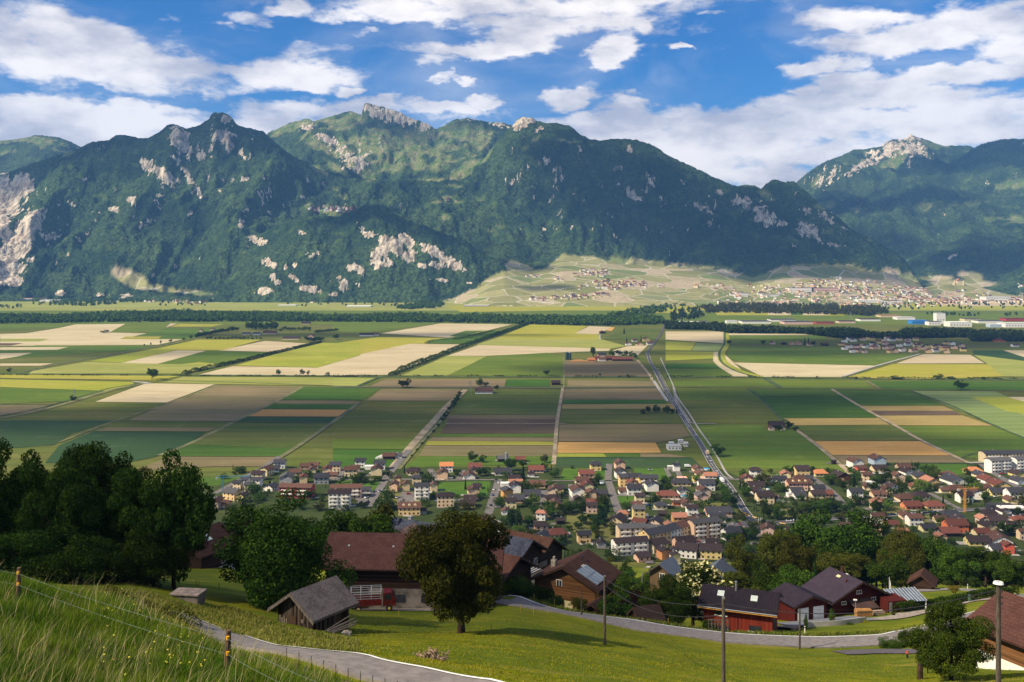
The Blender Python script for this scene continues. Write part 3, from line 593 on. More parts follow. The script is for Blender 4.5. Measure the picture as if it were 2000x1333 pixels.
HM = layer([(5900, [(-420,900),(1850,640),(1930,572),(2460,570)]), (6300, SKY_M), (6800, [(a, b + 40) for a, b in SKY_M])], 60, 300, 67)
HF = layer([(7400, 430), (9500, SKY_F), (10800, [(a, b + 60) for a, b in SKY_F])], 160, 700, 71)
HK = layer([(6900, 500), (7350, SKY_K), (7700, [(a, b + 40) for a, b in SKY_K])], 10, 300, 77)
stack = np.stack([H1, H2, HH, HR, HS, HN, HM, HF, HK]); which = np.argmax(stack, 0); MH = np.max(stack, 0)
# low castle hill by the far town
cxh, cyh = (1862 - 1000) / F * 5700, 5700
castle_h = 84 * np.exp(-(((MX - cxh) / 260) ** 2 + ((MY - cyh) / 200) ** 2))
MH = np.where(castle_h > 1.5, np.maximum(MH, castle_h), MH)
MH[:, 0] = -300
VP = V0 + (CH - MH) / MY * F                     # row at which each ground point is seen from the hill
def mz(x, y):
    u = 1000 + x / y * F; fi = np.clip((u - MU[0]) / 3.2, 0, len(MU) - 1.001); i = int(fi)
    j = int(np.clip(np.searchsorted(MD, y) - 1, 0, len(MD) - 2)); return max(0.0, float(min(MH[i:i + 2, j:j + 2].min(), MH[i, j])))
UB = np.broadcast_to(U_, MX.shape)
def blob(lst, soft=0.5):
    m = np.zeros(MX.shape)
    for it in lst:
        u, v, ru, rv = it[:4]; a = math.radians(it[4]) if len(it) > 4 else 0; s = it[5] if len(it) > 5 else 1
        du = UB - u; dv = VP - v; p = (du * math.cos(a) + dv * math.sin(a)) / ru; q_ = (-du * math.sin(a) + dv * math.cos(a)) / rv
        m = np.maximum(m, s * np.clip(1.30 - np.sqrt(p * p + q_ * q_), 0, 1))
    return m
nz = fbm(MX / 60, MY / 60, 4, 3, 0.6); nz2 = ridged(MX / 45, MH / 80 + MY / 200, 3, 8, .6)
ROCK = [(15,385,30,40),(45,365,18,30),(5,425,18,30),(20,395,25,22),(50,455,24,42,25),(35,480,30,30,0),(15,520,34,35),(70,440,18,25),(20,550,30,12),(105,462,15,7),(60,510,12,6),(130,500,10,4),
 (345,272,20,26,20),(362,290,14,26,-35),(385,300,16,9,45),(395,308,12,8,40),(436,240,22,18),(425,262,10,22,10),(445,270,14,24,-10),(452,290,10,10),(472,300,5,9),(478,312,4,5),(412,295,5,12),
 (285,320,12,9),(305,335,30,12,25),(330,350,24,10,20),(370,350,26,7,60,.8),(385,375,20,6,60,.8),(390,385,5,10),(258,393,9,9),(222,412,10,5),(182,418,4,6),(194,418,3,6),(430,350,5,4),(478,355,8,9),(432,375,5,5),(470,490-50,6,9),(310,385,9,5),(285,433,14,3),(405,345,4,10,0,.7),
 (778,225,66,17,14,1.2),(730,215,22,16,0,1.2),(830,243,22,8,20,1.0),(600,250,18,10,0,.9),(640,275,26,10,20,.75),(672,300,26,14,20,.75),(700,318,20,8,30,.8),(690,330,22,10,10,.7),(705,300,5,30,-5,.8),(720,300,18,4,-20,.7),(745,290,3,20,-15,.6),
 (1024,240,22,10,-20,1.1),(1010,250,10,8),(975,244,20,6,10,.9),(1056,252,6,5),(1047,258,4,4),(930,236,18,4,0,.6),(1230,290,9,10),(1130,300,5,14,0,.7),(1145,315,4,6,0,.6),(1235,382,12,8,30),(1208,361,3,3),(1250,388,6,6),(1222,383,4,3),(1188,422,9,3,20),(1255,445,8,3,30,.8),(1333,357,7,8,40),(1365,405,24,7,15,.9),(1385,415,12,6,15,.8),(1405,377,12,5,10,.9),(1440,392,14,12,45),(1455,400,14,12,45),(1480,408,10,7,-30),(1488,418,18,20,30),(1505,428,12,12,20),(1530,438,11,6),(1583,453,26,16,20),(1600,420,26,11,12,.85),(1575,412,12,5,0,.8),(1620,430,14,7,20,.8),(1630,480,22,4,10,.7),(1558,378,6,5),(1550,480,10,4,20,.7),(1440,485,4,3),(1650,448,8,4,20,.6),
 (725,459,14,6),(765,480,28,18,30),(745,490,14,20,0),(790,470,18,10,30),(800,500,14,16),(735,505,12,22,0,.9),(760,515,12,8,0,.9),(845,492,32,9,22),(865,505,34,9,25),(885,520,24,8,25),(860,520,26,6,0,.9),(825,520,10,5),(695,432,4,8,0,.8),(708,450,4,6),
 (500,470,18,6,20,.9),(515,475,8,7),(590,457,9,3,20),(615,500,12,4,-20,.9),(600,495,5,6,30),(472,440,4,9),(520,512,10,9,30),(532,520,8,8,0,.9),(558,525,5,10),(575,545,14,5,30),(600,565,26,7,15),(535,545,7,12,-20,.9),(520,570,18,6,0,.9),(545,555,8,4),(690,525,14,8,20,.9),(705,530,8,10,0,.8),(672,560,10,12,-20,.8),(650,575,10,4),(700,560,7,4),(640,550,8,3,0,.8),(120,575,14,5),(205,577,16,6),(245,580,12,5),(575,520,4,6,0,.8),(660,545,14,4,0,.7),
 (870,550,24,4,5,.9),(915,555,6,3),(1115,450,3,10,10,.6),(1020,450,3,6,0,.6),(1060,455,3,10,20,.6),
 (1745,290,24,16,0,.9),(1785,292,26,14,0,.9),(1720,305,30,10,-30,.9),(1690,322,26,9,-30,.9),(1775,272,22,8,0,.9),(1660,335,26,8,-30,.6),(1620,350,22,9,-60,.7),(1600,360,12,8,-40,.7),(1800,300,20,6,0,.7),(1860,503,10,3,-20),(1832,460,4,2)]
nz3 = fbm(MX / 22, MH / 60 + MY / 90, 4, 33, .65); ROCK = [tuple(list(r_[:4]) + [r_[4] if len(r_) > 4 else 0, (r_[5] if len(r_) > 5 else 1) * (1.7 if r_[0] < 70 else 1.35 if (r_[0] - 800) ** 2 < 110 ** 2 and 455 < r_[1] < 530 else .85 if r_[2] < 9 else 1.05)]) for r_ in ROCK]; rock = blob(ROCK); rock = np.clip((rock + (nz - .5) * 1.5 + (nz3 - .5) * 2.2 + (nz2 - .5) * .6 - 0.32) * 2.2, 0, 1) * (rock > 0.02)
gx = np.gradient(MH, axis=1) / np.gradient(MD)[None, :]; gu = np.gradient(MH, axis=0) / (3.2 / F * D_); steep = np.sqrt(gx ** 2 + gu ** 2)
high = np.clip((MH - 1050) / 350, 0, 1); alp = np.clip((steep - 0.95) * 1.5, 0, 1) * high * (nz > .45)
rock = np.maximum(rock, alp * 0.75 * (which != 0) * (which != 1)); rock = np.maximum(rock, np.clip((steep - 1.45) * 1.2, 0, .6) * (nz > .52))
MEAD = [(600,240,60,10,-15,.9),(680,240,60,18,-10,.95),(560,255,40,10,-10,.9),(650,290,70,22,25,.8),(740,290,80,40,0,.95),(800,280,60,30,0,.9),(700,330,40,12,30,.8),(655,328,30,8,35,1),(620,330,20,5,30,1),(860,290,40,30,0,.85),(930,285,30,30,-30,.85),(900,260,60,22,0,.9),(860,320,30,22,-30,1),(820,322,18,14,-40,1),(910,330,40,12,-30,1),(890,260,40,10,0,.8),(835,352,30,4,0,1),(885,364,16,3,0,1),(875,392,20,8,0,1),(865,425,12,6,0,1),(870,395,28,6,0,.9),(938,392,12,5,-20,.9),(955,452,20,4,0,1),(975,445,12,4,0,.9),(655,372,8,4,0,1),(670,385,14,7,30,.9),(1025,290,8,4,-30,1),(1098,275,12,3,10,1),(1120,278,18,3,0,1),(1050,270,12,4,-40,.9),
 (640,412,46,10,10,.9),(620,408,30,4,0,.9),(655,420,20,6,10,.9),(500-20,262,0.1,0.1),(1465,362,20,4,5,.9),(1500,385,20,8,30,.8),(1670,430-20,10,6),(1800,405,20,8,0,1),(1815,403,12,7),(1900,400,20,4,0,.8),(1940,428,34,5,0,1),(1980,428,24,8,0,1),(1960,365,34,8,-20,.8),(1990,360,20,8,-20,.9),(1620,400,30,8,-10,.7),(1750,310,40,14,-30,.75),(1830,285,30,8,10,.95),(1640,330,26,9,-30,.7),(1600,350,20,7,-60,.8),(1610,455,20,5,0,.5),(1690,470,14,4,0,.5),(1860,402,14,3,0,.8),(1890,398,10,3),
 (0,275,40,7,0,.8),(75,275,60,8,10,.8),(130,303,12,3,-20,1),(115,295,30,6,10,.7),(15,300,30,6,0,.5)]
mead = blob(MEAD); mead = np.clip((mead + (fbm(MX / 110, MY / 110, 4, 19, .6) - .5) * 1.9 - 0.30) * 4, 0, 1) * (mead > 0.02)
# vineyards and open slopes at the mountain foot
vy = np.clip((VP - (cv([(840,610),(860,552),(900,548),(935,535),(985,520),(1000,507),(1035,520),(1050,530),(1065,525),(1100,497),(1200,504),(1290,511),(1390,522),(1440,535),(1470,541),(1530,521),(1600,516),(1660,516),(1700,528),(1715,536),(1730,520),(1790,545),(1840,548),(2000,562),(2460,570)], MU)[:, None] + (nz - .5) * 9)) / 1.5, 0, 1)
vy = vy * ((which == 0) | (castle_h > 3)) * (UB > 838)
vy = np.maximum(vy, np.clip(blob([(255,545,42,16,25,1),(300,562,50,7,10,1),(370,572,46,5,5,1),(1880,556,70,9,0,1),(1830,545,34,6,0,1),(1895,540,26,9,10,1)]) * 3 + (nz - .5) - .6, 0, 1))
far = np.clip((which == 3) + (which == 4) + (which == 7) * 1.0, 0, 1)
# trees roughen the forest surface
forest = np.clip(1 - rock - mead - vy, 0, 1)
MH2 = MH + forest * (vn(MX / 17, MY / 17, 90) * 13 + vn(MX / 42, MY / 42, 91) * 10 - 6) * np.clip((VP < 600), 0, 1) * (MH > 5)
MH2 = MH2 + rock * (ridged(MX / 40, MY / 60, 3, 95) - .5) * np.where((which == 1) & (UB > 700) & (UB < 856), 7, 30) * (MH > 60)
def terrain_mat():
    m = bpy.data.materials.new('mountain_slopes'); m.use_nodes = True; t = NT(m.node_tree); b = t.n['Principled BSDF']
    g = t.new('ShaderNodeNewGeometry'); P = g.outputs['Position']
    A = {}
    for k in ('rock', 'mead', 'vine'):
        a = t.new('ShaderNodeAttribute'); a.attribute_name = k; A[k] = a.outputs['Fac']
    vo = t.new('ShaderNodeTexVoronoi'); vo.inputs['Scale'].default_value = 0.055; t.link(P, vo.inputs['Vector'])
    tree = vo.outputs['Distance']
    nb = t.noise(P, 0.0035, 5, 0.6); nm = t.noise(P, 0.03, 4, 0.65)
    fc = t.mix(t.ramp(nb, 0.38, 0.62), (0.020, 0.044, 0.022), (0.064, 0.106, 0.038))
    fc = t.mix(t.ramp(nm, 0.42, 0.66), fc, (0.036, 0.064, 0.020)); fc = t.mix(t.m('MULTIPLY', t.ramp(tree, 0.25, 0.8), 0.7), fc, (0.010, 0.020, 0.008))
    fc = t.mix(t.m('MULTIPLY', t.ramp(t.noise(P, 0.012, 3, 0.5), 0.56, 0.70), 0.5), fc, (0.085, 0.13, 0.03))
    mp = t.new('ShaderNodeMapping'); mp.inputs['Scale'].default_value = (1, 0.5, 0.35); t.link(P, mp.inputs[0])
    rn = t.noise(mp.outputs[0], 0.035, 8, 0.75, 0.6); rn2 = t.noise(P, 0.009, 4, 0.6)
    rc = t.mix(t.ramp(rn, 0.38, 0.62), (0.16, 0.135, 0.105), (0.66, 0.57, 0.44)); rc = t.mix(t.m('MULTIPLY', t.ramp(rn2, 0.54, 0.66), 0.4), rc, (0.42, 0.30, 0.22))
    mc = t.mix(t.ramp(t.noise(P, 0.010, 5, 0.65), 0.4, 0.65), (0.075, 0.130, 0.024), (0.17, 0.175, 0.065)); mc = t.mix(t.m('MULTIPLY', t.ramp(t.noise(P, 0.03, 5, 0.7), 0.50, 0.66), 0.75), mc, (0.27, 0.235, 0.165))
    mv = t.new('ShaderNodeTexVoronoi'); mv.inputs['Scale'].default_value = 0.0065; mv.feature = 'F1'
    mpv = t.new('ShaderNodeMapping'); mpv.inputs['Scale'].default_value = (1, 1.2, 1); mpv.inputs['Rotation'].default_value = (0, 0, 0.4); t.link(P, mpv.inputs[0]); t.link(mpv.outputs[0], mv.inputs['Vector'])
    sv = t.new('ShaderNodeSeparateColor'); t.link(mv.outputs['Color'], sv.inputs[0])
    ve = t.new('ShaderNodeTexVoronoi'); ve.inputs['Scale'].default_value = 0.0065; ve.feature = 'DISTANCE_TO_EDGE'; t.link(mpv.outputs[0], ve.inputs['Vector'])
    vc = t.mix(sv.outputs[0], (0.17, 0.18, 0.055), (0.30, 0.28, 0.12)); vc = t.mix(t.m('MULTIPLY', t.ramp(sv.outputs[1], 0.72, 0.8), 0.8), vc, (0.40, 0.32, 0.22)); vc = t.mix(t.m('MULTIPLY', t.ramp(sv.outputs[2], 0.8, 0.85), 0.7), vc, (0.12, 0.17, 0.05))
    vc = t.mix(t.m('SUBTRACT', 1.0, t.ramp(ve.outputs[0], 0.0, 0.035)), vc, (0.46, 0.42, 0.33)); vc = t.mix(t.m('MULTIPLY', t.ramp(t.noise(P, 0.05, 3, 0.6), 0.5, 0.68), 0.4), vc, (0.10, 0.12, 0.04))
    cc = t.mix(A['vine'], fc, vc); cc = t.mix(A['mead'], cc, mc); cc = t.mix(t.ramp(t.m('ADD', A['rock'], t.m('ADD', t.m('MULTIPLY', t.m('SUBTRACT', rn, 0.5), 2.2), t.m('MULTIPLY', t.m('SUBTRACT', t.noise(mp.outputs[0], 0.10, 4, 0.7), 0.5), 1.6))), 0.50, 0.68), cc, rc)
    t.link(cc, b.inputs['Base Color']); b.inputs['Roughness'].default_value = 1; b.inputs['Specular IOR Level'].default_value = 0.02
    hgt = t.m('ADD', t.m('MULTIPLY', tree, t.m('MULTIPLY', t.m('SUBTRACT', 1.0, A['vine']), -14.0)), t.m('MULTIPLY', t.m('MULTIPLY', rn, A['rock']), 30.0))
    bn = t.new('ShaderNodeBump'); bn.inputs['Strength'].default_value = 0.55; bn.inputs['Distance'].default_value = 1.0
    t.link(hgt, bn.inputs['Height']); t.link(bn.outputs[0], b.inputs['Normal'])
    return m
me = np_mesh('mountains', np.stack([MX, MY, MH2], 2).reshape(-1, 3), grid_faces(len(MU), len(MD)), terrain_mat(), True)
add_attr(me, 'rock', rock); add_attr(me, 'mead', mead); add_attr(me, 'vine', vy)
tag(link(bpy.data.objects.new('mountains', me)), kind='structure')
# ================================================================== BUILDERS
PEND = []                                        # (object, description, place words, u) -> unique labels at the end
def pend(o, desc, place, u, cat, group=None, v=0):
    o['category'] = cat
    if group: o['group'] = group
    PEND.append((o, desc, place, u, v))
def bandname(v):
    return 'village edge row' if v < 933 else 'second village row' if v < 960 else 'middle village row' if v < 995 else 'front village row'
def zone(u):
    return ('by left edge lane' if u < 560 else 'left of first lane' if u < 735 else 'right of first lane' if u < 850 else 'left of second lane' if u < 960 else 'right of second lane' if u < 1085 else
            'left of third lane' if u < 1200 else 'right of third lane' if u < 1310 else 'left of main road' if u < 1420 else 'right of main road' if u < 1540 else 'left of fourth lane' if u < 1625 else 'right of fourth lane' if u < 1760 else 'left of orange crane' if u < 1880 else 'right of orange crane')

def wallmat(name, col): return mat('plaster_' + name, col, 0.9, 0.08, 0.8, obj_var=0.06)
WM = {k: wallmat(k, v) for k, v in dict(cream=(0.62,0.50,0.30), white=(0.72,0.69,0.62), peach=(0.60,0.41,0.26), yellow=(0.62,0.46,0.20), pink=(0.56,0.40,0.31), grey=(0.28,0.28,0.28),
      red=(0.34,0.05,0.04), orange=(0.52,0.23,0.09), rust=(0.45,0.13,0.05), blue=(0.35,0.42,0.5), wood=(0.10,0.035,0.012), dark=(0.03,0.02,0.016), brownwall=(0.10,0.055,0.03), coral=(0.55,0.13,0.06)).items()}
def roof_mat(name, c1, c2, row=0.34, amp=0.5, rough=0.85, colw=0.0, blot=0.6):
    m = bpy.data.materials.new('roof_' + name); m.use_nodes = True; t = NT(m.node_tree); b = t.n['Principled BSDF']
    tc_ = t.new('ShaderNodeTexCoord'); P = tc_.outputs['Object']; s = t.new('ShaderNodeSeparateXYZ'); t.link(P, s.inputs[0])
    n1 = t.noise(P, 0.7, 5, 0.65); n2 = t.noise(P, 5.0, 4, 0.7)
    cc = t.mix(t.ramp(t.m('MULTIPLY_ADD', n2, 0.5, t.m('MULTIPLY', n1, 0.5)), 0.4, 0.6), c1, c2)
    cc = t.mix(t.m('MULTIPLY', t.ramp(n1, 0.55, 0.72), blot), cc, tuple(x * 0.5 for x in c1))
    h = None
    if row:
        fr = t.m('FRACT', t.m('DIVIDE', s.outputs[2], row * 0.55)); h = fr
        cc = t.mix(t.m('MULTIPLY', t.ramp(fr, 0.75, 1.0), amp), cc, tuple(x * 0.35 for x in c1))
    if colw:
        fx = t.m('ABSOLUTE', t.m('SINE', t.m('MULTIPLY', s.outputs[0], 3.1416 / colw)))
        h = t.m('ADD', h, t.m('MULTIPLY', fx, 0.8)) if h is not None else fx
        cc = t.mix(t.m('MULTIPLY', t.m('SUBTRACT', 1.0, t.ramp(fx, 0.0, 0.4)), amp), cc, tuple(x * 0.35 for x in c1))
    oi = t.new('ShaderNodeObjectInfo'); hs = t.new('ShaderNodeHueSaturation'); t.link(t.m('MULTIPLY_ADD', oi.outputs['Random'], 0.5, 0.75), hs.inputs['Value']); t.link(cc, hs.inputs['Color'])
    t.link(hs.outputs[0], b.inputs['Base Color']); b.inputs['Roughness'].default_value = rough; b.inputs['Specular IOR Level'].default_value = 0.12
    if h is not None:
        bn = t.new('ShaderNodeBump'); bn.inputs['Strength'].default_value = 0.8; bn.inputs['Distance'].default_value = 0.06
        t.link(h, bn.inputs['Height']); t.link(bn.outputs[0], b.inputs['Normal'])
    return m
RM = {'brown': roof_mat('brown', (0.075,0.038,0.028), (0.12,0.062,0.045)), 'dark': roof_mat('dark', (0.028,0.020,0.020), (0.048,0.032,0.032)), 'slate': roof_mat('slate', (0.030,0.030,0.037), (0.052,0.051,0.060)),
      'red': roof_mat('red', (0.11,0.038,0.028), (0.16,0.06,0.042)), 'orange': roof_mat('orange', (0.42,0.15,0.06), (0.50,0.21,0.09)), 'grey': roof_mat('grey', (0.07,0.068,0.072), (0.11,0.105,0.105)),
      'terra': roof_mat('terra', (0.28,0.12,0.075), (0.36,0.17,0.11)), 'pale': roof_mat('pale', (0.55,0.30,0.2), (0.6,0.38,0.26), 0), 'flatwhite': roof_mat('flatwhite', (0.55,0.55,0.53), (0.65,0.64,0.6), 0)}
RNAME = {'brown':'brown','dark':'dark brown','slate':'blue-grey slate','red':'red-brown','orange':'orange','grey':'grey','terra':'terracotta','pale':'pale orange','flatwhite':'flat white'}
M_GLASS = mat('window_glass', (0.025,0.03,0.04), 0.15, 0.2, 1.0, spec=0.6)
M_FRAME = mat('window_frame_white', (0.7,0.68,0.62), 0.6, 0.05, 2.0)
M_SHUT = mat('shutter_brown', (0.12,0.05,0.03), 0.8, 0.15, 2.0)
M_METAL = mat('metal_grey', (0.35,0.35,0.36), 0.45, 0.1, 2.0, metal=0.6)
M_DARKMET = mat('metal_dark', (0.04,0.04,0.045), 0.5, 0.1, 2.0, metal=0.4)
M_WOODD = mat('wood_dark', (0.055,0.028,0.015), 0.9, 0.35, 3.0, stretch=(6,6,0.5), bump=0.4)
M_WOODR = mat('wood_weathered', (0.14,0.115,0.09), 0.9, 0.4, 3.0, stretch=(6,6,0.5), bump=0.4)
M_STONE = mat('stone_rough', (0.30,0.26,0.21), 0.95, 0.3, 1.2, bump=0.5)
WINM = {}
def win_mesh(w_, h_):
    k = (round(w_, 1), round(h_, 1))
    if k not in WINM: WINM[k] = MB().box(-k[0] / 2, k[0] / 2, -0.06, 0.04, 0, k[1]).mesh('window', M_GLASS)
    return WINM[k]
DORM = MB().prism([(-1.1, 0, 0), (1.1, 0, 0), (1.1, 0, 0.9), (0, 0, 1.6), (-1.1, 0, 0.9)], (0, 2.6, 0)).mesh('dormer', None)
CHIM = MB().box(-.35, .35, -.35, .35, 0, 1.5).box(-.45, .45, -.45, .45, 1.5, 1.65).mesh('chimney', WM['grey'])
def roof_parts(L, W, h, r, o, hip=0.0, th=0.22, og=None):
    """roof slabs: ridge along X, eaves at +-Y"""
    og = o if og is None else og; mb = MB(); hy = W / 2 + o; hx = L / 2 + og; sl = r / (W / 2); ez = h - o * sl; rx = hx - hip * (W / 2)
    for s in (-1, 1):
        a = [(-hx, s * hy, ez), (hx, s * hy, ez), (rx, 0, h + r), (-rx, 0, h + r)]
        if s > 0: a = a[::-1]
        b = [(x, y, z + th) for x, y, z in a]
        mb.add(a + b, [(3,2,1,0), (4,5,6,7), (0,1,5,4), (1,2,6,5), (2,3,7,6), (3,0,4,7)])
    if hip:
        for s in (-1, 1):
            a = [(s * hx, -s * hy, ez), (s * hx, s * hy, ez), (s * rx, 0, h + r)]; b = [(x, y, z + th * .98) for x, y, z in a]
            mb.add(a + b, [(2,1,0), (3,4,5), (0,1,4,3)])
    return mb
def wall_prism(L, W, h, r, z0=0.0, hip=0.0, inset=0.0):
    mb = MB(); x = L / 2; y = W / 2
    if hip or r == 0: return mb.box(-x, x, -y, y, z0, h)
    return mb.prism([(-x, -y, z0), (-x, y, z0), (-x, y, h), (-x, 0, h + r - 0.02), (-x, -y, h)], (2 * x, 0, 0))
def house(loc, L, W, h, r, rz, wall, roof, o=0.7, hip=0.0, storeys=2, wins=True, dormers=0, chimney=True, name='house', balcony=False, flat=False, base=None):
    """ridge along local X. Facade -Y faces the camera when rz=0."""
    t = empty(name, loc, rz)
    if flat:
        MB().box(-L/2, L/2, -W/2, W/2, -1, h).build('wall', WM[wall], t); MB().box(-L/2-.2, L/2+.2, -W/2-.2, W/2+.2, h, h + .35).build('roof', RM[roof], t); r = 0
    else:
        wall_prism(L, W, h, r, -1.5, hip).build('wall', WM[wall], t); rf = roof_parts(L, W, h, r, o, hip).build('roof', RM[roof], t)
        if chimney: ch = bpy.data.objects.new('chimney', CHIM); link(ch, rf); ch.location = (L * random.choice([-.2, .15, .25]), W * .12, h + r * .6)
        for k in range(dormers):
            d = bpy.data.objects.new('dormer', DORM); link(d, rf); d.location = ((k - (dormers - 1) / 2) * L / max(dormers, 1) * .8, -W * .36, h + r * .28)
            if not DORM.materials: DORM.materials.append(WM['cream'])
    if wins:
        sh = h / storeys
        for st in range(storeys):
            n = max(2, int(L / 3.4))
            for k in range(n):
                x = (k + .5) * L / n - L / 2 + random.uniform(-.2, .2); o_ = bpy.data.objects.new('window', win_mesh(1.3 if L > 9 else 1.1, 1.4)); link(o_, t); o_.location = (x, -W / 2 - .02, st * sh + .9)
            for k in range(2):
                y = (k - .5) * W * .45
                for sx in (-1,) if rz <= 0 else (1,):
                    o_ = bpy.data.objects.new('window', win_mesh(1.1, 1.3)); link(o_, t); o_.location = (sx * (L / 2 + .02), y, st * sh + .9); o_.rotation_euler = (0, 0, math.pi / 2)
        if not flat and not hip and r > 1.6:
            for sx in (-1, 1):
                o_ = bpy.data.objects.new('window', win_mesh(1.1, 1.2)); link(o_, t); o_.location = (sx * (L / 2 + .02), 0, h + .1); o_.rotation_euler = (0, 0, math.pi / 2)
    if balcony:
        for st in range(1, storeys):
            MB().box(-L * .42, -L * .08, -W/2 - 1.3, -W/2 + .02, st * h / storeys - .15, st * h / storeys + .9).build('balcony', WM['white'], t)
            MB().box(L * .08, L * .42, -W/2 - 1.3, -W/2 + .02, st * h / storeys - .15, st * h / storeys + .9).build('balcony', WM['white'], t)
    return t

# ------------------------------------------------------------------ trees
def leaf_mat(name, c1, c2, trans=0.25, sc=0.35):
    m = bpy.data.materials.new(name); m.use_nodes = True; t = NT(m.node_tree); t.n.clear()
    tc_ = t.new('ShaderNodeTexCoord'); f = t.noise(tc_.outputs['Object'], sc, 3, 0.6); g = t.new('ShaderNodeNewGeometry')
    cc = t.mix(t.ramp(t.m('ADD', t.m('MULTIPLY', f, .7), t.m('MULTIPLY', g.outputs['Random Per Island'], .3)), 0.35, 0.65), c1, c2)
    oi = t.new('ShaderNodeObjectInfo'); hs = t.new('ShaderNodeHueSaturation'); t.link(t.m('MULTIPLY_ADD', oi.outputs['Random'], 0.6, 0.7), hs.inputs['Value'])
    t.link(t.m('MULTIPLY_ADD', oi.outputs['Random'], 0.03, 0.485), hs.inputs['Hue']); t.link(cc, hs.inputs['Color'])
    d = t.new('ShaderNodeBsdfDiffuse'); tr = t.new('ShaderNodeBsdfTranslucent'); t.link(hs.outputs[0], d.inputs[0]); t.link(hs.outputs[0], tr.inputs[0])
    mx = t.new('ShaderNodeMixShader'); mx.inputs[0].default_value = trans; t.link(d.outputs[0], mx.inputs[1]); t.link(tr.outputs[0], mx.inputs[2])
    o_ = t.new('ShaderNodeOutputMaterial'); t.link(mx.outputs[0], o_.inputs[0]); return m
LM = {'deep': leaf_mat('leaf_deep_green', (0.016,0.035,0.006), (0.055,0.094,0.012)), 'mid': leaf_mat('leaf_green', (0.024,0.050,0.008), (0.078,0.130,0.016)), 'olive': leaf_mat('leaf_olive', (0.038,0.046,0.008), (0.085,0.090,0.014)),
      'bronze': leaf_mat('leaf_bronze', (0.022,0.030,0.006), (0.066,0.066,0.010)), 'bright': leaf_mat('leaf_bright', (0.07,0.12,0.015), (0.13,0.19,0.02)), 'conifer': leaf_mat('needle_dark', (0.010,0.024,0.010), (0.022,0.045,0.015), .1),
      'purple': leaf_mat('leaf_purple', (0.020,0.006,0.010), (0.035,0.012,0.014)), 'yellow': leaf_mat('leaf_yellow', (0.16,0.15,0.02), (0.24,0.21,0.03))}
M_BARK = mat('bark_brown', (0.05,0.03,0.018), 0.95, 0.3, 2.0, bump=0.5)
def leaf_cards(C, N_, size, rng, lean=0.55, asp=0.62):
    """quads at centres C with outward normals N_ jittered"""
    n = len(C); J = rng.normal(size=(n, 3)); J /= np.linalg.norm(J, axis=1)[:, None]; nn = N_ * (1 - lean) + J * lean + np.array([0, 0, .25]); nn /= np.linalg.norm(nn, axis=1)[:, None]
    a = np.cross(nn, rng.normal(size=(n, 3))); a /= np.linalg.norm(a, axis=1)[:, None]; b = np.cross(nn, a)
    s = size * rng.uniform(.55, 1.35, n)[:, None]; a = a * s; b = b * s * asp
    V = np.stack([C - a, C - b * .9 + a * .1, C + a, C + b], 1).reshape(-1, 3); return V, np.arange(4 * n).reshape(n, 4)
def crown(kind, n, size, seed, nclump=34):
    """unit crown: height 1 from z=0 (ground) ; returns leaf verts/faces"""
    rng = np.random.default_rng(seed)
    if kind == 'cone':
        t = rng.uniform(0, 1, n) ** 0.75; z = 1 - t * .93; R = .02 + t * .24 * (0.75 + .25 * np.sin(z * 46 + rng.uniform(0, 6))); th = rng.uniform(0, 6.283, n); rr = R * np.sqrt(rng.uniform(.25, 1, n)) * (1 + .18 * np.sin(th * 5 + seed))
        C = np.stack([rr * np.cos(th), rr * np.sin(th), z - rr * .25], 1); N_ = np.stack([np.cos(th), np.sin(th), np.full(n, .35)], 1)
    else:
        nclump = 48 if n > 20000 else nclump
        P = dict(round=(.50, .40, .56), wide=(.52, .44, .56), low=(.50, .46, .5), tall=(.30, .46, .53), bush=(.55, .5, .46), airy=(.42, .42, .56))[kind]
        rx, rz_, zc = P; cen = []; rad = []
        for i in range(nclump):
            while True:
                p = rng.uniform(-1, 1, 3)
                if 0.34 < np.linalg.norm(p) < 0.97: break
            if kind == 'tall': p[:2] *= (1 - .35 * max(0, p[2]))
            cen.append((p[0] * rx, p[1] * rx, zc + p[2] * rz_)); rad.append(rng.uniform(.08, .175) * (1.25 if kind in ('bush', 'low') else 1))
        cen.append((0, 0, zc)); rad.append(min(rx, rz_) * .55)
        cen = np.array(cen); rad = np.array(rad); pr = rad ** 2 / (rad ** 2).sum(); idx = rng.choice(len(cen), n, p=pr)
        d = rng.normal(size=(n, 3)); d /= np.linalg.norm(d, axis=1)[:, None]; rr = rad[idx] * rng.uniform(.45, 1.08, n) ** .6
        C = cen[idx] + d * rr[:, None] * np.array([1, 1, .8]); N_ = d
        C[:, 2] = np.maximum(C[:, 2], .02)
    return leaf_cards(C, N_, size, rng)
TP = {}
def tree_proto(kind, leaf, n, size, seed):
    k = (kind, leaf, n, seed)
    if k not in TP:
        V, Fq = crown(kind, n, size, seed); cm = np_mesh('crown', V, Fq, LM[leaf])
        rng = random.Random(seed); mb = MB(); top = .62 if kind != 'cone' else .9
        r0 = .026; mb.path([(0,0,-.06), (.008,0,.10), (.012,.01,.28), (0,.015,top)], [r0 * 1.3, r0, r0 * .8, r0 * .25], 8)
        if kind != 'cone':
            for i in range(9):
                a = rng.uniform(0, 6.28); z = rng.uniform(.16, .42); l = rng.uniform(.18, .36); mb.path([(.01, 0, z), (l * .5 * math.cos(a), l * .5 * math.sin(a), z + l * .28), (l * math.cos(a), l * math.sin(a), z + l * .75)], [r0 * .55, r0 * .32, r0 * .1], 5)
        TP[k] = (cm, mb.mesh('trunk', M_BARK))
    return TP[k]
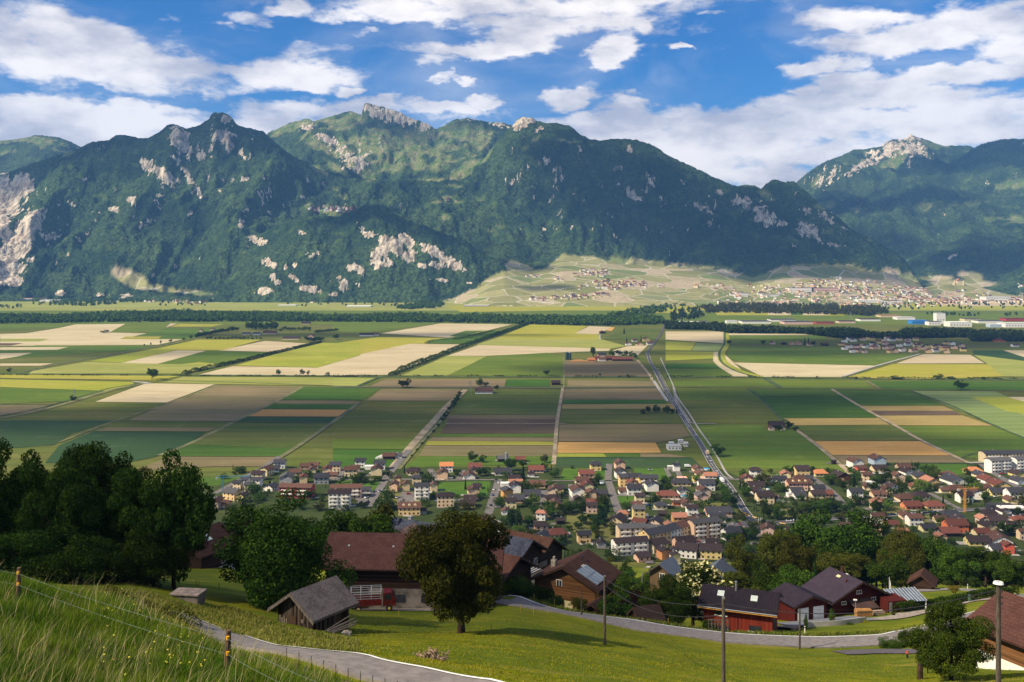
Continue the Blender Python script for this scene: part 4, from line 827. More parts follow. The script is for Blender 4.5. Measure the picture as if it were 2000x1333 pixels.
def tree(loc, hgt, wid, kind, leaf, lod=0, seed=None, name=None, rz=None):
    """wid = width / height of a round crown"""
    n, size = [(900, .050), (3500, .030), (16000, .0165), (52000, .0118)][lod]
    if kind == 'cone': size *= .8
    seed = seed if seed is not None else random.randint(0, 3)
    cm, tm = tree_proto(kind, leaf, n, size, seed)
    nm = name or {'cone': 'conifer_tree', 'bush': 'shrub', 'low': 'shrub'}.get(kind, 'leafy_tree')
    s = hgt; t = empty(nm, loc, random.uniform(0, 6.28) if rz is None else rz); t.scale = (wid * s, wid * s, s)
    a = bpy.data.objects.new('crown', cm); link(a, t); b = bpy.data.objects.new('trunk', tm); link(b, t); return t
def hedge_obj(name, pts, wdt, hgt, leaf, dens, size, zf=None, seed=1, gap=0.0, rough=.35):
    rng = np.random.default_rng(seed); Cs = []; Ns = []
    for i in range(len(pts) - 1):
        a = np.array(pts[i][:2], float); b = np.array(pts[i + 1][:2], float); L = np.linalg.norm(b - a); n = int(L * dens)
        if n < 1: continue
        t = rng.uniform(0, 1, n); th = rng.uniform(0, math.pi, n); nr = np.array([(b - a)[1], -(b - a)[0]]) / max(L, 1e-6)
        s_ = (a[0] + (b - a)[0] * t) ; h = 1 + rough * (vn((a + (b - a) * t[:, None])[:, 0] / (hgt * 1.5), (a + (b - a) * t[:, None])[:, 1] / (hgt * 1.5), seed) - .5) * 2
        if gap: h = h * (vn((a + (b - a) * t[:, None])[:, 0] / (hgt * 5) + 9, (a + (b - a) * t[:, None])[:, 1] / (hgt * 5), seed + 3) > gap)
        rr = rng.uniform(.75, 1.05, n); ox = np.cos(th) * wdt / 2 * rr; oz = np.sin(th) ** .7 * hgt * h * rr
        keep = h > .05; p = a + (b - a) * t[:, None] + nr * ox[:, None]
        z0 = np.array([zf(x, y) for x, y in p]) if zf else 0
        C = np.stack([p[:, 0], p[:, 1], z0 + oz], 1)[keep]; N_ = np.stack([nr[0] * np.cos(th), nr[1] * np.cos(th), np.sin(th)], 1)[keep]; Cs.append(C); Ns.append(N_)
    V, Fq = leaf_cards(np.concatenate(Cs), np.concatenate(Ns), size, rng); o = bpy.data.objects.new(name, np_mesh(name, V, Fq, LM[leaf])); return link(o)
# ================================================================== THE VILLAGE ON THE PLAIN
# u  v(base)  width_px  storeys  wall  roof  type  [angle]   types: f long roof to camera, g gable to camera, h hip, b block, c flat cube
HS_ = """547 917 24 2 white slate f 4|535 923 24 1 blue slate f 5|520 931 24 2 cream brown g -20|505 940 24 2 cream dark f -8|479 951 18 2 white slate f -10|502 952 20 2 white slate f -10|465 958 18 2 cream slate f -10|488 962 20 2 pink slate f -10|455 978 34 2 yellow grey f -28|474 984 20 2 yellow dark g -20
560 947 30 2 grey grey g 5|530 960 26 1 white slate g -20|577 930 24 1 cream brown f 4|597 918 22 1 peach brown f 3|613 916 22 1 peach brown f 0|609 925 20 1 cream brown g 8|593 946 18 2 peach red g 8|628 947 32 2 grey slate f 8|639 930 20 2 cream red g 5|655 922 24 2 cream slate f 3|650 935 20 1 peach brown f 2
686 932 28 2 cream brown f 3|694 921 20 1 cream brown f 3|704 914 22 2 white slate f 2|722 919 18 1 white flatwhite c 2|742 919 24 2 white slate f 2|736 930 26 2 cream brown g 4|580 974 66 3 red brown B -6|677 975 62 3 pink brown B 4|664 994 44 4 white dark B 5|714 965 22 1 white slate f 3|760 898 26 1 dark brown f 2|426 985 20 1 peach brown g 0|440 992 20 1 peach brown f 0|420 998 22 2 pink brown g 0
807 928 28 1 yellow dark h 4|872 924 28 2 white orange f 3|862 932 20 1 peach brown g 4|865 937 24 2 peach brown g 3|928 919 28 1 white red f 4|924 926 22 1 pink brown g 5|916 937 28 1 white brown g 6|982 930 36 1 white slate f 3|1016 904 20 1 pink red f 0|982 903 24 1 dark grey f 10|1047 925 32 1 pink red f 2|1037 933 14 1 white dark f 2
1004 942 25 1 cream dark f 2|1008 951 26 1 cream terra f 2|1006 964 26 2 white dark g 5|988 953 20 1 white flatwhite c 4|1049 955 34 1 cream brown f 2|1090 961 24 1 yellow slate f 2|1039 974 36 1 white slate f 2|990 974 24 2 orange slate g 15|1009 984 34 1 peach slate f 3|1083 972 30 2 pink brown g -5|1078 982 28 1 cream dark h 4|1083 994 30 1 yellow brown g 0|998 995 23 2 cream dark f 3|988 1007 20 1 white brown g 4
776 949 17 2 yellow brown g 0|770 961 20 2 peach brown g -6|793 960 18 2 peach brown g 6|814 947 20 2 cream slate h 4|847 962 17 2 cream brown g 8|824 979 30 4 white slate B 6|870 992 34 3 cream dark H 5|931 957 20 1 peach dark h 4|924 972 26 2 peach brown g 8|918 982 25 1 cream dark f 3|914 993 32 1 yellow dark f 3|950 1027 32 1 white brown g 12|964 1041 22 1 cream dark f -12|1056 1036 30 1 peach dark h 8|1088 1053 42 1 cream red h 12|1140 1063 28 2 yellow slate f 6|1094 1026 18 1 dark dark f 8|1059 1058 32 1 white slate g -18|800 1008 48 2 yellow brown f 4|825 1006 18 1 grey dark f 3
1163 921 23 2 yellow slate h 4|1210 918 23 2 peach brown g 4|1212 936 26 2 white dark g 4|1321 922 14 2 white slate f 2|1310 919 12 1 grey flatwhite c 0|1362 923 22 1 cream brown g 5|1368 933 23 1 peach brown g 4|1332 942 18 1 peach pale c 0|1364 943 22 1 yellow pale c 3|1217 953 17 3 yellow slate B 3|1237 952 30 3 yellow slate B 4|1265 955 38 3 yellow slate B 3|1272 961 29 2 white slate g 5|1238 969 32 2 white slate f 4|1218 967 22 1 white brown f 4
1145 940 32 2 peach red f 4|1136 953 28 2 cream brown f 3|1146 963 28 2 cream red g 4|1128 973 34 2 white brown g 6|1154 978 23 2 peach brown g 5|1172 973 29 1 peach slate f 3|1128 982 16 1 dark dark g 5|1157 990 26 1 pink red f 4|1155 1004 22 2 pink dark f 4|1304 976 44 1 peach red h 3|1330 951 40 1 cream slate h 0|1334 967 24 1 white slate g 4|1379 960 34 2 white slate f 2|1373 973 28 2 pink brown g 8|1369 984 26 2 pink grey g 6|1340 992 27 1 cream brown g 4|1320 990 14 1 orange brown f 2|1249 984 20 2 cream dark f 2|1290 996 26 1 cream slate h 6|1351 1009 24 2 white dark f 2|1242 994 22 1 cream brown f 2|1247 1018 26 3 yellow grey f 3
1402 1009 56 1 peach slate f 2|1400 1020 33 1 white slate f 4|1206 1026 38 1 cream dark g -24|1280 1029 30 1 pink slate g -22|1294 1012 18 1 dark dark f -10|1326 1027 30 2 orange terra f 4|1251 1030 30 1 dark red f -30|1281 1046 44 1 cream grey f -12|1232 1057 56 3 cream grey B 10|1230 1086 70 3 white dark B 14|1375 1054 62 4 peach grey B 20|1428 1058 36 2 white slate f 18|1282 1082 40 2 cream dark f 30|1296 1095 24 2 orange dark g 20|1336 1078 42 2 peach dark f 15|1342 1092 46 2 white dark f -20|1392 1079 26 2 white dark f -15|1388 1094 46 2 yellow dark f -10|1254 1098 30 1 peach dark f 20|1174 1070 20 1 grey dark g 5|1318 1104 20 2 cream dark g 10
1458 950 28 2 cream red g -10|1476 957 34 1 cream dark f 2|1479 968 30 1 white dark g 14|1493 985 36 2 cream dark f 2|1507 946 24 1 white dark g 6|1523 944 26 1 white slate f 2|1565 931 30 2 yellow dark f 3|1601 932 28 1 cream orange h 4|1642 944 32 2 wood dark g 8|1561 943 26 1 cream brown h 2|1575 942 22 1 grey slate f 2|1559 959 52 2 peach brown f 2|1555 967 27 1 white slate f 3|1561 976 26 1 white slate f 4|1544 973 14 1 white flatwhite c 10|1597 962 27 1 white slate f 4|1612 973 27 1 peach red f 4|1596 981 30 2 cream dark f 4
1670 915 28 2 white brown g 8|1681 922 21 1 coral brown f 5|1713 910 30 2 blue brown g 4|1716 923 30 1 cream dark f 3|1670 976 28 2 white slate f 3|1715 974 30 1 cream brown f 2|1742 959 27 1 white dark g 10|1521 983 20 1 white brown g 3|1628 908 9 1 dark dark f 3|1700 950 14 1 white flatwhite c 0|1722 988 26 1 yellow brown g 4|1713 1026 26 2 white brown f 3|1739 1034 30 1 cream red f 3|1716 1040 24 1 cream dark g 6|1499 1051 30 2 pink brown g -12|1566 1037 16 1 grey dark g 0
1764 920 28 1 cream brown f 3|1771 929 26 1 white dark g 10|1957 905 84 3 cream slate B 2|1949 925 48 4 white grey B 14|1995 922 40 4 white grey B 14|1900 928 32 1 yellow orange h 8|1799 939 34 1 cream slate g -6|1816 948 32 1 yellow terra g 6|1862 947 42 1 white slate g 10|1850 936 30 1 cream brown h 4|1914 935 26 1 cream slate g 8|1928 945 32 1 white red g 5|1950 955 36 1 yellow red g 4|1987 933 28 1 yellow dark g 8|1989 947 28 1 white slate g 10|1866 965 40 1 yellow brown h 4|1924 962 32 1 cream brown h 3|1843 965 16 1 cream brown f 2
1986 977 48 2 white slate f 4|1947 970 38 1 yellow slate f 3|1883 984 30 2 white dark f 3|1779 997 36 1 orange red f 4|1822 997 40 1 yellow red h 8|1768 982 38 1 cream brown h 4|1796 977 34 1 cream dark h 12|1856 1016 44 1 white slate h 3|1873 1027 32 1 white dark g 5|1785 1029 30 2 white brown f 3|1865 1043 46 2 coral red f 3|1852 1050 40 1 dark red f 3|1811 1041 30 1 cream slate f 3|1930 1045 32 2 cream dark g 6|1944 1026 40 1 cream dark f 2|1932 1013 32 1 cream dark h 3|1908 1068 46 1 yellow dark f -4|1951 1066 48 1 white brown g -10|1916 1050 32 1 cream red f 3|1945 1082 36 1 white slate f 10|1997 1056 20 2 cream brown f 3|1968 1084 22 2 coral red g -5|2010 1000 26 1 grey dark f 2|2030 920 40 3 cream slate f 3|2040 950 30 1 white brown f 3|2035 1040 30 2 yellow brown f 3"""
PLOTS = []
def place_house(row):
    p = row.split(); u, v, wp = float(p[0]), float(p[1]), float(p[2]); st = int(p[3]); wall, roof, ty = p[4], p[5], p[6]; ang = math.radians(float(p[7]))
    x, y = PG(u, v); W = wp * y / F; h = 2.9 * st + (.4 if st > 1 else .2)
    hip = 0.75 if ty in 'hH' else 0; kw = {}
    if ty in 'BH': L = W * .96; D = min(14, max(10, L * .45)); r = 2.0; kw = dict(balcony=(ty == 'B' and L > 10)); rz = ang; nm = 'apartment_block'
    elif ty == 'c': L = W; D = W * .8; r = 0; rz = ang; kw = dict(flat=True, wins=False); h = 3.0; nm = 'flat_roofed_house'
    elif ty == 'g': D = W * .80; L = W * .95; r = D * .26; rz = ang + math.pi / 2; nm = 'house'
    else: L = W * .88; D = min(L * .82, 11); r = D * .27; rz = ang; nm = 'house'
    if L < 6.5 or wall == 'dark': kw['wins'] = False; nm = 'shed'
    y2 = y + D / 2 * .8
    dm = 3 if (wall, roof) in (('yellow', 'brown'), ('peach', 'brown')) and ty == 'f' and wp > 45 else 0
    t = house((x * y2 / y, y2, 0.6), L, D, h, max(r, 0.01), rz, wall, roof, o=.8, hip=hip, storeys=st, dormers=dm, name=nm, **kw)
    PLOTS.append((x * y2 / y, y2, max(L, D) / 2 + 1.5))
    g = {'g': 'gable', 'f': '', 'h': 'hipped', 'B': '', 'H': 'hipped', 'c': ''}[ty]
    wl = {'dark': 'dark timber', 'wood': 'wooden', 'coral': 'coral red', 'blue': 'pale blue', 'rust': 'rust'}.get(wall, wall)
    kind = {'apartment_block': 'block', 'shed': 'shed'}.get(nm, 'house')
    pend(t, f"{wl} {kind}, {RNAME[roof]} {g} roof".replace('  ', ' '), bandname(v) + ' ' + zone(u), u, {'block': 'apartment building', 'shed': 'shed'}.get(kind, 'house'), 'buildings of the village on the plain', v)
ROAD0 = [(v_.co.x, v_.co.y) for o in SC.objects if o.name.startswith(('street', 'main_road', 'car_park', 'side_road')) for v_ in o.data.vertices if v_.co.y < 1100]
for ln in HS_.splitlines():
    for row in ln.split('|'): place_house(row)
rx_ = random.Random(55); k = 0; tries = 0
while k < 40 and tries < 4000:
    tries += 1; u = rx_.uniform(970, 2070); v = rx_.uniform(932, 1060)
    if (1237 < u < 1308 and v < 941) or (1101 < u < 1215 and 1000 < v < 1062) or (1440 < u < 1700 and 985 < v < 1040) or (1365 < u < 1480 and v > 980): continue
    x, y = PG(u, v)
    if any((x - a) ** 2 + (y - b) ** 2 < (c_ + 6.5) ** 2 for a, b, c_ in PLOTS): continue
    if any(abs((x - a) ** 2 + (y - b) ** 2) < 70 for a, b in ROAD0): continue
    place_house(f"{u:.0f} {v:.0f} {rx_.uniform(19, 27):.0f} {rx_.choice([1, 1, 2])} {rx_.choice(['cream', 'white', 'cream', 'peach', 'pink'])} {rx_.choice(['brown', 'dark', 'brown', 'terra', 'red'])} {rx_.choice('ggfh')} {rx_.uniform(-12, 12):.0f}"); k += 1
# long terrace in the village centre, stepping along the street
for k, (u0, v0, u1, v1, wl, rf, nm) in enumerate([(1268, 1074, 1310, 1064, 'yellow', 'slate', 'yellow terrace house with slate roof and skylights, beside village square'), (1311, 1064, 1330, 1058, 'white', 'slate', 'white terrace house between the yellow and cream terrace houses'), (1331, 1058, 1354, 1051, 'cream', 'brown', 'cream terrace house with brown roof beside village square')]):
    a = Vector((*PG(u0, v0), 0)); b = Vector((*PG(u1, v1), 0)); L = (b - a).length; rz = math.atan2(b.y - a.y, b.x - a.x); nrm = Vector((-math.sin(rz), math.cos(rz), 0)); cpt = (a + b) / 2 + nrm * 5.5; cpt.z = .6
    t = house(cpt, L, 11, 9.0, 3, rz, wl, rf, o=.3, storeys=3, name='terrace_house', chimney=True); tag(t, nm, 'house', 'buildings of the village on the plain'); PLOTS.append((cpt.x, cpt.y, L / 2))
mb1 = MB(); mb2 = MB(); rgy = random.Random(8)
for (a, b, c_) in PLOTS[::1]:
    for mb_, pr_ in ((mb1, .75), (mb2, .6)):
        if rgy.random() > pr_: continue
        th = rgy.uniform(0, 6.28); r_ = c_ * rgy.uniform(.7, 1.1); cx0, cy0 = a + r_ * math.cos(th), b + r_ * math.sin(th); w1, w2 = rgy.uniform(2, 5), rgy.uniform(2, 4); ph = rgy.uniform(-.2, .2); cs, sn = math.cos(ph), math.sin(ph); zq = .80 if mb_ is mb1 else .84
        mb_.add([(cx0 + sx * w1 * cs - sy * w2 * sn, cy0 + sx * w1 * sn + sy * w2 * cs, zq + .0005 * rgy.random() * 40) for sx, sy in ((-1,-1),(1,-1),(1,1),(-1,1))], [(0,1,2,3)])
mb1.build('paved_yards', M_ASPH, kind='structure'); mb2.build('terraces', M_CONC, kind='structure')
# petrol station canopy
x, y = PG(1975, 1004); t = empty('petrol_station', (x, y, .7)); MB().box(-10, 10, -4, 4, 4.4, 5.2).build('canopy', WM['white'], t)
for sx in (-6, 6): MB().box(sx - .2, sx + .2, -.2, .2, 0, 4.4).build('column', M_METAL, t)
MB().box(-14, 6, 6, 14, 0, 4.6).build('shop', RM['slate'], t); tag(t, 'petrol station with flat white canopy beside the street at right', 'petrol station')

# farms and lone buildings out in the fields
FARM = """1176 706 14 1 white brown f 3 red-roofed white barn left of the farm courtyard|1166 703 12 1 rust red f 3 low open barn beside the dark silos|1193 704 18 1 dark red f 3 long red-roofed cowshed in the middle of the silo farm|1216 706 40 1 dark red f 0 long dark red-roofed cowshed at right of the silo farm|1176 697 16 1 pink slate f 3 grey-roofed barn behind the silo farm|1208 695 14 2 white slate g 3 white farmhouse behind the silo farm|1155 707 14 1 orange orange f 0 orange stack of crates beside the silo farm
945 770 34 1 white brown f 2 white farmhouse with brown roof and terrace on the field lane|936 768 10 1 white dark g 2 small white annexe left of the field lane farmhouse|1086 753 16 1 dark dark f 3 dark barn on gravel beside the field lane|1520 838 26 1 dark dark f 0 dark barn among trees in the middle of the green fields|1508 842 10 1 pink brown g 0 small pink hut beside the dark field barn|1530 842 8 1 cream brown g 0 small cream hut in front of the dark field barn
526 653 26 1 pink brown f 2 brown-roofed barn among trees at the wooded farm|568 664 32 1 cream dark f 2 long farm building with dark roof at the hedge end|606 662 22 2 pink brown g 4 tall brown-roofed barn at the hedge end|500 655 14 1 white grey f 2 white building left of the wooded farm|480 655 14 1 cream grey f 2 low cream shed left of the wooded farm|597 634 16 1 pink dark f 3 lone brown barn in front of the river wood|715 657 26 1 white dark f 3 white farmhouse on the plain left of the orchard|733 656 12 1 white brown f 3 small white annexe right of the orchard farmhouse
391 648 8 1 pink brown g 2 small pink house left of the tree rows|414 646 9 1 pink brown g 2 small pink house beside the tree rows|1177 652 14 1 dark red g 4 dark red barn beside the orange field strip|1228 675 12 1 white brown g 4 white house at left of the roadside hamlet|1240 668 10 1 white brown f 4 small white house behind the roadside hamlet|1250 676 14 1 pink brown g 4 pink house in the middle of the roadside hamlet|1263 668 14 2 yellow brown g 4 yellow house at the back of the roadside hamlet|1270 674 12 1 white brown f 4 white house nearest the road in the roadside hamlet|1004 629 14 1 white flatwhite c 0 low white hall in front of the river wood
1510 673 9 1 pink brown g 2 pink house at left of the far lane|1532 674 9 1 dark brown g 2 brown house on the far lane|1548 674 9 1 peach terra g 2 peach house on the far lane|1562 674 9 1 pink terra g 2 pink house beside trees on the far lane|1584 676 12 1 pink red f 2 long red-roofed house on the far lane|1612 676 12 1 dark brown f 2 dark house at the right end of the far lane|1955 668 24 1 coral red f 2 big red barn right of the far village|1985 678 12 1 white brown f 2 white house at the right frame edge on the plain
778 897 12 1 white grey f 2 pale open shed beside the polytunnels|1318 880 26 1 white flatwhite c 0 low white site cabin on the building plot by the main road|1312 873 9 1 blue flatwhite c 0 lilac container on the building plot|1340 873 8 1 white flatwhite c 0 small white container behind the building plot|1330 868 9 1 white flatwhite c 0 white trailer behind the building plot"""
for ln in FARM.splitlines():
    for row in ln.split('|'):
        p = row.split(' ', 8); u, v, wp = float(p[0]), float(p[1]), float(p[2]); st = int(p[3]); ty = p[6]; x, y = PG(u, v); W = wp * y / F; D = min(W, 13 + (W > 16) * 3)
        L = W; rz = math.radians(float(p[7])) + (math.pi / 2 if ty == 'g' else 0)
        if ty == 'g': L = W
        h = 3.6 * st; t = house((x, y + D / 2, .7), L, D, h, .01 if ty == 'c' else D * .24, rz, p[4], p[5], o=.9, storeys=st, wins=(v > 750 and p[4] != 'dark'), flat=(ty == 'c'), chimney=False, name='farm_building' if W > 12 else 'small_building')
        tag(t, p[8], 'building', 'buildings out in the fields')
# silos
for u, v, h_ in ((1107, 703, 15), (1113, 703, 14)):
    x, y = PG(u, v); t = empty('silo', (x, y, .7)); MB().bar((0,0,0), (0,0,h_), 3.2, 3.2, 16).build('tank', mat('silo_green', (0.03,0.06,0.05), .6), t); MB().bar((0,0,h_), (0,0,h_ + 1.4), 3.2, .4, 16).build('cap', M_METAL, t)
    tag(t, f"tall dark green farm silo, {'left' if u < 1110 else 'right'} one of the pair", 'silo', 'silos at the roadside farm')
x, y = PG(989, 904); t = empty('silo', (x, y, .7)); MB().bar((0,0,0), (0,0,9), 1.6, 1.6, 14).build('tank', M_METAL, t); MB().bar((0,0,9), (0,0,10), 1.6, .3, 14).build('cap', M_METAL, t); tag(t, 'slim pale grey silo behind the grey village barn', 'silo')
# polytunnels
for k in range(4):
    x, y = PG(737 + 6 * k, 898); mb = MB(); n = 10; pr = [(2.2 * math.cos(math.pi * i / n), 0, 2.4 * math.sin(math.pi * i / n)) for i in range(n + 1)]
    mb.prism(pr, (8, 22, 0)); o = mb.build('polytunnel', WM['white'], loc=(x, y, .7)); tag(o, f"white polytunnel in the field, {['first','second','third','fourth'][k]} from left of the row", 'polytunnel', 'polytunnels beside the shed')
# orange storage bunkers
mb = MB().box(-16, 16, -6, 0, 0, 2.2).box(-10, 8, 2, 8, 0, 3); x, y = PG(1130, 707); o = mb.build('storage_bunker', WM['orange'], loc=(x, y, .7)); tag(o, 'low orange storage bunker walls in front of the silos', 'bunker')
# viaduct pillars of the main road over the canal
t = empty('road_bridge', (0, 0, 0)); a = Vector((*PG(1282, 727), 0)); b = Vector((*PG(1302, 765), 0))
nrm = (b - a).normalized(); pr = Vector((nrm.y, -nrm.x, 0))
for k in range(6):
    p = a.lerp(b, k / 5)
    for s in (-1, 1): MB().box(p.x + pr.x * s * 4.8 - .5, p.x + pr.x * s * 4.8 + .5, p.y + pr.y * s * 4.8 - .5, p.y + pr.y * s * 4.8 + .5, -0.5, 1.9).build('post', M_CONC, t)
for s in (-1, 1): MB().bar(a + pr * 4.8 * s + Vector((0,0,1.7)), b + pr * 4.8 * s + Vector((0,0,1.7)), .35, .35, 4).build('railing', M_CONC, t)
tag(t, 'long concrete road bridge railing where the main road crosses the canal', 'bridge')

# far village behind the plain (right) and town houses
GRP_F = 'houses of the far village on the plain'
rows_far = []
for i in range(66):
    u = 1648 + (i % 22) * 10.9 + random.uniform(-6, 6); v = [668.5, 677.5, 686][i // 22] + random.uniform(-4.5, 4.2)
    if u > 1800 and v < 672: continue
    wl = random.choice(['cream','white','peach','white','yellow','pink']); rf = random.choice(['brown','dark','red','brown','dark']); x, y = PG(u, v); W = random.uniform(11, 17); ty = random.random() < .5
    t = house((x, y, .5), W, W * .8, 5.2, 2.6, random.uniform(-.3, .3) + (math.pi / 2 if ty else 0), wl, rf, o=.6, storeys=2, wins=False, chimney=False)
    pend(t, f"{wl} house, {RNAME[rf]} roof", ['far row', 'middle row', 'near row'][i // 22] + ' of far village', u, 'house', GRP_F, v)
# industrial halls
IND = """1345 635 40 9 white flatwhite arched white hall left of the tree belt|1375 633 24 8 white grey grey-roofed hall left of the tree belt|1430 632 26 8 white flatwhite white hall behind the poplars|1478 633 70 8 white grey long pale factory behind the poplars|1530 629 60 7 white grey long grey factory above the poplars|1560 634 70 8 pink grey pinkish warehouse above the tree belt|1612 634 44 7 red red red warehouse above the tree belt|1655 632 40 7 pink brown brown-roofed hall above the tree belt|1700 628 50 7 white brown long white hall above the dark wood|1770 625 44 8 white flatwhite white hall left of the blue factory|1798 634 40 12 blue slate bright blue factory hall|1838 633 22 34 white flatwhite tall white factory tower|1826 636 30 12 white grey white block below the factory tower|1877 639 54 14 white flatwhite white panelled hall right of the factory tower|1900 628 40 8 cream grey cream hall behind the panelled hall|1935 632 60 8 white grey long white hall in the industrial zone|1985 628 50 9 red red long red-striped hall at the right edge|1990 640 66 12 white flatwhite long white hall at the right edge|1945 640 28 9 blue flatwhite pale blue hall beside the long white hall|1740 620 50 6 cream terra low cream sheds behind the dark wood|1505 590 40 14 white grey long white apartment slab at left of the town|1445 590 40 14 white flatwhite pale apartment slab at the left end of the town|1565 583 60 20 white grey white slab block in the town centre|1612 583 66 20 pink brown large pinkish slab block in the town|1660 590 50 16 cream flatwhite cream slab block right of the pink one|1590 594 20 12 yellow flatwhite yellow block in the town|1700 594 60 14 white flatwhite long white block at the town front|1745 594 44 14 white grey white block in front of the town|1800 590 50 12 cream terra cream blocks below the castle hill|1950 585 60 12 white flatwhite long white hall right of the castle hill|700 600 60 4 white flatwhite rows of white greenhouses left of the vineyards|560 598 44 4 white flatwhite long white greenhouse at left on the far plain|930 599 60 4 grey flatwhite long grey greenhouse below the vineyards|60 589 50 9 white red white factory with red stripe at far left|95 590 44 8 white flatwhite long white hall at far left"""
WM['sky'] = wallmat('sky_blue', (0.03, 0.12, 0.45))
for row in IND.replace('\n', '|').split('|'):
    p = row.split(' ', 6); u, v, wp, h_ = map(float, p[:4]); x, y = PG(u, v); z = 0
    if v < 600 and u > 1300: y = 4900 + (592 - v) * 17 if v < 592 else y; x = (u - 1000) / F * y; z = CH - (v - V0) / F * y
    W = wp * y / F * .8; wl = 'sky' if 'bright blue' in p[6] else p[4]; zz0 = max(z, mz(x, y) if y > 4360 else 0)
    t = empty('factory_hall' if u > 1300 and v > 600 else 'large_building', (x, y, zz0)); D = min(60, W * .5) + 10
    MB().box(-W/2, W/2, 0, D, -6, h_).build('wall', WM[wl], t); MB().box(-W/2 - .5, W/2 + .5, -.5, D + .5, h_, h_ + 1.2).build('roof', RM['red' if 'red' in p[6] else p[5]] if wl != 'sky' else WM['sky'], t)
    if h_ > 11:
        for k in range(int(W / 9)):
            o_ = bpy.data.objects.new('window', win_mesh(4, min(h_ - 3, 2.4))); link(o_, t); o_.location = (-W/2 + 5 + k * 9, -.1, h_ * .35)
    tag(t, p[6] if len(p[6].split()) > 3 else p[6] + ' in the industrial zone', 'building', 'large halls and blocks of the far town')
# castle
x = cxh; y = cyh - 60; z = mz(x, y); t = empty('castle', (x, y, z)); MB().box(-28, 28, -14, 14, -12, 10).build('wall', WM['cream'], t); MB().box(-8, 8, -9, 9, -2, 24).build('tower', WM['cream'], t)
MB().prism([(-10,-11,24),(10,-11,24),(0,-11,38)], (0, 22, 0)).build('tower_roof', RM['terra'], t)
for sx in (-26, 26): MB().bar((sx, -12, -12), (sx, -12, 16), 5, 5, 10).bar((sx, -12, 16), (sx, -12, 25), 6, .2, 10).build('turret', WM['cream'], t)
tag(t, 'pale castle with central tower and round turrets on its low hill', 'castle')
# the far town: largest houses one by one, the rest as one mass
def town_pts(n, seed):
    rng = random.Random(seed); out = []
    while len(out) < n:
        if rng.random() < .72: u = rng.uniform(1400, 2100); v = rng.triangular(556, 608, 588)
        else: u = rng.uniform(1560, 2100); v = rng.uniform(556, 600)
        lo = cv([(1400,588),(1450,582),(1500,576),(1560,570),(1620,562),(1700,556),(1760,553),(1850,552),(1900,556),(2000,566),(2100,570)], u); hi = cv([(1400,598),(1500,597),(1600,597),(1680,604),(1760,604),(1850,598),(1950,592),(2100,592)], u)
        if not (lo < v < hi): continue
        y = 200 * F / max(v - V0, 60) if v > 592 else 4900 + (592 - v) * 18; x = (u - 1000) / F * y; out.append((u, v, x, y, mz(x, y) if y > 4360 else 0))
    return out
tw = town_pts(50, 3)
for (u, v, x, y, z) in tw:
    wl = random.choice(['cream','white','white','pink','cream']); rf = random.choice(['brown','red','grey','terra']); W = random.uniform(17, 30); hh = random.choice([7, 9, 12])
    t = house((x, y, z - .5), W, 13, hh, 3.0, random.uniform(-.35, .35), wl, rf, o=.6, storeys=3, wins=False, chimney=False, name='town_house')
    pend(t, f"{wl} town building, {RNAME[rf]} roof", 'upper far town' if v < 580 else 'lower far town', u, 'building', 'larger buildings of the far town', v)
def mass(name, pts, mats_w, mats_r, label, cat, smin, smax, seed):
    rng = random.Random(seed); mb = MB(); mi = []; mats = mats_w + mats_r
    for (u, v, x, y, z) in pts:
        W = rng.uniform(smin, smax); D = W * rng.uniform(.6, .9); h = rng.choice([6, 6, 8, 9, 12]); a = rng.uniform(-.5, .5) + (math.pi / 2 if rng.random() < .4 else 0); r = D * .25
        sub = wall_prism(W, D, h, r, -6); rf = roof_parts(W, D, h, r, .6); wi = rng.randrange(len(mats_w)); ri = len(mats_w) + rng.randrange(len(mats_r)); cs, sn = math.cos(a), math.sin(a)
        for part, k in ((sub, wi), (rf, ri)):
            mb.add([(x + p[0] * cs - p[1] * sn, y + p[0] * sn + p[1] * cs, z + p[2]) for p in part.v], part.f); mi += [k] * len(part.f)
    me = mb.mesh(name, None)
    for m_ in mats: me.materials.append(m_)
    me.polygons.foreach_set('material_index', mi); o = bpy.data.objects.new(name, me); link(o); return tag(o, label, cat, kind='stuff')
mass('town_houses', town_pts(620, 9), [WM['cream'], WM['white'], WM['pink'], WM['white']], [RM['brown'], RM['red'], RM['grey'], RM['terra'], RM['pale']], 'mass of pale houses of the far town at the mountain foot', 'town houses', 11, 20, 5)
def hill_pts(spots, seed):
    rng = random.Random(seed); out = []
    for (u, v, ru, rv, n, d) in spots:
        for k in range(n):
            uu = u + rng.uniform(-ru, ru); vv = v + rng.uniform(-rv, rv)
            i = int(np.clip((uu - MU[0]) / 3.2, 0, len(MU) - 1)); col = VP[i]; ok = np.where((np.abs(col - vv) < 2.0) & (MD > d - 900) & (MD < d + 900))[0]
            if len(ok) == 0: continue
            y = MD[ok[0]]; x = (uu - 1000) / F * y; out.append((uu, vv, x, y, MH[i, ok[0]]))
    return out
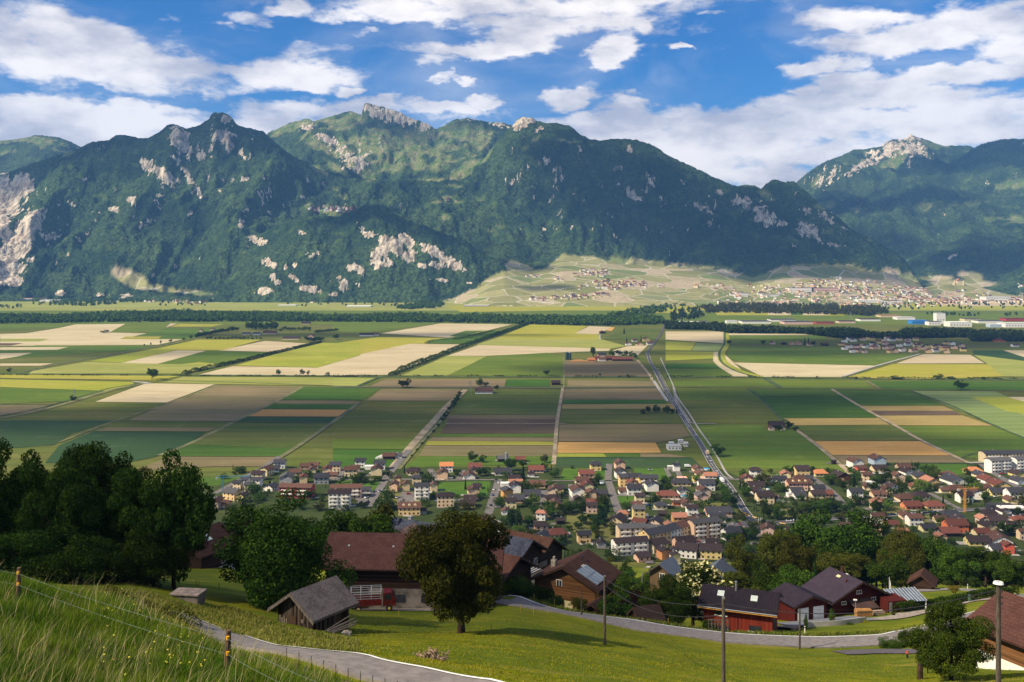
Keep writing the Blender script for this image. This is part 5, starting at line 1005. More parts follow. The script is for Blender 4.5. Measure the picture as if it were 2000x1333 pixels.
mass('hill_village_houses', hill_pts([(1160,530,30,4,16,5500),(1150,537,30,3,14,5500),(1200,553,40,5,34,5100),(1230,556,30,4,20,5100),(1170,562,40,4,20,4900),(1060,584,30,3,14,4700),(1120,580,40,4,18,4700),(1175,576,14,3,8,4700),(1285,558,10,2,4,5100),(1040,538,14,3,7,5400),(1090,545,8,2,4,5300),(1450,560,60,5,14,5300),(1380,558,30,4,6,5200),(1600,548,20,3,5,5500),(1990,560,10,6,4,5900)], 4) +
     [(u, v, (u - 1000) / F * (200 * F / (v - V0)), 200 * F / (v - V0), 0) for u, v in [(285,590),(292,591),(300,590),(335,588),(345,590),(352,591),(360,592),(368,590),(376,592),(384,593),(392,592),(400,593),(330,592),(345,593),(370,595),(385,596),(520,588),(610,592),(640,591),(1100,592),(1180,597),(1240,596),(1050,597)]],
     [WM['cream'], WM['white'], WM['pink']], [RM['brown'], RM['terra'], RM['red']], 'scattered pale village houses among the far vineyards', 'village houses', 12, 22, 8)
mass('alpine_hamlet', hill_pts([(650,408,46,5,40,6400),(675,413,20,4,12,6300),(880,392,14,3,5,6400),(872,388,5,2,2,6400),(1120,436-56,3,2,1,6300)], 6), [WM['white'], WM['brownwall'], WM['pink']], [RM['brown'], RM['grey']], 'tiny hamlet houses on the high mountain terrace', 'hamlet', 12, 20, 9)

# ------------------------------------------------------------------ woods along the river: one mass each
def wood(name, areas, leaf, label, seed, zf=None, per=30, hmin=11, hmax=20):
    rng = np.random.default_rng(seed); Cs = []; Ns = []
    for (poly, n) in areas:
        P = np.array(poly, float); lo, hi = P.min(0), P.max(0); k = 0
        while k < n:
            u, v = rng.uniform(lo, hi); ins = False; j = len(P) - 1
            for i in range(len(P)):
                if (P[i, 1] > v) != (P[j, 1] > v) and u < (P[j, 0] - P[i, 0]) * (v - P[i, 1]) / (P[j, 1] - P[i, 1]) + P[i, 0]: ins = not ins
                j = i
            if not ins: continue
            k += 1; x, y = PG(u, v); h = rng.uniform(hmin, hmax) * (.7 + .6 * float(vn(np.array([x / 120.]), np.array([y / 120.]), seed)[0])); r = h * rng.uniform(.28, .45)
            d = rng.normal(size=(per, 3)); d /= np.linalg.norm(d, axis=1)[:, None]; q_ = rng.uniform(.7, 1.1, per)[:, None]
            Cs.append(np.array([x, y, h * .55]) + d * q_ * np.array([r, r, h * .46])); Ns.append(d)
    V, Fq = leaf_cards(np.concatenate(Cs), np.concatenate(Ns), 3.0, rng, .35, .8); o = bpy.data.objects.new(name, np_mesh(name, V, Fq, LM[leaf])); link(o); return tag(o, label, 'woodland', kind='stuff')
wood('river_wood', [([(-60,622),(130,618),(330,612),(560,616),(700,622),(820,619),(1000,622),(1180,622),(1290,624),(1300,634),(1180,637),(900,631),(650,629),(400,629),(200,630),(-60,634)], 4600), ([(650,618),(820,618),(860,624),(650,626)], 60), ([(1185,622),(1250,605),(1370,583),(1378,586),(1300,610),(1230,625)], 300), ([(-60,598),(40,600),(50,604),(-60,607)], 20), ([(60,596),(200,586),(300,580),(300,590),(150,600)], 200), ([(770,603),(830,592),(870,596),(860,602),(790,606)], 200)], 'mid', 'belt of river woodland crossing the far plain', 21)
wood('dark_wood', [([(1300,634),(1400,637),(1420,644),(1520,644),(1560,648),(1670,650),(1700,660),(1750,658),(1770,652),(1900,655),(2080,660),(2080,668),(1900,668),(1890,660),(1780,662),(1640,662),(1560,652),(1430,652),(1380,645),(1300,644)], 2600), ([(1310,610),(1370,600),(1375,622),(1310,628)], 90)], 'deep', 'dark belt of trees in front of the factory halls', 22)
wood('mixed_wood', [([(1370,600),(1420,596),(1530,598),(1640,600),(1720,604),(1745,612),(1700,618),(1560,614),(1440,612),(1380,612)], 1100)], 'olive', 'grey green wood below the far town', 23)
wood('town_trees', [([(1400,592),(1700,600),(2080,592),(2080,602),(1760,606),(1500,600)], 60), ([(1790,612),(1950,616),(2080,614),(2080,618),(1800,618)], 40), ([(560,592),(860,592),(860,598),(560,600)], 34), ([(280,585),(420,588),(420,598),(300,598)], 26)], 'mid', 'scattered trees among the far town and hamlets', 24, hmin=8, hmax=14)
wood('town_garden_trees', [([(1405,589),(1700,589),(2080,590),(2080,597),(1700,603),(1405,598)], 120)], 'deep', 'trees between the houses of the far town', 26, hmin=8, hmax=14)
# ------------------------------------------------------------------ trees out in the fields
FT = """297 742 24 .95 round mid round tree beside the pale gravel track|18 727 8 1.3 bush deep dark bush at the left edge of the plain|142 783 10 1.2 bush deep dark bush beside the thin pylon|205 651 7 2.2 bush deep low dark clump on the pale far field|543 734 12 1.1 round mid left tree of the canal bank pair|590 735 14 .8 round deep dark tree next to the bare one on the canal bank|602 734 10 .8 airy olive thin pale tree on the canal bank|640 734 7 1.2 bush mid small bush right of the canal bank trees|657 664 12 1.2 round mid round tree right of the hedge-end farm|785 758 16 1.1 round deep left tree of the dark pair on the striped field|796 758 18 .8 round deep right tree of the dark pair on the striped field|937 756 16 .95 round mid tall tree behind the lane farmhouse|949 756 10 1.2 round olive pale tree behind the lane farmhouse|970 762 9 1.2 round conifer dark little tree right of the lane farmhouse|1069 734 11 1.4 round deep round tree on the canal bank beside the green field|1158 696 20 .8 tall deep tall dark trees behind the silo farm|1196 697 12 1.2 round deep dark tree beside the cowshed|1210 696 12 1.2 round deep second dark tree beside the cowshed|1222 696 11 1.3 round deep third dark tree beside the cowshed|1234 699 12 1.3 round mid tree at the right end of the cowshed|1242 701 9 1.3 round mid last small tree right of the cowshed|1219 653 13 .7 cone conifer dark conifer on the olive far field|1224 674 15 .55 cone conifer left conifer of the roadside hamlet|1252 668 13 .5 cone conifer conifer inside the roadside hamlet|1256 809 9 1.3 bush mid small shrub left of the roadside grove|1267 808 15 .95 round deep first tree of the roadside grove|1282 808 16 1.0 round deep second tree of the roadside grove|1302 809 16 .9 round deep third tree of the roadside grove|1312 808 10 1 bush olive pale shrub in the roadside grove|1322 809 14 .6 cone conifer pointed tree at the road edge of the grove|1402 893 24 1.15 round deep big round tree beside the main road|1877 763 20 1.3 round mid single broad tree beside the field track at right|1541 838 14 1.3 round deep dark tree right of the field barn|1523 843 12 1 round deep small dark tree in front of the field barn|1553 842 10 1.2 bush mid bush right of the field barn|1423 674 10 1.3 round mid round tree at the stream bend|1491 674 10 1 round deep dark tree on the far lane|1572 675 15 .7 cone conifer pointed dark tree on the far lane|1579 675 16 .6 cone conifer second pointed dark tree on the far lane|1590 676 10 1.1 round mid leafy tree right of the pointed pair|282 678 6 .6 airy mid first thin tree of the track row|295 676 7 .6 airy mid second thin tree of the track row|314 673 8 .6 airy mid third thin tree of the track row|333 670 8 .8 round mid fourth tree of the track row|359 667 8 .7 round mid fifth tree of the track row|373 663 8 .9 round deep last tree of the track row|1834 741 10 1.8 bush deep broad bush on the right canal bank|1750 741 6 4 bush deep low thicket on the right canal bank|1672 741 5 1.2 bush deep small bush at the canal bridge|1858 741 5 3 bush deep low hedge piece on the right canal bank|1920 742 6 1.4 bush deep bush on the canal bank near the right edge|1226 738 6 1.2 round deep small tree on the canal bank below the farm|1172 736 6 .8 round deep little tree on the canal bank|872 897 0.1 1 bush mid none"""
for row in FT.split('|'):
    p = row.split(' ', 6); u, v, hp, wd = map(float, p[:4])
    if hp < 1: continue
    x, y = PG(u, v); h = hp * y / F; t = tree((x, y, .6), h, wd, p[4], p[5], 0 if v < 740 else 1, name=None if p[4] in ('bush','cone') else 'field_tree'); tag(t, p[6], 'shrub' if p[4] == 'bush' else 'tree', 'trees standing out on the plain')
def ftree(u, v, hp, wd, kind, leaf, desc, place, group='trees standing out on the plain', lod=0):
    x, y = PG(u, v); t = tree((x, y, .6), hp * y / F, wd, kind, leaf, lod, name=('conifer_tree' if kind == 'cone' else None if kind in ('bush','low') else 'garden_tree' if 'village' in group else 'field_tree')); pend(t, desc, place, u, 'shrub' if kind in ('bush', 'low') else 'tree', group, v)
for i in range(16): ftree(384 + i * 5.2, 660 - i * .85 + random.uniform(-1, 1), random.uniform(7, 11), 1.1, 'round', 'deep', 'dark leafy tree', 'in the slanting row left of the wooded farm')
for i in range(14): ftree(405 + i * 8, 663 + random.uniform(-.6, .6), random.uniform(4, 6), 1.3, 'bush', 'deep', 'low dark bush', 'in the flat row below the wooded farm')
for i in range(12): ftree(485 + i * 5, 645 + random.uniform(-2, 2), random.uniform(12, 19), .9, 'round', random.choice(['deep', 'mid']), 'tall dense tree', 'at the wooded farm')
for i in range(9): ftree(548 + i * 7, 647 + random.uniform(-2, 2), random.uniform(6, 9), 1.2, 'round', 'mid', 'small garden tree', 'behind the hedge-end farm')
for i in range(9): ftree(598 + i * 4, 668 - abs(i - 4) * .3 + random.uniform(-1, 1), random.uniform(7, 11), 1.1, 'round', 'deep', 'dark tree', 'beside the tall barn at the hedge end')
for i in range(10): ftree(618 + i * 4.4, 652 - i * .4, random.uniform(6, 8), 1.1, 'round', 'mid', 'orchard tree', 'right of the hedge-end farm')
for i, (a, b) in enumerate([((900, 772), (882, 800)), ((882, 800), (862, 828)), ((862, 828), (800, 900))]):
    for k in range([7, 4, 6][i]):
        t_ = (k + .5) / [7, 4, 6][i]; ftree(a[0] + (b[0] - a[0]) * t_ + random.uniform(-1, 1), a[1] + (b[1] - a[1]) * t_, [11, 9, 6][i] * random.uniform(.7, 1.1), 1.2, 'round', random.choice(['mid', 'deep']), 'ditch-side bushy tree', 'along the slanting dirt track', lod=1)
for (nm, t_, ox, w_, h_, lf, lab, ga) in [('hedgerow', "1025,432 1240,386 1560,312 1790,257", 0, 9, 6, 'deep', 'long dark hedgerow slanting up to the wooded farm', .12), ('hedgerow', "325,440 600,330 800,255 1095,152", 650, 13, 8, 'deep', 'long dark hedgerow slanting across the plain to the river wood', 0),
     ('hedgerow', "0,443 400,443 1290,447 1780,450", 650, 5, 2.6, 'deep', 'ragged low hedge along the canal, middle part', .42), ('hedgerow', "0,437 500,440 1000,441 2000,444", 0, 5, 2.2, 'deep', 'ragged low hedge along the canal, left part', .46), ('hedgerow', "0,448 1000,454 2200,462", 1300, 5, 2.8, 'deep', 'ragged low hedge along the canal, right part', .42),
     ('hedgerow', "520,262 560,245 690,240 900,192", 650, 9, 4, 'deep', 'orchard hedge rows beside the long slanting hedgerow', 0), ('hedgerow', "680,240 800,228", 650, 20, 4, 'deep', 'short dark orchard strip right of the pale field', 0)]:
    o = hedge_obj(nm, [PG(*q_) for q_ in lp(t_, ox)], w_, h_, lf, 9.0 if h_ > 5 else 2.6, 1.25, None, len(lab), ga); tag(o, lab, 'hedge', 'hedgerows on the plain')
# ------------------------------------------------------------------ village trees
VT = """909 958 23 .5 cone conifer|953 962 16 .32 cone conifer|1022 937 30 .62 cone conifer|998 922 28 1.0 round deep|1022 915 18 1.1 round mid|922 903 20 1.1 round mid|942 904 14 1.2 round deep|1063 905 16 1.1 round olive|1083 935 18 1.2 round mid|1143-0 912 1 1 round mid
1187 1002 26 .6 cone conifer|1180 1030 34 .7 round conifer|1163 1042 16 .9 round mid|1160 1026 20 1.3 round deep|1140 1026 22 1.2 round deep|1427 994 36 .95 round deep|1625 949 24 1.3 round mid|1668 962 38 .55 cone conifer|1648 962 28 1.1 round mid|1714 1008 34 .98 round deep|1781 917 17 .45 cone conifer|1921 976 17 1.2 round deep
1502 1014 26 1.2 round deep|1520 1017 24 1.2 round deep|1546 1015 22 1.2 round deep|1586 1003 24 1.2 round mid|1608 1004 28 1.2 round mid|1634 1002 26 1.2 round mid|1655 1004 26 1.1 round deep|1494 990 14 1.2 round mid|1750 940 20 1.2 round mid|1730 940 18 1.2 round deep|1712 945 16 1.3 round mid|1695 935 14 1.2 round mid
1778 950 16 1.2 round deep|1705 960 20 1.1 round mid|1765 955 12 1.3 bush deep|1000 1035 46 .62 tall deep|1012 1036 40 .6 tall deep|1014 1048 22 1.2 round bright|1030 1030 22 1.1 round mid|1050 1010 20 1.2 round deep|1075 1012 24 1.2 round mid|1100 1008 24 1.2 round deep|1118 1004 26 1.2 round deep|1135 1000 24 1.2 round mid
1090 1040 14 1.2 round mid|1112 1038 12 1.2 round mid|1130 1035 16 1.2 round deep|846 948 17 .8 cone conifer|938 932 18 1 round deep|950 930 16 1.1 round deep|790 926 16 .6 cone conifer|760 935 16 .8 round deep|894 932 12 1.3 round mid|1296 948 18 1.1 round deep|1305 962 18 1.1 round mid|1170 950 20 .4 cone conifer|1398 956 22 1 round mid|1456 972 16 1.2 round mid
1555 928 16 1.2 round deep|1540 928 16 1.3 round deep|1586 925 13 1.5 round deep|1474 1000 10 1 round mid|705 945 18 .7 round mid|738 942 12 1.2 bush mid|604 935 14 1.2 round deep|1810 970 14 .6 cone conifer|1842 985 18 .6 cone conifer|1895 985 16 .8 cone conifer|1420 1062 22 1.1 round deep|1450 1052 22 1.2 round deep|1470 1056 26 1.1 round deep|1440 1060 20 1.1 round mid|1795 1015 16 1.3 round mid|1825 1015 16 1.3 round deep|1840 1030 18 1.3 round mid|1890 1032 16 1.3 round mid|1970 1045 18 1.3 round deep|1890 1055 14 1.3 round mid|1990 1010 18 1.2 round deep|1910 1008 14 1.2 round mid"""
LN = {'deep':'dark green','mid':'green','olive':'olive','conifer':'dark','bright':'yellow-green','bronze':'bronze'}
for ln in VT.splitlines():
    for row in ln.split('|'):
        p = row.split()
        if '-' in p[0]: continue
        u, v, hp, wd = map(float, p[:4]); ftree(u, v, hp, wd, p[4], p[5], f"{LN[p[5]]} {'conifer' if p[4]=='cone' else 'bush' if p[4]=='bush' else 'upright tree' if p[4]=='tall' else 'leafy tree'}", bandname(v) + ' ' + zone(u), 'trees in the village', 1)
def free(x, y, r, extra=0):
    return all((x - a) ** 2 + (y - b) ** 2 > (c_ + r) ** 2 for a, b, c_ in PLOTS)
ROADP = []
for o in [o_ for o_ in SC.objects if o_.name.startswith(('street', 'main_road', 'car_park', 'side_road'))]:
    vv = [v_.co for v_ in o.data.vertices]; ROADP += [(v_.x, v_.y) for v_ in vv[::2]]
ROADP = np.array(ROADP); ROADP = ROADP[(ROADP[:, 1] < 1100)]
rg = random.Random(31); k = 0; tries = 0
while k < 420 and tries < 14000:
    tries += 1; v = rg.choice([rg.uniform(916, 1000), rg.uniform(940, 1096)]); u = rg.uniform(430 if v < 1000 else 930, 2080)
    if 1237 < u < 1308 and v < 941 or 1440 > u > 1190 and 908 < v < 918 or 858 < u < 955 and 941 < v < 972: continue
    x, y = PG(u, v); h = rg.uniform(3, 7.5) if rg.random() < .75 else rg.uniform(7, 12)
    if not free(x, y, h * .3) or np.min((ROADP[:, 0] - x) ** 2 + (ROADP[:, 1] - y) ** 2) < 20: continue
    kd = rg.choice(['round', 'bush', 'bush', 'round', 'cone', 'bush']) if k < 330 else 'bush'; lf = 'conifer' if kd == 'cone' else rg.choice(['deep', 'deep', 'mid', 'mid', 'olive', 'bright' if rg.random() < .4 else 'mid'])
    ftree(u, v, h / y * F, .45 if kd == 'cone' else rg.uniform(.9, 1.3), kd, lf, f"{'small' if h < 5 else 'medium' if h < 8 else 'tall'} {LN[lf]} {'conifer' if kd=='cone' else 'shrub' if kd=='bush' else 'garden tree'}", bandname(v) + ' ' + zone(u), 'trees in the village', 0); k += 1
# garden hedges
rg = random.Random(77)
for k, (a, b, pl) in enumerate([((700,942),(752,943),'below the lane junction'),((640,966),(700,967),'above the pink block'),((852,944),(845,968),'at the left of the square lawn'),((955,944),(975,944),'above the square lawn'),((935,976),(958,976),'left of the second lane bend'),((925,996),(955,997),'at the lower end of the second lane'),
     ((960,932),(985,936),'before the slate bungalow'),((1260,968),(1300,970),'behind the terracotta bungalow'),((1385,915),(1398,938),'beside the blue pools'),((1340,938),(1398,941),'behind the flat orange houses'),((1430,1006),(1440,1024),'right of the peach row'),((1340,1012),(1365,1028),'right of the orange house'),
     ((1645,976),(1690,976),'before the modern white house'),((1765,996),(1800,1000),'before the rust house'),((1800,1000),(1860,990),'round the yellow bungalow'),((1818,950),(1848,948),'before the terracotta roof'),((1878,950),(1915,950),'before the slate gable house'),((1820,962),(1890,958),'above the yellow bungalow'),((1890,994),(1940,990),'along the street at right'),
     ((1945,980),(2000,978),'before the long white row'),((1748,912),(1772,928),'left of the conifer house'),((1770,937),(1790,932),'beside the slate house'),((1300,958),(1290,966),'left of the blue pool'),((1108,992),(1150,994),'above the orchard'),((560,930),(590,940),'between cream houses at left'),((725,935),(752,936),'before the white slate house')]):
    o = hedge_obj('garden_hedge', [PG(*a), PG(*b)], 1.6, 1.8, 'deep', 14, .35, None, k); o.location.z = .6; tag(o, f"clipped green hedge {pl}", 'hedge', 'garden hedges in the village')
# ------------------------------------------------------------------ cars, lorry, bus, pools, cranes
CARM = {n: mat('car_paint_' + n, c_, .35, .05, 1, spec=.6) for n, c_ in dict(white=(.75,.75,.75), black=(.02,.02,.025), red=(.4,.02,.02), blue=(.02,.06,.25), silver=(.42,.43,.45)).items()}
M_TYRE = mat('tyre_rubber', (.015,.015,.015), .9)
def car_proto(cn):
    b = MB().prism([(-2.1,-.85,.35),(2.1,-.85,.35),(2.15,-.85,.8),(1.2,-.85,.95),(-2.0,-.85,1.0),(-2.15,-.85,.8)], (0,1.7,0)).mesh('body', CARM[cn])
    g = MB().prism([(-1.7,-.74,.98),(1.1,-.74,.95),(.5,-.74,1.45),(-1.3,-.74,1.45)], (0,1.48,0)).mesh('cabin', M_GLASS)
    w_ = MB().bar((0,-.1,0), (0,.1,0), .33, .33, 10).mesh('wheel', M_TYRE); return b, g, w_
CP = {n: car_proto(n) for n in CARM}
def car(x, y, z, rz, cn, desc=None, place='', u=0, label=None, v=0):
    t = empty('parked_car' if 'park' in place or 'square' in place else 'car', (x, y, z), rz); b, g, w_ = CP[cn]
    link(bpy.data.objects.new('body', b), t); link(bpy.data.objects.new('cabin', g), t)
    for sx in (-1.35, 1.35):
        for sy in (-.8, .8): o = bpy.data.objects.new('wheel', w_); link(o, t); o.location = (sx, sy, .33)
    if label: tag(t, label, 'car', 'cars in the village')
    else: pend(t, desc or f"{cn} car", place, u, 'car', 'cars in the village', v)
    return t
def along(uv0, uv1): a = PG(*uv0); b = PG(*uv1); return math.atan2(b[1] - a[1], b[0] - a[0])
for u, v, cn in [(1270,699,'white'),(1285,722,'white'),(1290,733,'silver'),(1359,852,'white'),(1381,895,'white'),(1388,903,'white'),(1389,908,'silver'),(1400,923,'white'),(1444,980,'black'),(1455,1001,'blue'),(1460,1007,'black'),(1465,1020,'blue'),(1484,1036,'black'),(1446,1033,'blue')]:
    i = min(range(len(MAIN) - 1), key=lambda i: abs(MAIN[i][1] - v)); x, y = PG(u, v); car(x, y, 1.0, along(MAIN[i + 1], MAIN[i]), cn, None, 'driving on the main road' if v < 1012 else 'at the roundabout', u, None, v)
for i, cn in enumerate(['white','white','silver','blue','black','silver','white','red','silver','white','black','black','blue','silver','blue']):
    u = 1704 + i * 10.2; v = 1011 - (u - 1700) * .052; x, y = PG(u, v); car(x, y, 1.0, along((1700,1011),(1830,1003)), cn, None, 'in the queue on the right street', u, None, v)
for u, v, cn, rz in [(1541,1021,'white',0),(1555,1020,'white',0),(1448,947,'white',.5),(1436,1028,'silver',0),(1442,1027,'red',0),(1410,1031,'silver',.2),(1415,1032,'blue',.2),(1355,1058,'red',.8),(1368,1068,'white',.9),(1373,1072,'white',.2),(1386,1063,'white',1.2),(1362,1062,'red',.3),(974,945,'white',1.4),(965,959,'white',1.4),(979,961,'white',.2),(962,970,'blue',1.4),(971,985,'black',.3),(973,994,'silver',.2),(958,990,'black',1.4),(893,981,'silver',.3),(854,982,'blue',1),(776,975,'white',1.3),(798,968,'red',.2),(742,963,'silver',1),(716,975,'white',1),(750,961,'white',.1),(717,985,'black',.6),(1229,1000,'white',1.3),(1268,990,'blue',.2),(1409,973,'white',.5),(1749,970,'white',.1),(1740,980,'blue',.2),(1658,906,'white',.4),(1664,911,'blue',.5),(1538,925,'white',.1),(1908,1013,'white',.8),(1975,1010,'blue',.2),(1983,1011,'white',.1),(1990,1012,'black',.1),(1475,1067,'black',.1),(1953,933,'white',1),(1958,928,'red',.2),(1945,973,'white',.3),(880,937,'white',.2),(930,935,'silver',.5),(1127,980,'white',.4),(1965,1045,'white',1.2),(1983,1044,'white',.1),(618,989,'white',.2),(621,976,'white',.1),(1270,921,'silver',.1),(1158,923,'white',0),(1262,1060-6,'white',.1)]:
    x, y = PG(u, v); car(x, y, .96, rz, cn, f"{cn} parked car", ('at the village square' if 1340 < u < 1395 and v > 1050 else bandname(v) + ' ' + zone(u)), u, None, v)
def boxy(name, u, v, L, H, rz, m1, lab, cat):
    x, y = PG(u, v); t = empty(name, (x, y, 1.0), rz); MB().box(-L/2, L/2 - 1.8, -1.25, 1.25, .8, H).build('body', m1, t); MB().box(L/2 - 1.7, L/2, -1.2, 1.2, .5, H * .82).build('cab', CARM['white'], t)
    MB().box(L/2 - .6, L/2 + .02, -1.0, 1.0, 1.5, 2.3).build('windscreen', M_GLASS, t)
    for sx in (-L/2 + 1.5, L/2 - 1.5):
        for sy in (-1.1, 1.1): MB().bar((sx, sy - .15, .5), (sx, sy + .15, .5), .5, .5, 10).build('wheel', M_TYRE, t)
    tag(t, lab, cat)
boxy('lorry', 1382, 889, 9, 3.8, along((1388,905),(1369,870)), WM['cream'], 'white box lorry on the main road beside the round tree', 'lorry')
boxy('bus', 1410, 943, 11, 3.2, along((1423,950),(1404,928)), CARM['white'], 'white bus at the village entrance junction', 'bus')
boxy('camper_van', 1343, 921-6, 6, 2.8, 0, CARM['white'], 'small white camper van behind the cubic house', 'van')
M_POOL = mat('pool_water', (.05,.35,.6), .1, .1, .5, spec=.8)
for u, v, s_, pl in [(1379,919,1,'upper one beside the main road'),(1384,929,1,'lower one beside the main road'),(1337,973,1,'behind the white gable house'),(1113,959,.5,'near the third lane'),(1176,946,.6,'beside the small conifer'),(1758,955,.6,'beside the white house right of the fourth lane'),(1500,958,.5,'on the lawn right of the main road')]:
    x, y = PG(u, v); t = empty('swimming_pool', (x, y, .7)); MB().bar((0,0,0), (0,0,1.1), 3.4 * s_, 3.4 * s_, 20).build('rim', CARM['white'], t); MB().bar((0,0,1.1), (0,0,1.14), 3.1 * s_, 3.1 * s_, 20).build('water', M_POOL, t); tag(t, f"round blue garden pool, {pl}", 'pool', 'garden pools')
def crane(u, v, h, jib, rz, m, lab):
    x, y = PG(u, v); t = empty('tower_crane', (x, y, .8), rz); mb = MB()
    for sx in (-.7, .7):
        for sy in (-.7, .7): mb.bar((sx, sy, 0), (sx, sy, h), .16, .16, 4)
    for k in range(int(h / 2)): mb.bar((-.7, -.7, 2 * k), (.7, -.7, 2 * k + 2), .1, .1, 4).bar((.7, .7, 2 * k), (-.7, .7, 2 * k + 2), .1, .1, 4)
    mb.build('mast', m, t); mb = MB().bar((-6, 0, h), (jib, 0, h), .22, .22, 4).bar((-6, 0, h + 1.6), (jib, 0, h + .6), .14, .14, 4)
    for k in range(int(jib / 2.5)): mb.bar((2.5 * k, 0, h), (2.5 * k + 1.2, 0, h + 1.2), .1, .1, 4)
    mb.build('jib', m, t); MB().box(-6, -4, -.8, .8, h - 1.6, h).build('counterweight', M_CONC, t); MB().bar((jib * .7, 0, h), (jib * .7, 0, h * .6), .05, .05, 4).build('hook_cable', M_DARKMET, t); tag(t, lab, 'crane')
crane(435, 966, 14, 24, .15, mat('crane_blue', (.05,.25,.4), .5), 'slim blue tower crane at the left village edge')
crane(1884, 1003, 19, 12, .1, mat('crane_orange', (.65,.28,.04), .5), 'orange tower crane beside the right street')
# white masts on the roundabout, village street lamps, thin pylons
x, y = PG(1484, 1027)
for k, dx in enumerate((-1, 0.4, 1.6)): tag(MB().bar((0,0,0), (0,0,5), .16, .12, 6).build('mast', WM['white'], loc=(x + dx, y, 1.1)), f"white metal mast on the roundabout, {['left','middle','right'][k]} one", 'mast', 'roundabout masts')
for k, (u, v) in enumerate([(1452,1012),(1523,1018),(1540,1014),(1702,1006),(1476,1003),(970,962),(951,1008),(1350,1075)]):
    x, y = PG(u, v); t = empty('street_lamp', (x, y, .8)); MB().bar((0,0,0), (0,0,7), .1, .07, 6).bar((0,0,7), (1.2,0,7.3), .07, .06, 6).build('pole', M_METAL, t); MB().box(1.0, 1.8, -.15, .15, 7.2, 7.4).build('lamp_head', WM['white'], t)
    pend(t, 'thin village street lamp', 'beside ' + ('the right street' if u > 1500 else 'the main road' if u > 1400 else 'the second lane' if u < 1000 else 'the square'), u, 'street lamp', 'village street lamps', v)
for k, (u, v, h_) in enumerate([(145,780,15),(919,770,20),(1542,628,32),(1662,628,32),(1900,620,34),(1330,634,24),(965,628,24)]):
    x, y = PG(u, v); t = empty('power_pylon', (x, y, 0)); mb = MB(); b_ = h_ * .08
    for sx in (-b_, b_):
        for sy in (-b_, b_): mb.bar((sx, sy, 0), (sx * .15, sy * .15, h_), .22, .16, 4)
    for q_ in range(6): z = h_ * q_ / 6; w_ = b_ * (1 - .85 * q_ / 6); mb.bar((-w_, -w_, z), (w_, -w_, z + h_ / 8), .14, .14, 4)
    mb.build('lattice_tower', M_METAL, t); mb = MB()
    for z in (.72, .84, .95): mb.bar((-h_ * .14, 0, h_ * z), (h_ * .14, 0, h_ * z), .18, .18, 4)
    mb.build('cross_arms', M_METAL, t); pend(t, 'thin steel power pylon', 'on the near plain' if v > 700 else 'on the far plain', u, 'pylon', 'pylons on the plain', v)
# ================================================================== THE NEAR HILLSIDE
def gpath(ud): return [( (u - 1000) / F * d, d, 0) for u, d in ud]
def groad(name, ud, w_, m, z=.10, **k): return ribbon(name, smooth_path(gpath(ud), 12), w_, m, z, zf=gz, **k)
M_ROADN = mat('road_asphalt', (0.20,0.178,0.165), 0.92, 0.12, 1.6, bump=.25, detail=8)
M_CRACK = mat('tar_seam', (0.035,0.03,0.035), 0.8)
UP = [(860,151),(930,146),(1000,139.8),(1100,134.5),(1240,130),(1413,127.2),(1500,126),(1600,125.3),(1680,125),(1750,125.6),(1800,129),(1850,134),(1900,141),(1945,150),(1990,158),(2060,166)]
groad('hill_road', UP, 5.2, M_ROADN, .18, thick=.8)
groad('road_line', UP, .24, M_PAINT, .205, off=-2.35, bw=5.2)
groad('lower_road', LO, 3.4, M_ROADN, .18, thick=.8)
groad('road_line', LO[4:], .20, M_PAINT, .225, off=-1.58, bw=3.4)
LOOP = [(1700,190),(1740,200),(1790,207),(1840,212),(1890,211),(1930,200),(1990,182),(2060,168)]
groad('loop_road', LOOP, 4.2, M_ROADN, .14, thick=.4); groad('road_line', LOOP, .3, M_PAINT, .17, off=-1.9)
groad('gravel_lane', [(1640,150),(1690,148.5),(1750,150),(1800,158),(1850,166),(1900,173),(1950,178),(2040,182)], 3.6, mat('gravel_grey', (.30,.25,.2), .95, .2, 1.5), .14)
groad('paved_yard', [(1535,146.5),(1580,147.5),(1630,149),(1690,151)], 7, mat('paving_slate', (.17,.18,.20), .8, .1, 2), .16, thick=1.2)
groad('side_road', [(1640,117.5),(1700,118),(1760,117),(1830,114)], 4.5, mat('asphalt_side', (.10,.085,.09), .9, .1, 1), .11)
groad('gravel_yard', [(1362,137),(1385,140),(1390,146)], 4, mat('gravel_grey', (.3,.25,.2)), .12)
groad('gravel_yard', [(690,132),(760,133.5),(860,134)], 5.5, mat('gravel_grey', (.3,.25,.2)), .10)
mb = MB()
for ud in ([(773,46.3),(780,46.6),(790,46.5),(798,46.9)], [(800,45.8),(812,45.5),(824,45.3)], [(834,45.2),(850,44.9),(858,45.2),(868,44.7),(880,45.0),(893,44.6),(905,44.5),(900,44.1),(915,43.8),(930,43.9)]):
    for a, b in zip(ud[:-1], ud[1:]):
        p = G(*a, .24); q_ = G(*b, .24); mb.add([p, q_, q_ + Vector((0, .05, .0)), p + Vector((0, .05, .0))], [(0,1,2,3)])
mb.build('road_crack', M_CRACK, kind='structure')

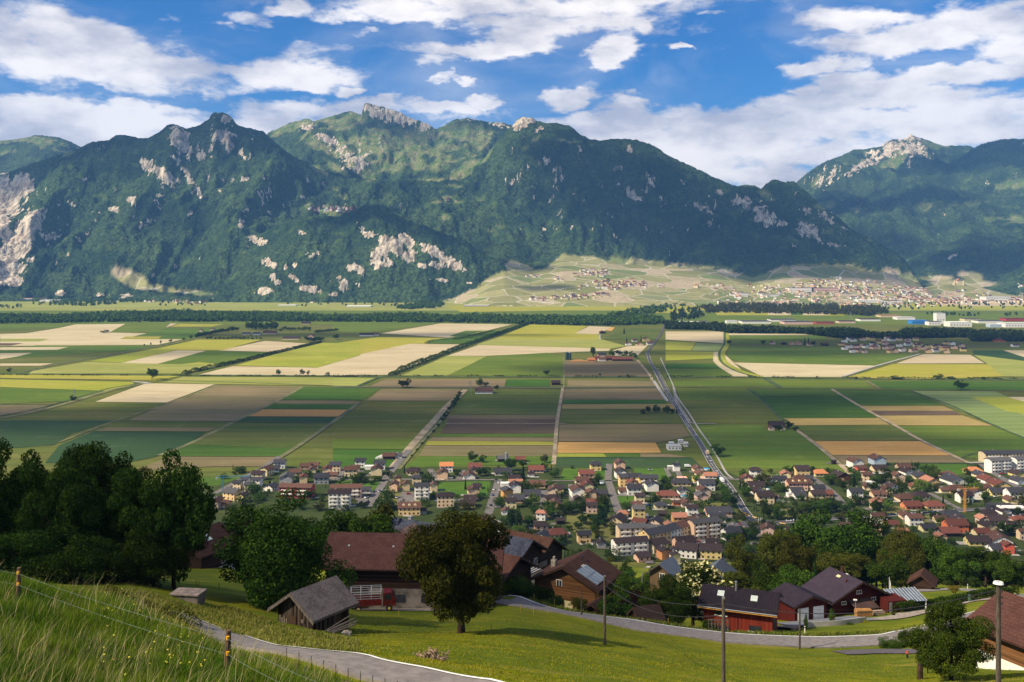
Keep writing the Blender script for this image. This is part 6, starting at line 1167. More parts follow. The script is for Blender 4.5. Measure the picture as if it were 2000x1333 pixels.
def win(par, x, y, z, w_, h_, face='-y', shut=False, frame=True, sill=True):
    """window on a wall: frame, pane, shutters; face tells which wall"""
    a = {'-y': 0, '+x': math.pi / 2, '+y': math.pi, '-x': -math.pi / 2}[face]
    o = MB().box(-w_/2, w_/2, -.05, .03, 0, h_).build('window', M_GLASS, par); o.location = (x, y, z); o.rotation_euler = (0, 0, a)
    if frame:
        f = MB().box(-w_/2-.07, -w_/2, -.09, .02, -.05, h_+.07).box(w_/2, w_/2+.07, -.09, .02, -.05, h_+.07).box(-w_/2, w_/2, -.09, .02, h_, h_+.07).box(-.03, .03, -.08, -.055, 0, h_)
        f.build('frame', M_FRAME, o)
        if sill: MB().box(-w_/2-.1, w_/2+.1, -.16, .02, -.13, -.055).build('sill', M_FRAME, o)
    if shut: MB().box(-w_/2-.62, -w_/2-.09, -.1, -.03, -.03, h_+.03).box(w_/2+.09, w_/2+.62, -.1, -.03, -.03, h_+.03).build('shutter', M_SHUT, o)
    return o
def skylight(rf, L, W, h, r, x, t_, w_=.9, l_=1.1, m=None, side=-1):
    """lies on the roof slope; t_ 0 ridge .. 1 eave"""
    sl = math.atan2(r, W / 2); o = MB().box(-w_/2, w_/2, -l_/2, l_/2, 0, .1).build('skylight', m or mat('skylight_glass', (.5,.56,.5), .25, .05, 1, spec=.7), rf)
    o.location = (x, side * W / 2 * t_, h + r * (1 - t_) + .24); o.rotation_euler = (sl * (-side) * -1 if side > 0 else sl, 0, 0)
    if side > 0: o.rotation_euler = (-sl, 0, 0)
    return o
RN = {'tile': roof_mat('near_tile', (.072,.032,.025), (.120,.054,.041), .34, .55, colw=.25), 'tile2': roof_mat('near_tile_brown', (.060,.028,.020), (.115,.055,.038), .34, .5, colw=.3), 'black': roof_mat('near_black', (.014,.011,.016), (.024,.018,.025), .34, .35, colw=.3),
      'slateN': roof_mat('near_slate', (.025,.030,.05), (.085,.095,.13), .3, .6, colw=.31, blot=.6), 'shingle': roof_mat('near_shingle', (.11,.09,.085), (.24,.20,.19), .22, .5, colw=.16, blot=.5), 'violet': roof_mat('near_violet', (.026,.019,.030), (.040,.030,.042), .3, .3, colw=.35), 'bluegrey': roof_mat('near_bluegrey', (.09,.11,.15), (.13,.15,.19), .3, .3), 'rustroof': roof_mat('near_rust', (.12,.075,.06), (.19,.12,.095), 0, .4, colw=.6, blot=.8), 'dk': roof_mat('near_dark', (.04,.025,.022), (.065,.04,.035), .3, .4)}
def board_mat(name, c1, c2, step=.16, vertical=True):
    m = bpy.data.materials.new(name); m.use_nodes = True; t = NT(m.node_tree); b = t.n['Principled BSDF']; tc_ = t.new('ShaderNodeTexCoord'); P = tc_.outputs['Object']; s = t.new('ShaderNodeSeparateXYZ'); t.link(P, s.inputs[0])
    k = t.m('ADD', s.outputs[0], s.outputs[1]) if vertical else s.outputs[2]; q_ = t.m('DIVIDE', k, step); fr = t.m('FRACT', q_); fl = t.m('FLOOR', q_)
    wn = t.new('ShaderNodeTexWhiteNoise', noise_dimensions='1D'); t.link(fl, wn.inputs['W']); mp = t.new('ShaderNodeMapping'); mp.inputs['Scale'].default_value = (5, 5, .5) if vertical else (.5, .5, 5); t.link(P, mp.inputs[0])
    f = t.m('MULTIPLY_ADD', t.noise(mp.outputs[0], 1.2, 5, .7), .6, t.m('MULTIPLY', wn.outputs[0], .4)); cc = t.mix(t.ramp(f, .3, .75), c1, c2)
    edge = t.m('MAXIMUM', t.ramp(fr, .9, 1.0), t.m('SUBTRACT', 1.0, t.ramp(fr, 0, .08))); cc = t.mix(t.m('MULTIPLY', edge, .8), cc, (.005,.003,.002))
    t.link(cc, b.inputs['Base Color']); b.inputs['Roughness'].default_value = .85; b.inputs['Specular IOR Level'].default_value = .15; return m
BM = {'shed': board_mat('boards_shed', (.015,.008,.006), (.09,.068,.052), .22), 'darkred': board_mat('boards_dark_red', (.055,.007,.005), (.085,.012,.008), .18), 'red': board_mat('boards_red', (.15,.020,.011), (.23,.036,.017), .2), 'chalet': board_mat('boards_chalet', (.09,.042,.017), (.19,.09,.035), .2, False), 'old': board_mat('boards_old', (.018,.010,.007), (.05,.026,.016), .25, False), 'honey': board_mat('boards_honey', (.42,.20,.05), (.58,.30,.08), .18)}
def near_house(name, u, d, L, W, h, r, rz, wm, rm, o=.7, og=None, low=None, lowh=0, zb=None, th=.22, label=None, cat='house', group=None, drop=0.0):
    x = (u - 1000) / F * d; z = gz(x, d) if zb is None else CH - zb
    t = empty(name, (x, d, z - drop), rz)
    if low: MB().box(-L/2 + .04, L/2 - .04, -W/2 + .04, W/2 - .04, -3, lowh).build('base_wall', low, t)
    wall_prism(L, W, h, r, lowh if low else -2.0).build('wall', wm, t); rf = roof_parts(L, W, h, r, o, 0, th, og).build('roof', rm, t)
    hx = L / 2 + (o if og is None else og); hy = W / 2 + o; sl = r / (W / 2); ez = h - o * sl
    for s in (-1, 1):                              # barge boards on both gables
        for q_ in (-1, 1):
            MB().prism([(s * hx, q_ * hy, ez - .12), (s * hx, q_ * hy, ez + .1), (s * hx, 0, h + r + .1), (s * hx, 0, h + r - .12)], (s * .06, 0, 0)).build('barge_board', M_WOODR if wm is BM['shed'] else M_WOODD, rf)
    if label: tag(t, label, cat, group)
    return t, rf
R = math.radians
# --- small weathered shed by the lower road
t, rf = near_house('wooden_shed', 613, 88.5, 4.6, 4.3, 2.5, 1.45, R(56), BM['shed'], RN['shingle'], o=.75, og=.6, drop=.25, label='small dark weathered wooden shed with grey shingle roof beside the lower road', cat='shed')
MB().box(-2.36,-2.31,-.15,.75,0,1.9).build('door', M_WOODD, t); MB().box(-2.38,-2.30,-1.15,-.85,1.5,1.8).build('hatch', M_WOODR, t)
for k in range(4): MB().box(-2.36, -2.31, .95 + k * .28, 1.12 + k * .28, 0, 1.5 + .2 * (k % 2)).build('plank', M_WOODR, t)
o = MB().bar((0,0,.15), (2.8,.5,.5), .09, .07, 5).bar((.1,-.2,.1), (2.9,.2,.35), .07, .07, 5).bar((.3,-.5,.1), (2.6,-.1,.2), .1, .08, 5).bar((-.2,.2,.1), (2.4,.7,.75), .05, .05, 5).build('timber_pile', M_WOODR, loc=G(640, 84.2), rz=R(35)); tag(o, 'loose pile of weathered beams leaning at the shed corner', 'timber')
mb = MB()
for k in range(12):
    a = G(676 + random.uniform(-7, 8), 85.5 + random.uniform(-.6, .6)); s = random.uniform(.12, .28); mb.prism([(a.x - s, a.y - s, a.z - .1), (a.x + s, a.y - s * .8, a.z - .1), (a.x + s * .7, a.y + s, a.z - .1), (a.x - s * .8, a.y + s * .7, a.z - .1)], (.04, 0, s * 1.6))
tag(mb.build('stone_heap', M_STONE), 'heap of pale stones at the right corner of the wooden shed', 'stones', kind='stuff')
# --- concrete trough
p = G(368, 93); t = empty('concrete_tank', p, R(-8)); MB().box(-1.3, 1.3, -.8, .8, -.4, .75).build('body', mat('tank_grey', (.16,.13,.11), .9, .3, 1.5), t); MB().box(-1.45, 1.45, -.95, .95, .78, .9).build('lid', mat('slab_grey', (.24,.19,.165), .9, .2, 1.5), t); tag(t, 'low concrete water tank with flat lid in the rough grass', 'tank')
# --- big barn
t, rf = near_house('barn', 815, 143, 24, 12.5, 6.3, 2.7, R(-4), BM['old'], RN['tile'], o=1.0, low=mat('plaster_old', (.20,.17,.14), .95, .35, .5), lowh=3.2, zb=48.9, label='large old barn with long red-brown tiled roof, behind the bronze tree', cat='barn')
for x, w_ in ((-1.5, 1.6), (2.2, 1.2)): win(t, x, -6.25, 1.3, w_, 1.0, frame=False)
MB().box(3.6, 5.6, -6.33, -6.2, 0, 2.4).build('door', M_WOODD, t); MB().box(-11, -6, -6.33, -6.2, 0, 3.6).build('door', M_WOODD, t)
for x in (-9.5, -3, 4): skylight(rf, 24, 12.5, 6.3, 2.7, x, .45, .25, .25)
o = bpy.data.objects.new('chimney', CHIM); link(o, rf); o.location = (7, 1.2, 8.4)
# --- hay loader truck in front of the barn
x, y, z = G(718, 131.5, .12); t = empty('hay_truck', (x, y, z), R(7)); MR = mat('paint_truck_red', (.13,.011,.008), .5, .25, 2)
MB().box(-3.6, 1.9, -1.05, 1.05, .85, 1.05).box(-3.6, 1.9, -1.05, -.98, 1.05, 1.7).box(-3.6, 1.9, .98, 1.05, 1.05, 1.7).box(-3.6, -3.5, -.98, .98, 1.05, 1.7).build('flatbed', MR, t)
MB().prism([(2.05,-.95,.7),(3.75,-.95,.7),(3.8,-.95,1.5),(3.3,-.95,2.45),(2.1,-.95,2.5)], (0,1.9,0)).build('cab', MR, t)
MB().box(2.3, 3.15, -.99, -.955, 1.6, 2.3).build('side_window', M_GLASS, t); MB().prism([(3.84,-.8,1.55),(3.84,.8,1.55),(3.36,.8,2.4),(3.36,-.8,2.4)], (.02,0,.01)).build('windscreen', M_GLASS, t)
cg = MB(); M_CAGE = mat('cage_white', (.55,.57,.58), .5, .05, 2)
for s in (-1, 1):
    for zz1 in (1.8, 2.1, 2.4, 2.7): cg.bar((-3.55, s * 1.02, zz1), (1.85, s * 1.02, zz1), .025, .025, 4)
    for xx in (-3.5, -2.2, -.9, .5, 1.8): cg.bar((xx, s * 1.02, 1.6), (xx, s * 1.02, 2.75), .035, .035, 4).bar((xx, s * 1.02, 2.75), (xx, s * .35, 3.15), .03, .03, 4)
    cg.bar((-3.5, s * .35, 3.15), (1.8, s * .35, 3.15), .03, .03, 4)
for xx in (-3.5, -2.2, -.9, .5, 1.8): cg.bar((xx, -.35, 3.15), (xx, .35, 3.15), .03, .03, 4)
for zz1 in (1.8, 2.1, 2.4, 2.7, 3.0): cg.bar((-3.55, -1.0, zz1), (-3.55, 1.0, zz1), .025, .025, 4)
cg.build('hay_cage', M_CAGE, t)
for xx in (-2.3, -1.2, 2.9):
    for s in (-.95, .95):
        w_ = MB().bar((xx, s - .14, .45), (xx, s + .14, .45), .45, .45, 16).build('wheel', M_TYRE, t); MB().bar((xx, s - .17, .45), (xx, s + .17, .45), .2, .2, 10).build('rim', mat('rim_yellow', (.55,.42,.1), .5), w_)
tag(t, 'red hay truck with white tubular cage parked in front of the big barn', 'truck')
# --- brown house at left
t, rf = near_house('brown_house', 388, 151, 7.5, 8.2, 3.9, 2.2, R(64), BM['old'], RN['tile2'], o=.8, low=WM['white'], lowh=.9, drop=.3, label='brown wooden house with white base and skylight, right of the dark tree mass', cat='house')
win(t, -3.8, 1.2, 1.4, 1.0, 1.0, '-x', True); win(t, 1.2, -4.15, 1.4, 1.0, 1.0, '-y', True); skylight(rf, 7.5, 8.2, 3.9, 2.2, -.3, .5, 1.0, 1.3)
t, rf = near_house('brown_house', 440, 168, 11, 9, 5.2, 2.8, R(62), WM['white'], RN['tile2'], o=.8, drop=.5, label='larger white-walled house with brown tiled roof and black chimney, behind the broad tree', cat='house')
MB().box(-.5, .5, -.5, .5, 6.8, 9.0).build('chimney', M_DARKMET, rf); win(t, 1, -4.55, 1.6, 1.1, 1.2, '-y', True); win(t, -2, -4.55, 1.6, 1.1, 1.2, '-y', True)
# --- old barns behind
t, rf = near_house('old_barn', 770, 186, 11, 9, 5.5, 2.6, R(58), BM['old'], RN['rustroof'], o=1.0, zb=59.5, label='old barn with rusty metal roof and curved gable, above the big barn ridge', cat='barn')
t, rf = near_house('old_barn', 812, 194, 9, 8, 6.2, 2.8, R(-30), BM['old'], RN['slateN'], o=.8, zb=60.5, label='dark slate-roofed old house behind the rusty barn roof', cat='house'); o = bpy.data.objects.new('chimney', CHIM); link(o, rf); o.location = (-2, 1, 8)
# --- slate chalet
t, rf = near_house('slate_chalet', 995, 175, 8.0, 9.4, 5.2, 2.7, R(-34), BM['old'], RN['slateN'], o=.9, og=1.2, low=WM['cream'], lowh=1.6, zb=57.0, label='old dark wooden chalet with blue slate roof and long balcony', cat='chalet')
c_ = MB().box(-.4, .4, -.4, .4, 0, 1.9).box(-.5, .5, -.5, .5, 1.9, 2.05).build('chimney', M_STONE, rf); c_.location = (-2.0, -.8, 6.7)
skylight(rf, 8, 9.4, 5.2, 2.7, -.3, .28, 1.0, 1.1, mat('skylight_blue', (.05,.13,.3), .2)); b_ = MB().box(4.0, 5.2, -4.2, 4.4, 2.5, 2.62).box(5.12, 5.2, -4.2, 4.4, 2.62, 3.45)
for k in range(18): b_.box(4.02, 5.15, -4.2 + k * .5, -4.14 + k * .5, 2.62, 2.7)
b_.build('balcony', M_WOODR, t)
for y_ in (-2.4, 0, 2.4): win(t, 4.0, y_, 3.0, .9, 1.0, '+x')
t2, rf = near_house('brown_roof_house', 1034, 184, 9, 9, 5.6, 2.9, R(-34), BM['old'], RN['tile2'], o=.9, zb=59.8, label='brown-roofed chalet directly behind the slate chalet', cat='chalet')
t2, rf = near_house('lean_to_barn', 962, 158, 9, 9, 4.2, 2.4, R(-34), BM['old'], RN['tile2'], o=1.0, zb=53.5, label='dark barn with brown tiled roof between bronze tree and slate chalet', cat='barn')
x, y, z = PX(1030, 1128, 164); t = empty('pergola', (x, y, z - 1), R(-34)); mb = MB()
for k in range(6): mb.box(-1.6 + k * .62, -1.45 + k * .62, -1.5, 1.5, 2.25, 2.35)
mb.build('slats', M_FRAME, t); MB().box(-1.7,-1.6,-1.5,1.5,2.1,2.25).box(1.6,1.7,-1.5,1.5,2.1,2.25).box(-1.7,-1.6,-1.5,-1.4,-1,2.1).box(1.6,1.7,-1.5,-1.4,-1,2.1).build('posts', M_WOODR, t); tag(t, 'small white slatted pergola below the slate chalet balcony', 'pergola')
# --- chalet with solar roof
t, rf = near_house('solar_chalet', 1124, 160, 9.0, 10.6, 5.0, 2.6, R(63), BM['chalet'], RN['tile2'], o=1.0, og=.9, low=WM['cream'], lowh=2.2, zb=56.2, label='honey brown chalet with brown roof and big grey solar panel', cat='chalet')
sl = math.atan2(2.6, 5.3); o = MB().box(-1.9, 1.9, -2.0, 2.0, 0, .08); so = o.build('solar_panel', mat('solar_grey', (.22,.25,.27), .3, .1, 1, spec=.8), rf); so.location = (-2.0, -3.6, 5.0 + 2.6 * (1 - 3.6/5.3) + .25); so.rotation_euler = (sl, 0, 0)
mb = MB()
for k in range(5): mb.box(-1.9 + k * .95 - .02, -1.9 + k * .95 + .02, -2, 2, .085, .11)
for k in range(3): mb.box(-1.9, 1.9, -2 + k * 2 - .02, -2 + k * 2 + .02, .112, .13)
mb.build('panel_seams', M_DARKMET, so); skylight(rf, 9, 10.6, 5.0, 2.6, -1.0, .34, .9, .4, WM['white'])
c_ = MB().box(-.4, .4, -.4, .4, 0, 1.5).bar((0,0,1.5), (0,0,2.0), .25, .2, 8).build('chimney', M_STONE, rf); c_.location = (-.6, 3.6, 5.7)
c_ = MB().bar((0,0,0), (0,0,.9), .1, .1, 8).box(-.2,.2,-.2,.2,.9,1.0).build('vent_pipe', M_DARKMET, rf); c_.location = (.6, -1.0, 7.1)
win(t, -4.5, .9, 4.4, .9, .9, '-x', sill=False); win(t, -4.5, 1.2, .9, 1.0, 1.2, '-x', True); win(t, -4.5, -2.6, .9, 1.0, 1.2, '-x', True)
MB().box(-3.0, 1.6, -6.6, -5.25, 2.2, 2.35).box(-3.0, 1.6, -6.65, -6.55, 2.35, 3.3).box(-3.08, -3.0, -6.6, -5.3, 2.35, 3.3).box(1.6, 1.7, -6.6, -5.3, 2.35, 3.3).build('balcony', BM['honey'], t)
MB().box(-4.4, -3.2, -5.36, -5.2, 2.3, 4.6).build('honey_panel', BM['honey'], t); MB().box(-2, .4, -5.38, -5.25, 2.4, 4.3).build('glass_door', M_GLASS, t)
MB().box(1.4, 1.6, -6.5, -6.3, -3, 2.2).box(-3.0,-2.8,-6.5,-6.3,-3,2.2).build('balcony_post', M_WOODD, t)
t, rf = near_house('garden_hut', 1166, 146, 3.0, 3.4, 1.9, 1.1, R(60), BM['old'], RN['tile2'], o=.5, drop=.8, label='small hut with brown tiled roof below the solar chalet corner', cat='hut')
t, rf = near_house('garden_hut', 1262, 137, 3.4, 3.2, 1.5, 1.3, R(20), BM['old'], RN['dk'], o=.4, drop=.6, label='low dark-roofed hut beside the road left of the round dark tree', cat='hut')
# --- houses lower on the slope
t, rf = near_house('grey_roof_house', 1300, 214, 5.6, 5.0, 3.2, 1.9, R(58), WM['brownwall'], RN['bluegrey'], o=.7, zb=70.5, label='brown house with blue-grey roof and white window, behind the flowering tree', cat='house')
win(t, -2.8, -.4, 1.8, 1.1, 1.3, '-x'); win(t, 0, -2.55, 1.6, 1.0, 1.1)
t, rf = near_house('grey_roof_house', 1402, 226, 5.5, 6, 3.0, 2.0, R(64), WM['brownwall'], RN['bluegrey'], o=.7, zb=74.6, label='house showing only its blue-grey roof, left of the drooping olive tree', cat='house')
t, rf = near_house('wood_hut', 1802, 216, 4.5, 4.5, 2.2, 1.7, R(60), BM['old'], RN['tile2'], o=.7, label='small brown-roofed hut in the tree shade above the loop road', cat='hut')
# --- red house
t, rf = near_house('red_house', 1447, 140.4, 9.5, 6.8, 3.5, 1.45, R(-21), BM['red'], RN['black'], o=.75, zb=52.0, label='bright red wooden house with black roof and two skylights beside the road', cat='house')
sk = mat('skylight_glass', (.5,.56,.5)); skylight(rf, 9.5, 6.8, 3.5, 1.45, -2.6, .45, .95, 1.1); skylight(rf, 9.5, 6.8, 3.5, 1.45, 2.1, .52, .95, 1.1)
c_ = MB().bar((0,0,0), (0,0,1.4), .13, .13, 8).bar((0,0,1.4), (0,0,1.55), .2, .2, 8).build('chimney_pipe', M_METAL, rf); c_.location = (-.6, -.6, 4.7)
MB().box(-5.5, 5.5, -4.25, -4.16, 3.04, 3.2).build('fascia', mat('fascia_orange', (.75,.35,.06), .7), rf); MB().bar((-5.5,-4.3,3.30), (5.5,-4.3,3.30), .07, .07, 6).build('gutter', M_METAL, rf)
for x_, z_ in ((-2.3, 1.95), (-1.9, -.35), (2.4, .25)): MB().box(-.8, .8, -.05, .03, 0, .75).build('window', M_GLASS, t).location = (x_, -3.42, z_ + .2); MB().box(x_ - .9, x_ + .9, -3.55, -3.4, z_ + .02, z_ + .17).build('window_sill', M_FRAME, t)
MB().box(-.06, .06, -3.46, -3.4, -1, 3.2).build('corner_strip', M_DARKMET, t); MB().box(4.74, 4.82, -1.5, -.4, .0, 2.0).build('door', M_DARKMET, t)
p = G(1403, 131.8); t = empty('pallet_fence', p, R(-5)); mb = MB()
for k in range(7): mb.box(-1.35 + k * .43, -1.25 + k * .43, -.04, .04, 0, 1.7)
mb.build('pickets', M_WOODR, t); MB().box(-1.4, 1.4, .05, .09, .3, .45).box(-1.4, 1.4, .05, .09, 1.0, 1.15).box(-1.4, 1.4, .05, .09, 1.55, 1.7).build('rails', M_WOODR, t); tag(t, 'pale grey slatted gate beside the left corner of the red house', 'gate')
# --- dark red house and garage
t, rf = near_house('garage', 1561, 155, 6.0, 6.0, 2.5, 1.15, R(110), BM['darkred'], RN['violet'], o=.55, zb=55.7, label='dark red double garage with two white doors', cat='garage')
for y_ in (-1.35, 1.5): MB().box(-3.08, -2.98, y_ - .98, y_ + .98, -.1, 1.95).build('garage_door', mat('door_white', (.72,.72,.66), .5, .04, 1), t)
t, rf = near_house('dark_red_house', 1652, 161.5, 6.4, 10.4, 3.4, 2.45, R(110), BM['darkred'], RN['violet'], o=1.0, og=1.0, zb=57.6, label='large dark red chalet with wide violet-black roof', cat='house')
for y_ in (-2.9, 3.0): win(t, -3.2, y_, 2.5, .8, .35, '-x')
win(t, -3.2, 0, 3.9, .9, .4, '-x'); win(t, -3.2, -.6, 1.0, 1.0, 1.0, '-x', frame=False)
c_ = MB().bar((0,0,0), (0,0,1.5), .22, .18, 8).build('chimney', mat('chimney_brown', (.07,.02,.02)), rf); c_.location = (2.2, -1.0, 5.1); c_ = MB().bar((0,0,0), (0,0,1.0), .18, .15, 8).build('chimney', mat('chimney_brown', (.07,.02,.02)), rf); c_.location = (-1.8, 1.4, 4.9)
skylight(rf, 6.4, 10.4, 3.4, 2.45, 1.8, .35, .6, .4, WM['white']); skylight(rf, 6.4, 10.4, 3.4, 2.45, .5, .2, .8, .5, WM['cream'], 1)
p0 = MB().prism([(-5.7,-2.1,2.0),(-3.22,-2.1,2.9),(-3.22,-2.1,3.02),(-5.7,-2.1,2.12)], (0, 4.3, 0)).build('porch_roof', RN['dk'], t); MB().box(-5.5,-5.35,-2,-1.85,-.5,2.0).box(-5.5,-5.35,1.95,2.1,-.5,2.0).build('porch_post', M_WOODD, t)
def logwall(name, u, d, w_, h_, rz, label, m_):
    t = empty(name, G(u, d), rz); mb = MB(); rr = .13; n = int(w_ / (2 * rr)); k = int(h_ / (2 * rr))
    for i in range(n):
        for j in range(k): r_ = rr * random.uniform(.8, 1); mb.bar((-w_/2 + rr + 2 * rr * i, -.5, rr + 2 * rr * j - .1), (-w_/2 + rr + 2 * rr * i, .5 + random.uniform(0, .06), rr + 2 * rr * j - .1), r_, r_, 7)
    mb.build('logs', m_, t); tag(t, label, 'woodpile')
logwall('woodpile', 1687, 153.4, 2.7, 1.5, R(4), 'tall orange woodpile under the small porch roof', mat('log_ends', (.42,.22,.07), .9, .5, 8, col2=(.2,.09,.03)))
logwall('woodpile', 1717, 154.6, 2.0, .9, R(8), 'lower pale woodpile right of the orange one', mat('log_pale', (.36,.27,.2), .9, .5, 8, col2=(.16,.11,.08)))
p = G(1745, 158); t = empty('annexe', p, R(12)); MB().box(-1.6, 1.8, -1, 2.5, -1, 2.1).build('wall', BM['darkred'], t); MB().box(-1.4, -.9, -1.06, -1, 0, 1.9).build('door', M_METAL, t); tag(t, 'small dark red annexe with grey door under the glass roof', 'annexe')
p = G(1768, 160.5); t = empty('glass_pergola', p, R(10)); mb = MB()
for k in range(11): mb.bar((-2.8 + k * .56, -1.8, 2.0), (-2.8 + k * .56, 1.9, 3.0), .035, .035, 4)
mb.build('rafters', mat('rafter_grey', (.45,.45,.44), .6, .05, 2), t); MB().prism([(-2.8,-1.8,1.93),(2.8,-1.8,1.93),(2.8,1.9,2.93),(-2.8,1.9,2.93)], (0,0,.03)).build('glass_roof', mat('glass_bluegrey', (.10,.13,.17), .15, .1, 1, spec=.8), t); MB().box(2.6,2.75,-1.7,-1.55,-1,2.0).box(2.6,2.75,1.6,1.75,-1,2.8).build('posts', M_FRAME, t); tag(t, 'white-ribbed glass pergola roof at the right end of the dark red house', 'pergola')
x, y, z = G(1632, 146.5, .1)
tag(ribbon('retaining_wall', smooth_path(gpath([(1572,142.6),(1600,143),(1640,143.6),(1690,146)])), .5, M_CONC, .75, zf=gz, thick=1.6, kind=None), 'low pale concrete retaining wall below the paved yard', 'wall')
o = ribbon('gravel_bank', smooth_path(gpath([(1528,141),(1545,141.5),(1562,141)])), 5, mat('rubble', (.28,.2,.15), .95, .4, 1.5), .35, zf=gz, thick=1)
o['kind'] = 'structure'
for u, d, sc_, l_ in ((1627, 149.5, 1, 'terracotta flower pot with red plant on the paved yard'),): 
    t = empty('flower_pot', G(u, d, .5)); MB().bar((0,0,0), (0,0,.6), .25, .35, 10).build('pot', mat('terracotta', (.35,.12,.06)), t); V, Fq = leaf_cards(np.random.default_rng(2).normal(size=(160,3)) * np.array([.22,.22,.25]) + np.array([0,0,.85]), np.tile([0,0,1.], (160,1)), .1, RNG); link(bpy.data.objects.new('plant', np_mesh('plant', V, Fq, LM['purple'])), t); tag(t, l_, 'flower pot')
# --- chalet at the right edge
t, rf = near_house('edge_chalet', 2044, 95, 8, 10, 3.0, 2.0, R(116), BM['chalet'], RN['tile'], o=.9, og=1.0, low=WM['white'], lowh=.5, zb=38.6, label='brown chalet with tiled roof and orange door at the right frame edge', cat='chalet')
MB().box(-4.1, -3.98, 2.3, 3.2, .4, 2.3).build('door', mat('door_orange', (.42,.10,.03), .7, .15, 2), t); mb = MB()
for k in range(4): mb.box(-4.1 - .3 * (k + 1), -4.0, 2.2, 3.4, -.6, .36 - .2 * k)
mb.build('steps', M_CONC, t); win(t, -4.0, .2, 1.1, 1.0, 1.0, '-x', True)
c_ = MB().bar((0,0,0), (0,0,.45), .14, .1, 8).build('vent_pipe', M_FRAME, rf); c_.location = (-.5, 2.9, 4.0)
c_ = MB().box(-.35, .35, -.35, .35, 0, 1.3).build('chimney', M_STONE, rf); c_.location = (-1.4, 1.0, 4.6)
# ------------------------------------------------------------------ big trees
NG = 'trees on the near hillside'
def nt(u, d, vtop, wid, kind, leaf, lod, label, cat='tree', seed=None, name=None):
    p = G(u, d, -.15); h = (CH - (vtop - V0) / F * d) - p.z; t = tree(p, h, wid, kind, leaf, lod, seed, name); tag(t, label, cat, NG); return t
nt(-20, 103, 868, .68, 'round', 'deep', 3, 'dark leafy tree cut by the left frame edge', seed=1)
nt(62, 108, 888, .70, 'tall', 'deep', 3, 'dark tree with jagged top, second in the left tree mass', seed=2)
nt(112, 101, 885, .70, 'round', 'deep', 3, 'broad dark tree in the middle of the left tree mass', seed=3)
nt(190, 106, 874, .70, 'round', 'deep', 3, 'tall round-topped tree, highest of the left tree mass', seed=4)
nt(252, 102, 925, .80, 'round', 'deep', 3, 'dark tree right of the tallest one in the left mass', seed=1)
nt(300, 107, 915, .68, 'round', 'deep', 3, 'dark bushy tree left of the open airy tree', seed=2)
nt(340, 103, 885, .58, 'airy', 'deep', 2, 'open airy tree with sky gaps at the right end of the left mass', seed=5)
nt(20, 98, 1000, 1.15, 'bush', 'deep', 2, 'dark undergrowth bush at the left frame edge below the trees', 'shrub')
nt(140, 97, 1030, 1.3, 'bush', 'deep', 2, 'dark undergrowth bush under the middle of the left mass', 'shrub')
nt(245, 99, 1020, 1.2, 'bush', 'deep', 2, 'dark undergrowth bush under the tall round-topped tree', 'shrub')
nt(300, 101, 1025, .9, 'bush', 'deep', 2, 'dark low branches in front of the brown house', 'shrub')
nt(556, 104, 966, 1.08, 'low', 'deep', 3, 'huge dense round tree left of the big barn', seed=2, name='leafy_tree')
nt(898, 94, 992, .84, 'wide', 'bronze', 3, 'large bronze-green tree standing alone in the meadow', seed=3)
nt(905, 96.5, 1010, .70, 'round', 'olive', 2, 'slimmer olive tree directly behind the bronze tree', seed=4)
nt(700, 182, 984, .95, 'round', 'deep', 2, 'dark green tree rising behind the left end of the barn')
nt(668, 188, 1002, .9, 'round', 'deep', 2, 'dark green tree half hidden behind the huge round tree')
nt(752, 196, 985, .8, 'airy', 'olive', 1, 'thin olive tree behind the rusty barn')
nt(1002, 152, 1118, 1.2, 'bush', 'mid', 2, 'dark green bush left of the solar chalet hedge', 'shrub'); nt(1048, 150, 1140, 1.35, 'bush', 'deep', 2, 'broad dark bush under the solar chalet gable', 'shrub')
nt(1082, 146, 1160, 1.3, 'bush', 'mid', 2, 'second broad bush under the solar chalet gable', 'shrub'); nt(1128, 142, 1166, 1.3, 'bush', 'olive', 2, 'olive bush in front of the solar chalet wall', 'shrub'); nt(1200, 142, 1163, 1.3, 'bush', 'deep', 1, 'dark bush beside the tiled hut', 'shrub')
nt(1242, 146, 1155, 1.2, 'bush', 'purple', 2, 'dark purple bush between solar chalet and round tree', 'shrub'); nt(1222, 158, 1125, 1.0, 'round', 'mid', 2, 'green young tree right of the chalet balcony')
nt(1306, 139, 1130, .98, 'low', 'deep', 3, 'dense dark round tree above the road', seed=1, name='leafy_tree')
fl = nt(1354, 146, 1098, 1.05, 'round', 'mid', 2, 'elder tree covered with cream blossom clusters', seed=2)
V, Fq = crown('round', 1900, .026, 2); fo = bpy.data.objects.new('blossom', np_mesh('blossom', V * np.array([1.08, 1.08, 1.03]), Fq, mat('blossom_cream', (.55,.50,.22), .9, .2, 5))); link(fo, fl)
nt(1424, 158, 1118, 1.25, 'round', 'olive', 2, 'round olive tree behind the red house roof')
nt(1480, 175, 1100, 1.3, 'low', 'deep', 2, 'dark bush mass behind the right half of the red house', 'shrub'); nt(1540, 172, 1108, 1.2, 'low', 'mid', 2, 'leafy bush behind the gap between red house and garage', 'shrub')
nt(1448, 232, 1052, .62, 'airy', 'olive', 2, 'drooping olive birch with pale trunk, left of its twin'); nt(1520, 238, 1022, .60, 'airy', 'olive', 2, 'taller drooping olive birch right of its twin'); nt(1560, 226, 1050, .8, 'round', 'olive', 2, 'olive tree leaning on the taller birch')
nt(1628, 262, 986, .95, 'round', 'deep', 2, 'biggest dark broad tree above the dark red house', seed=3); nt(1680, 268, 1005, .85, 'round', 'deep', 2, 'dark tree right of the biggest one'); nt(1592, 204, 1092, .5, 'cone', 'conifer', 2, 'dark pointed conifer behind the garage', name='conifer_tree')
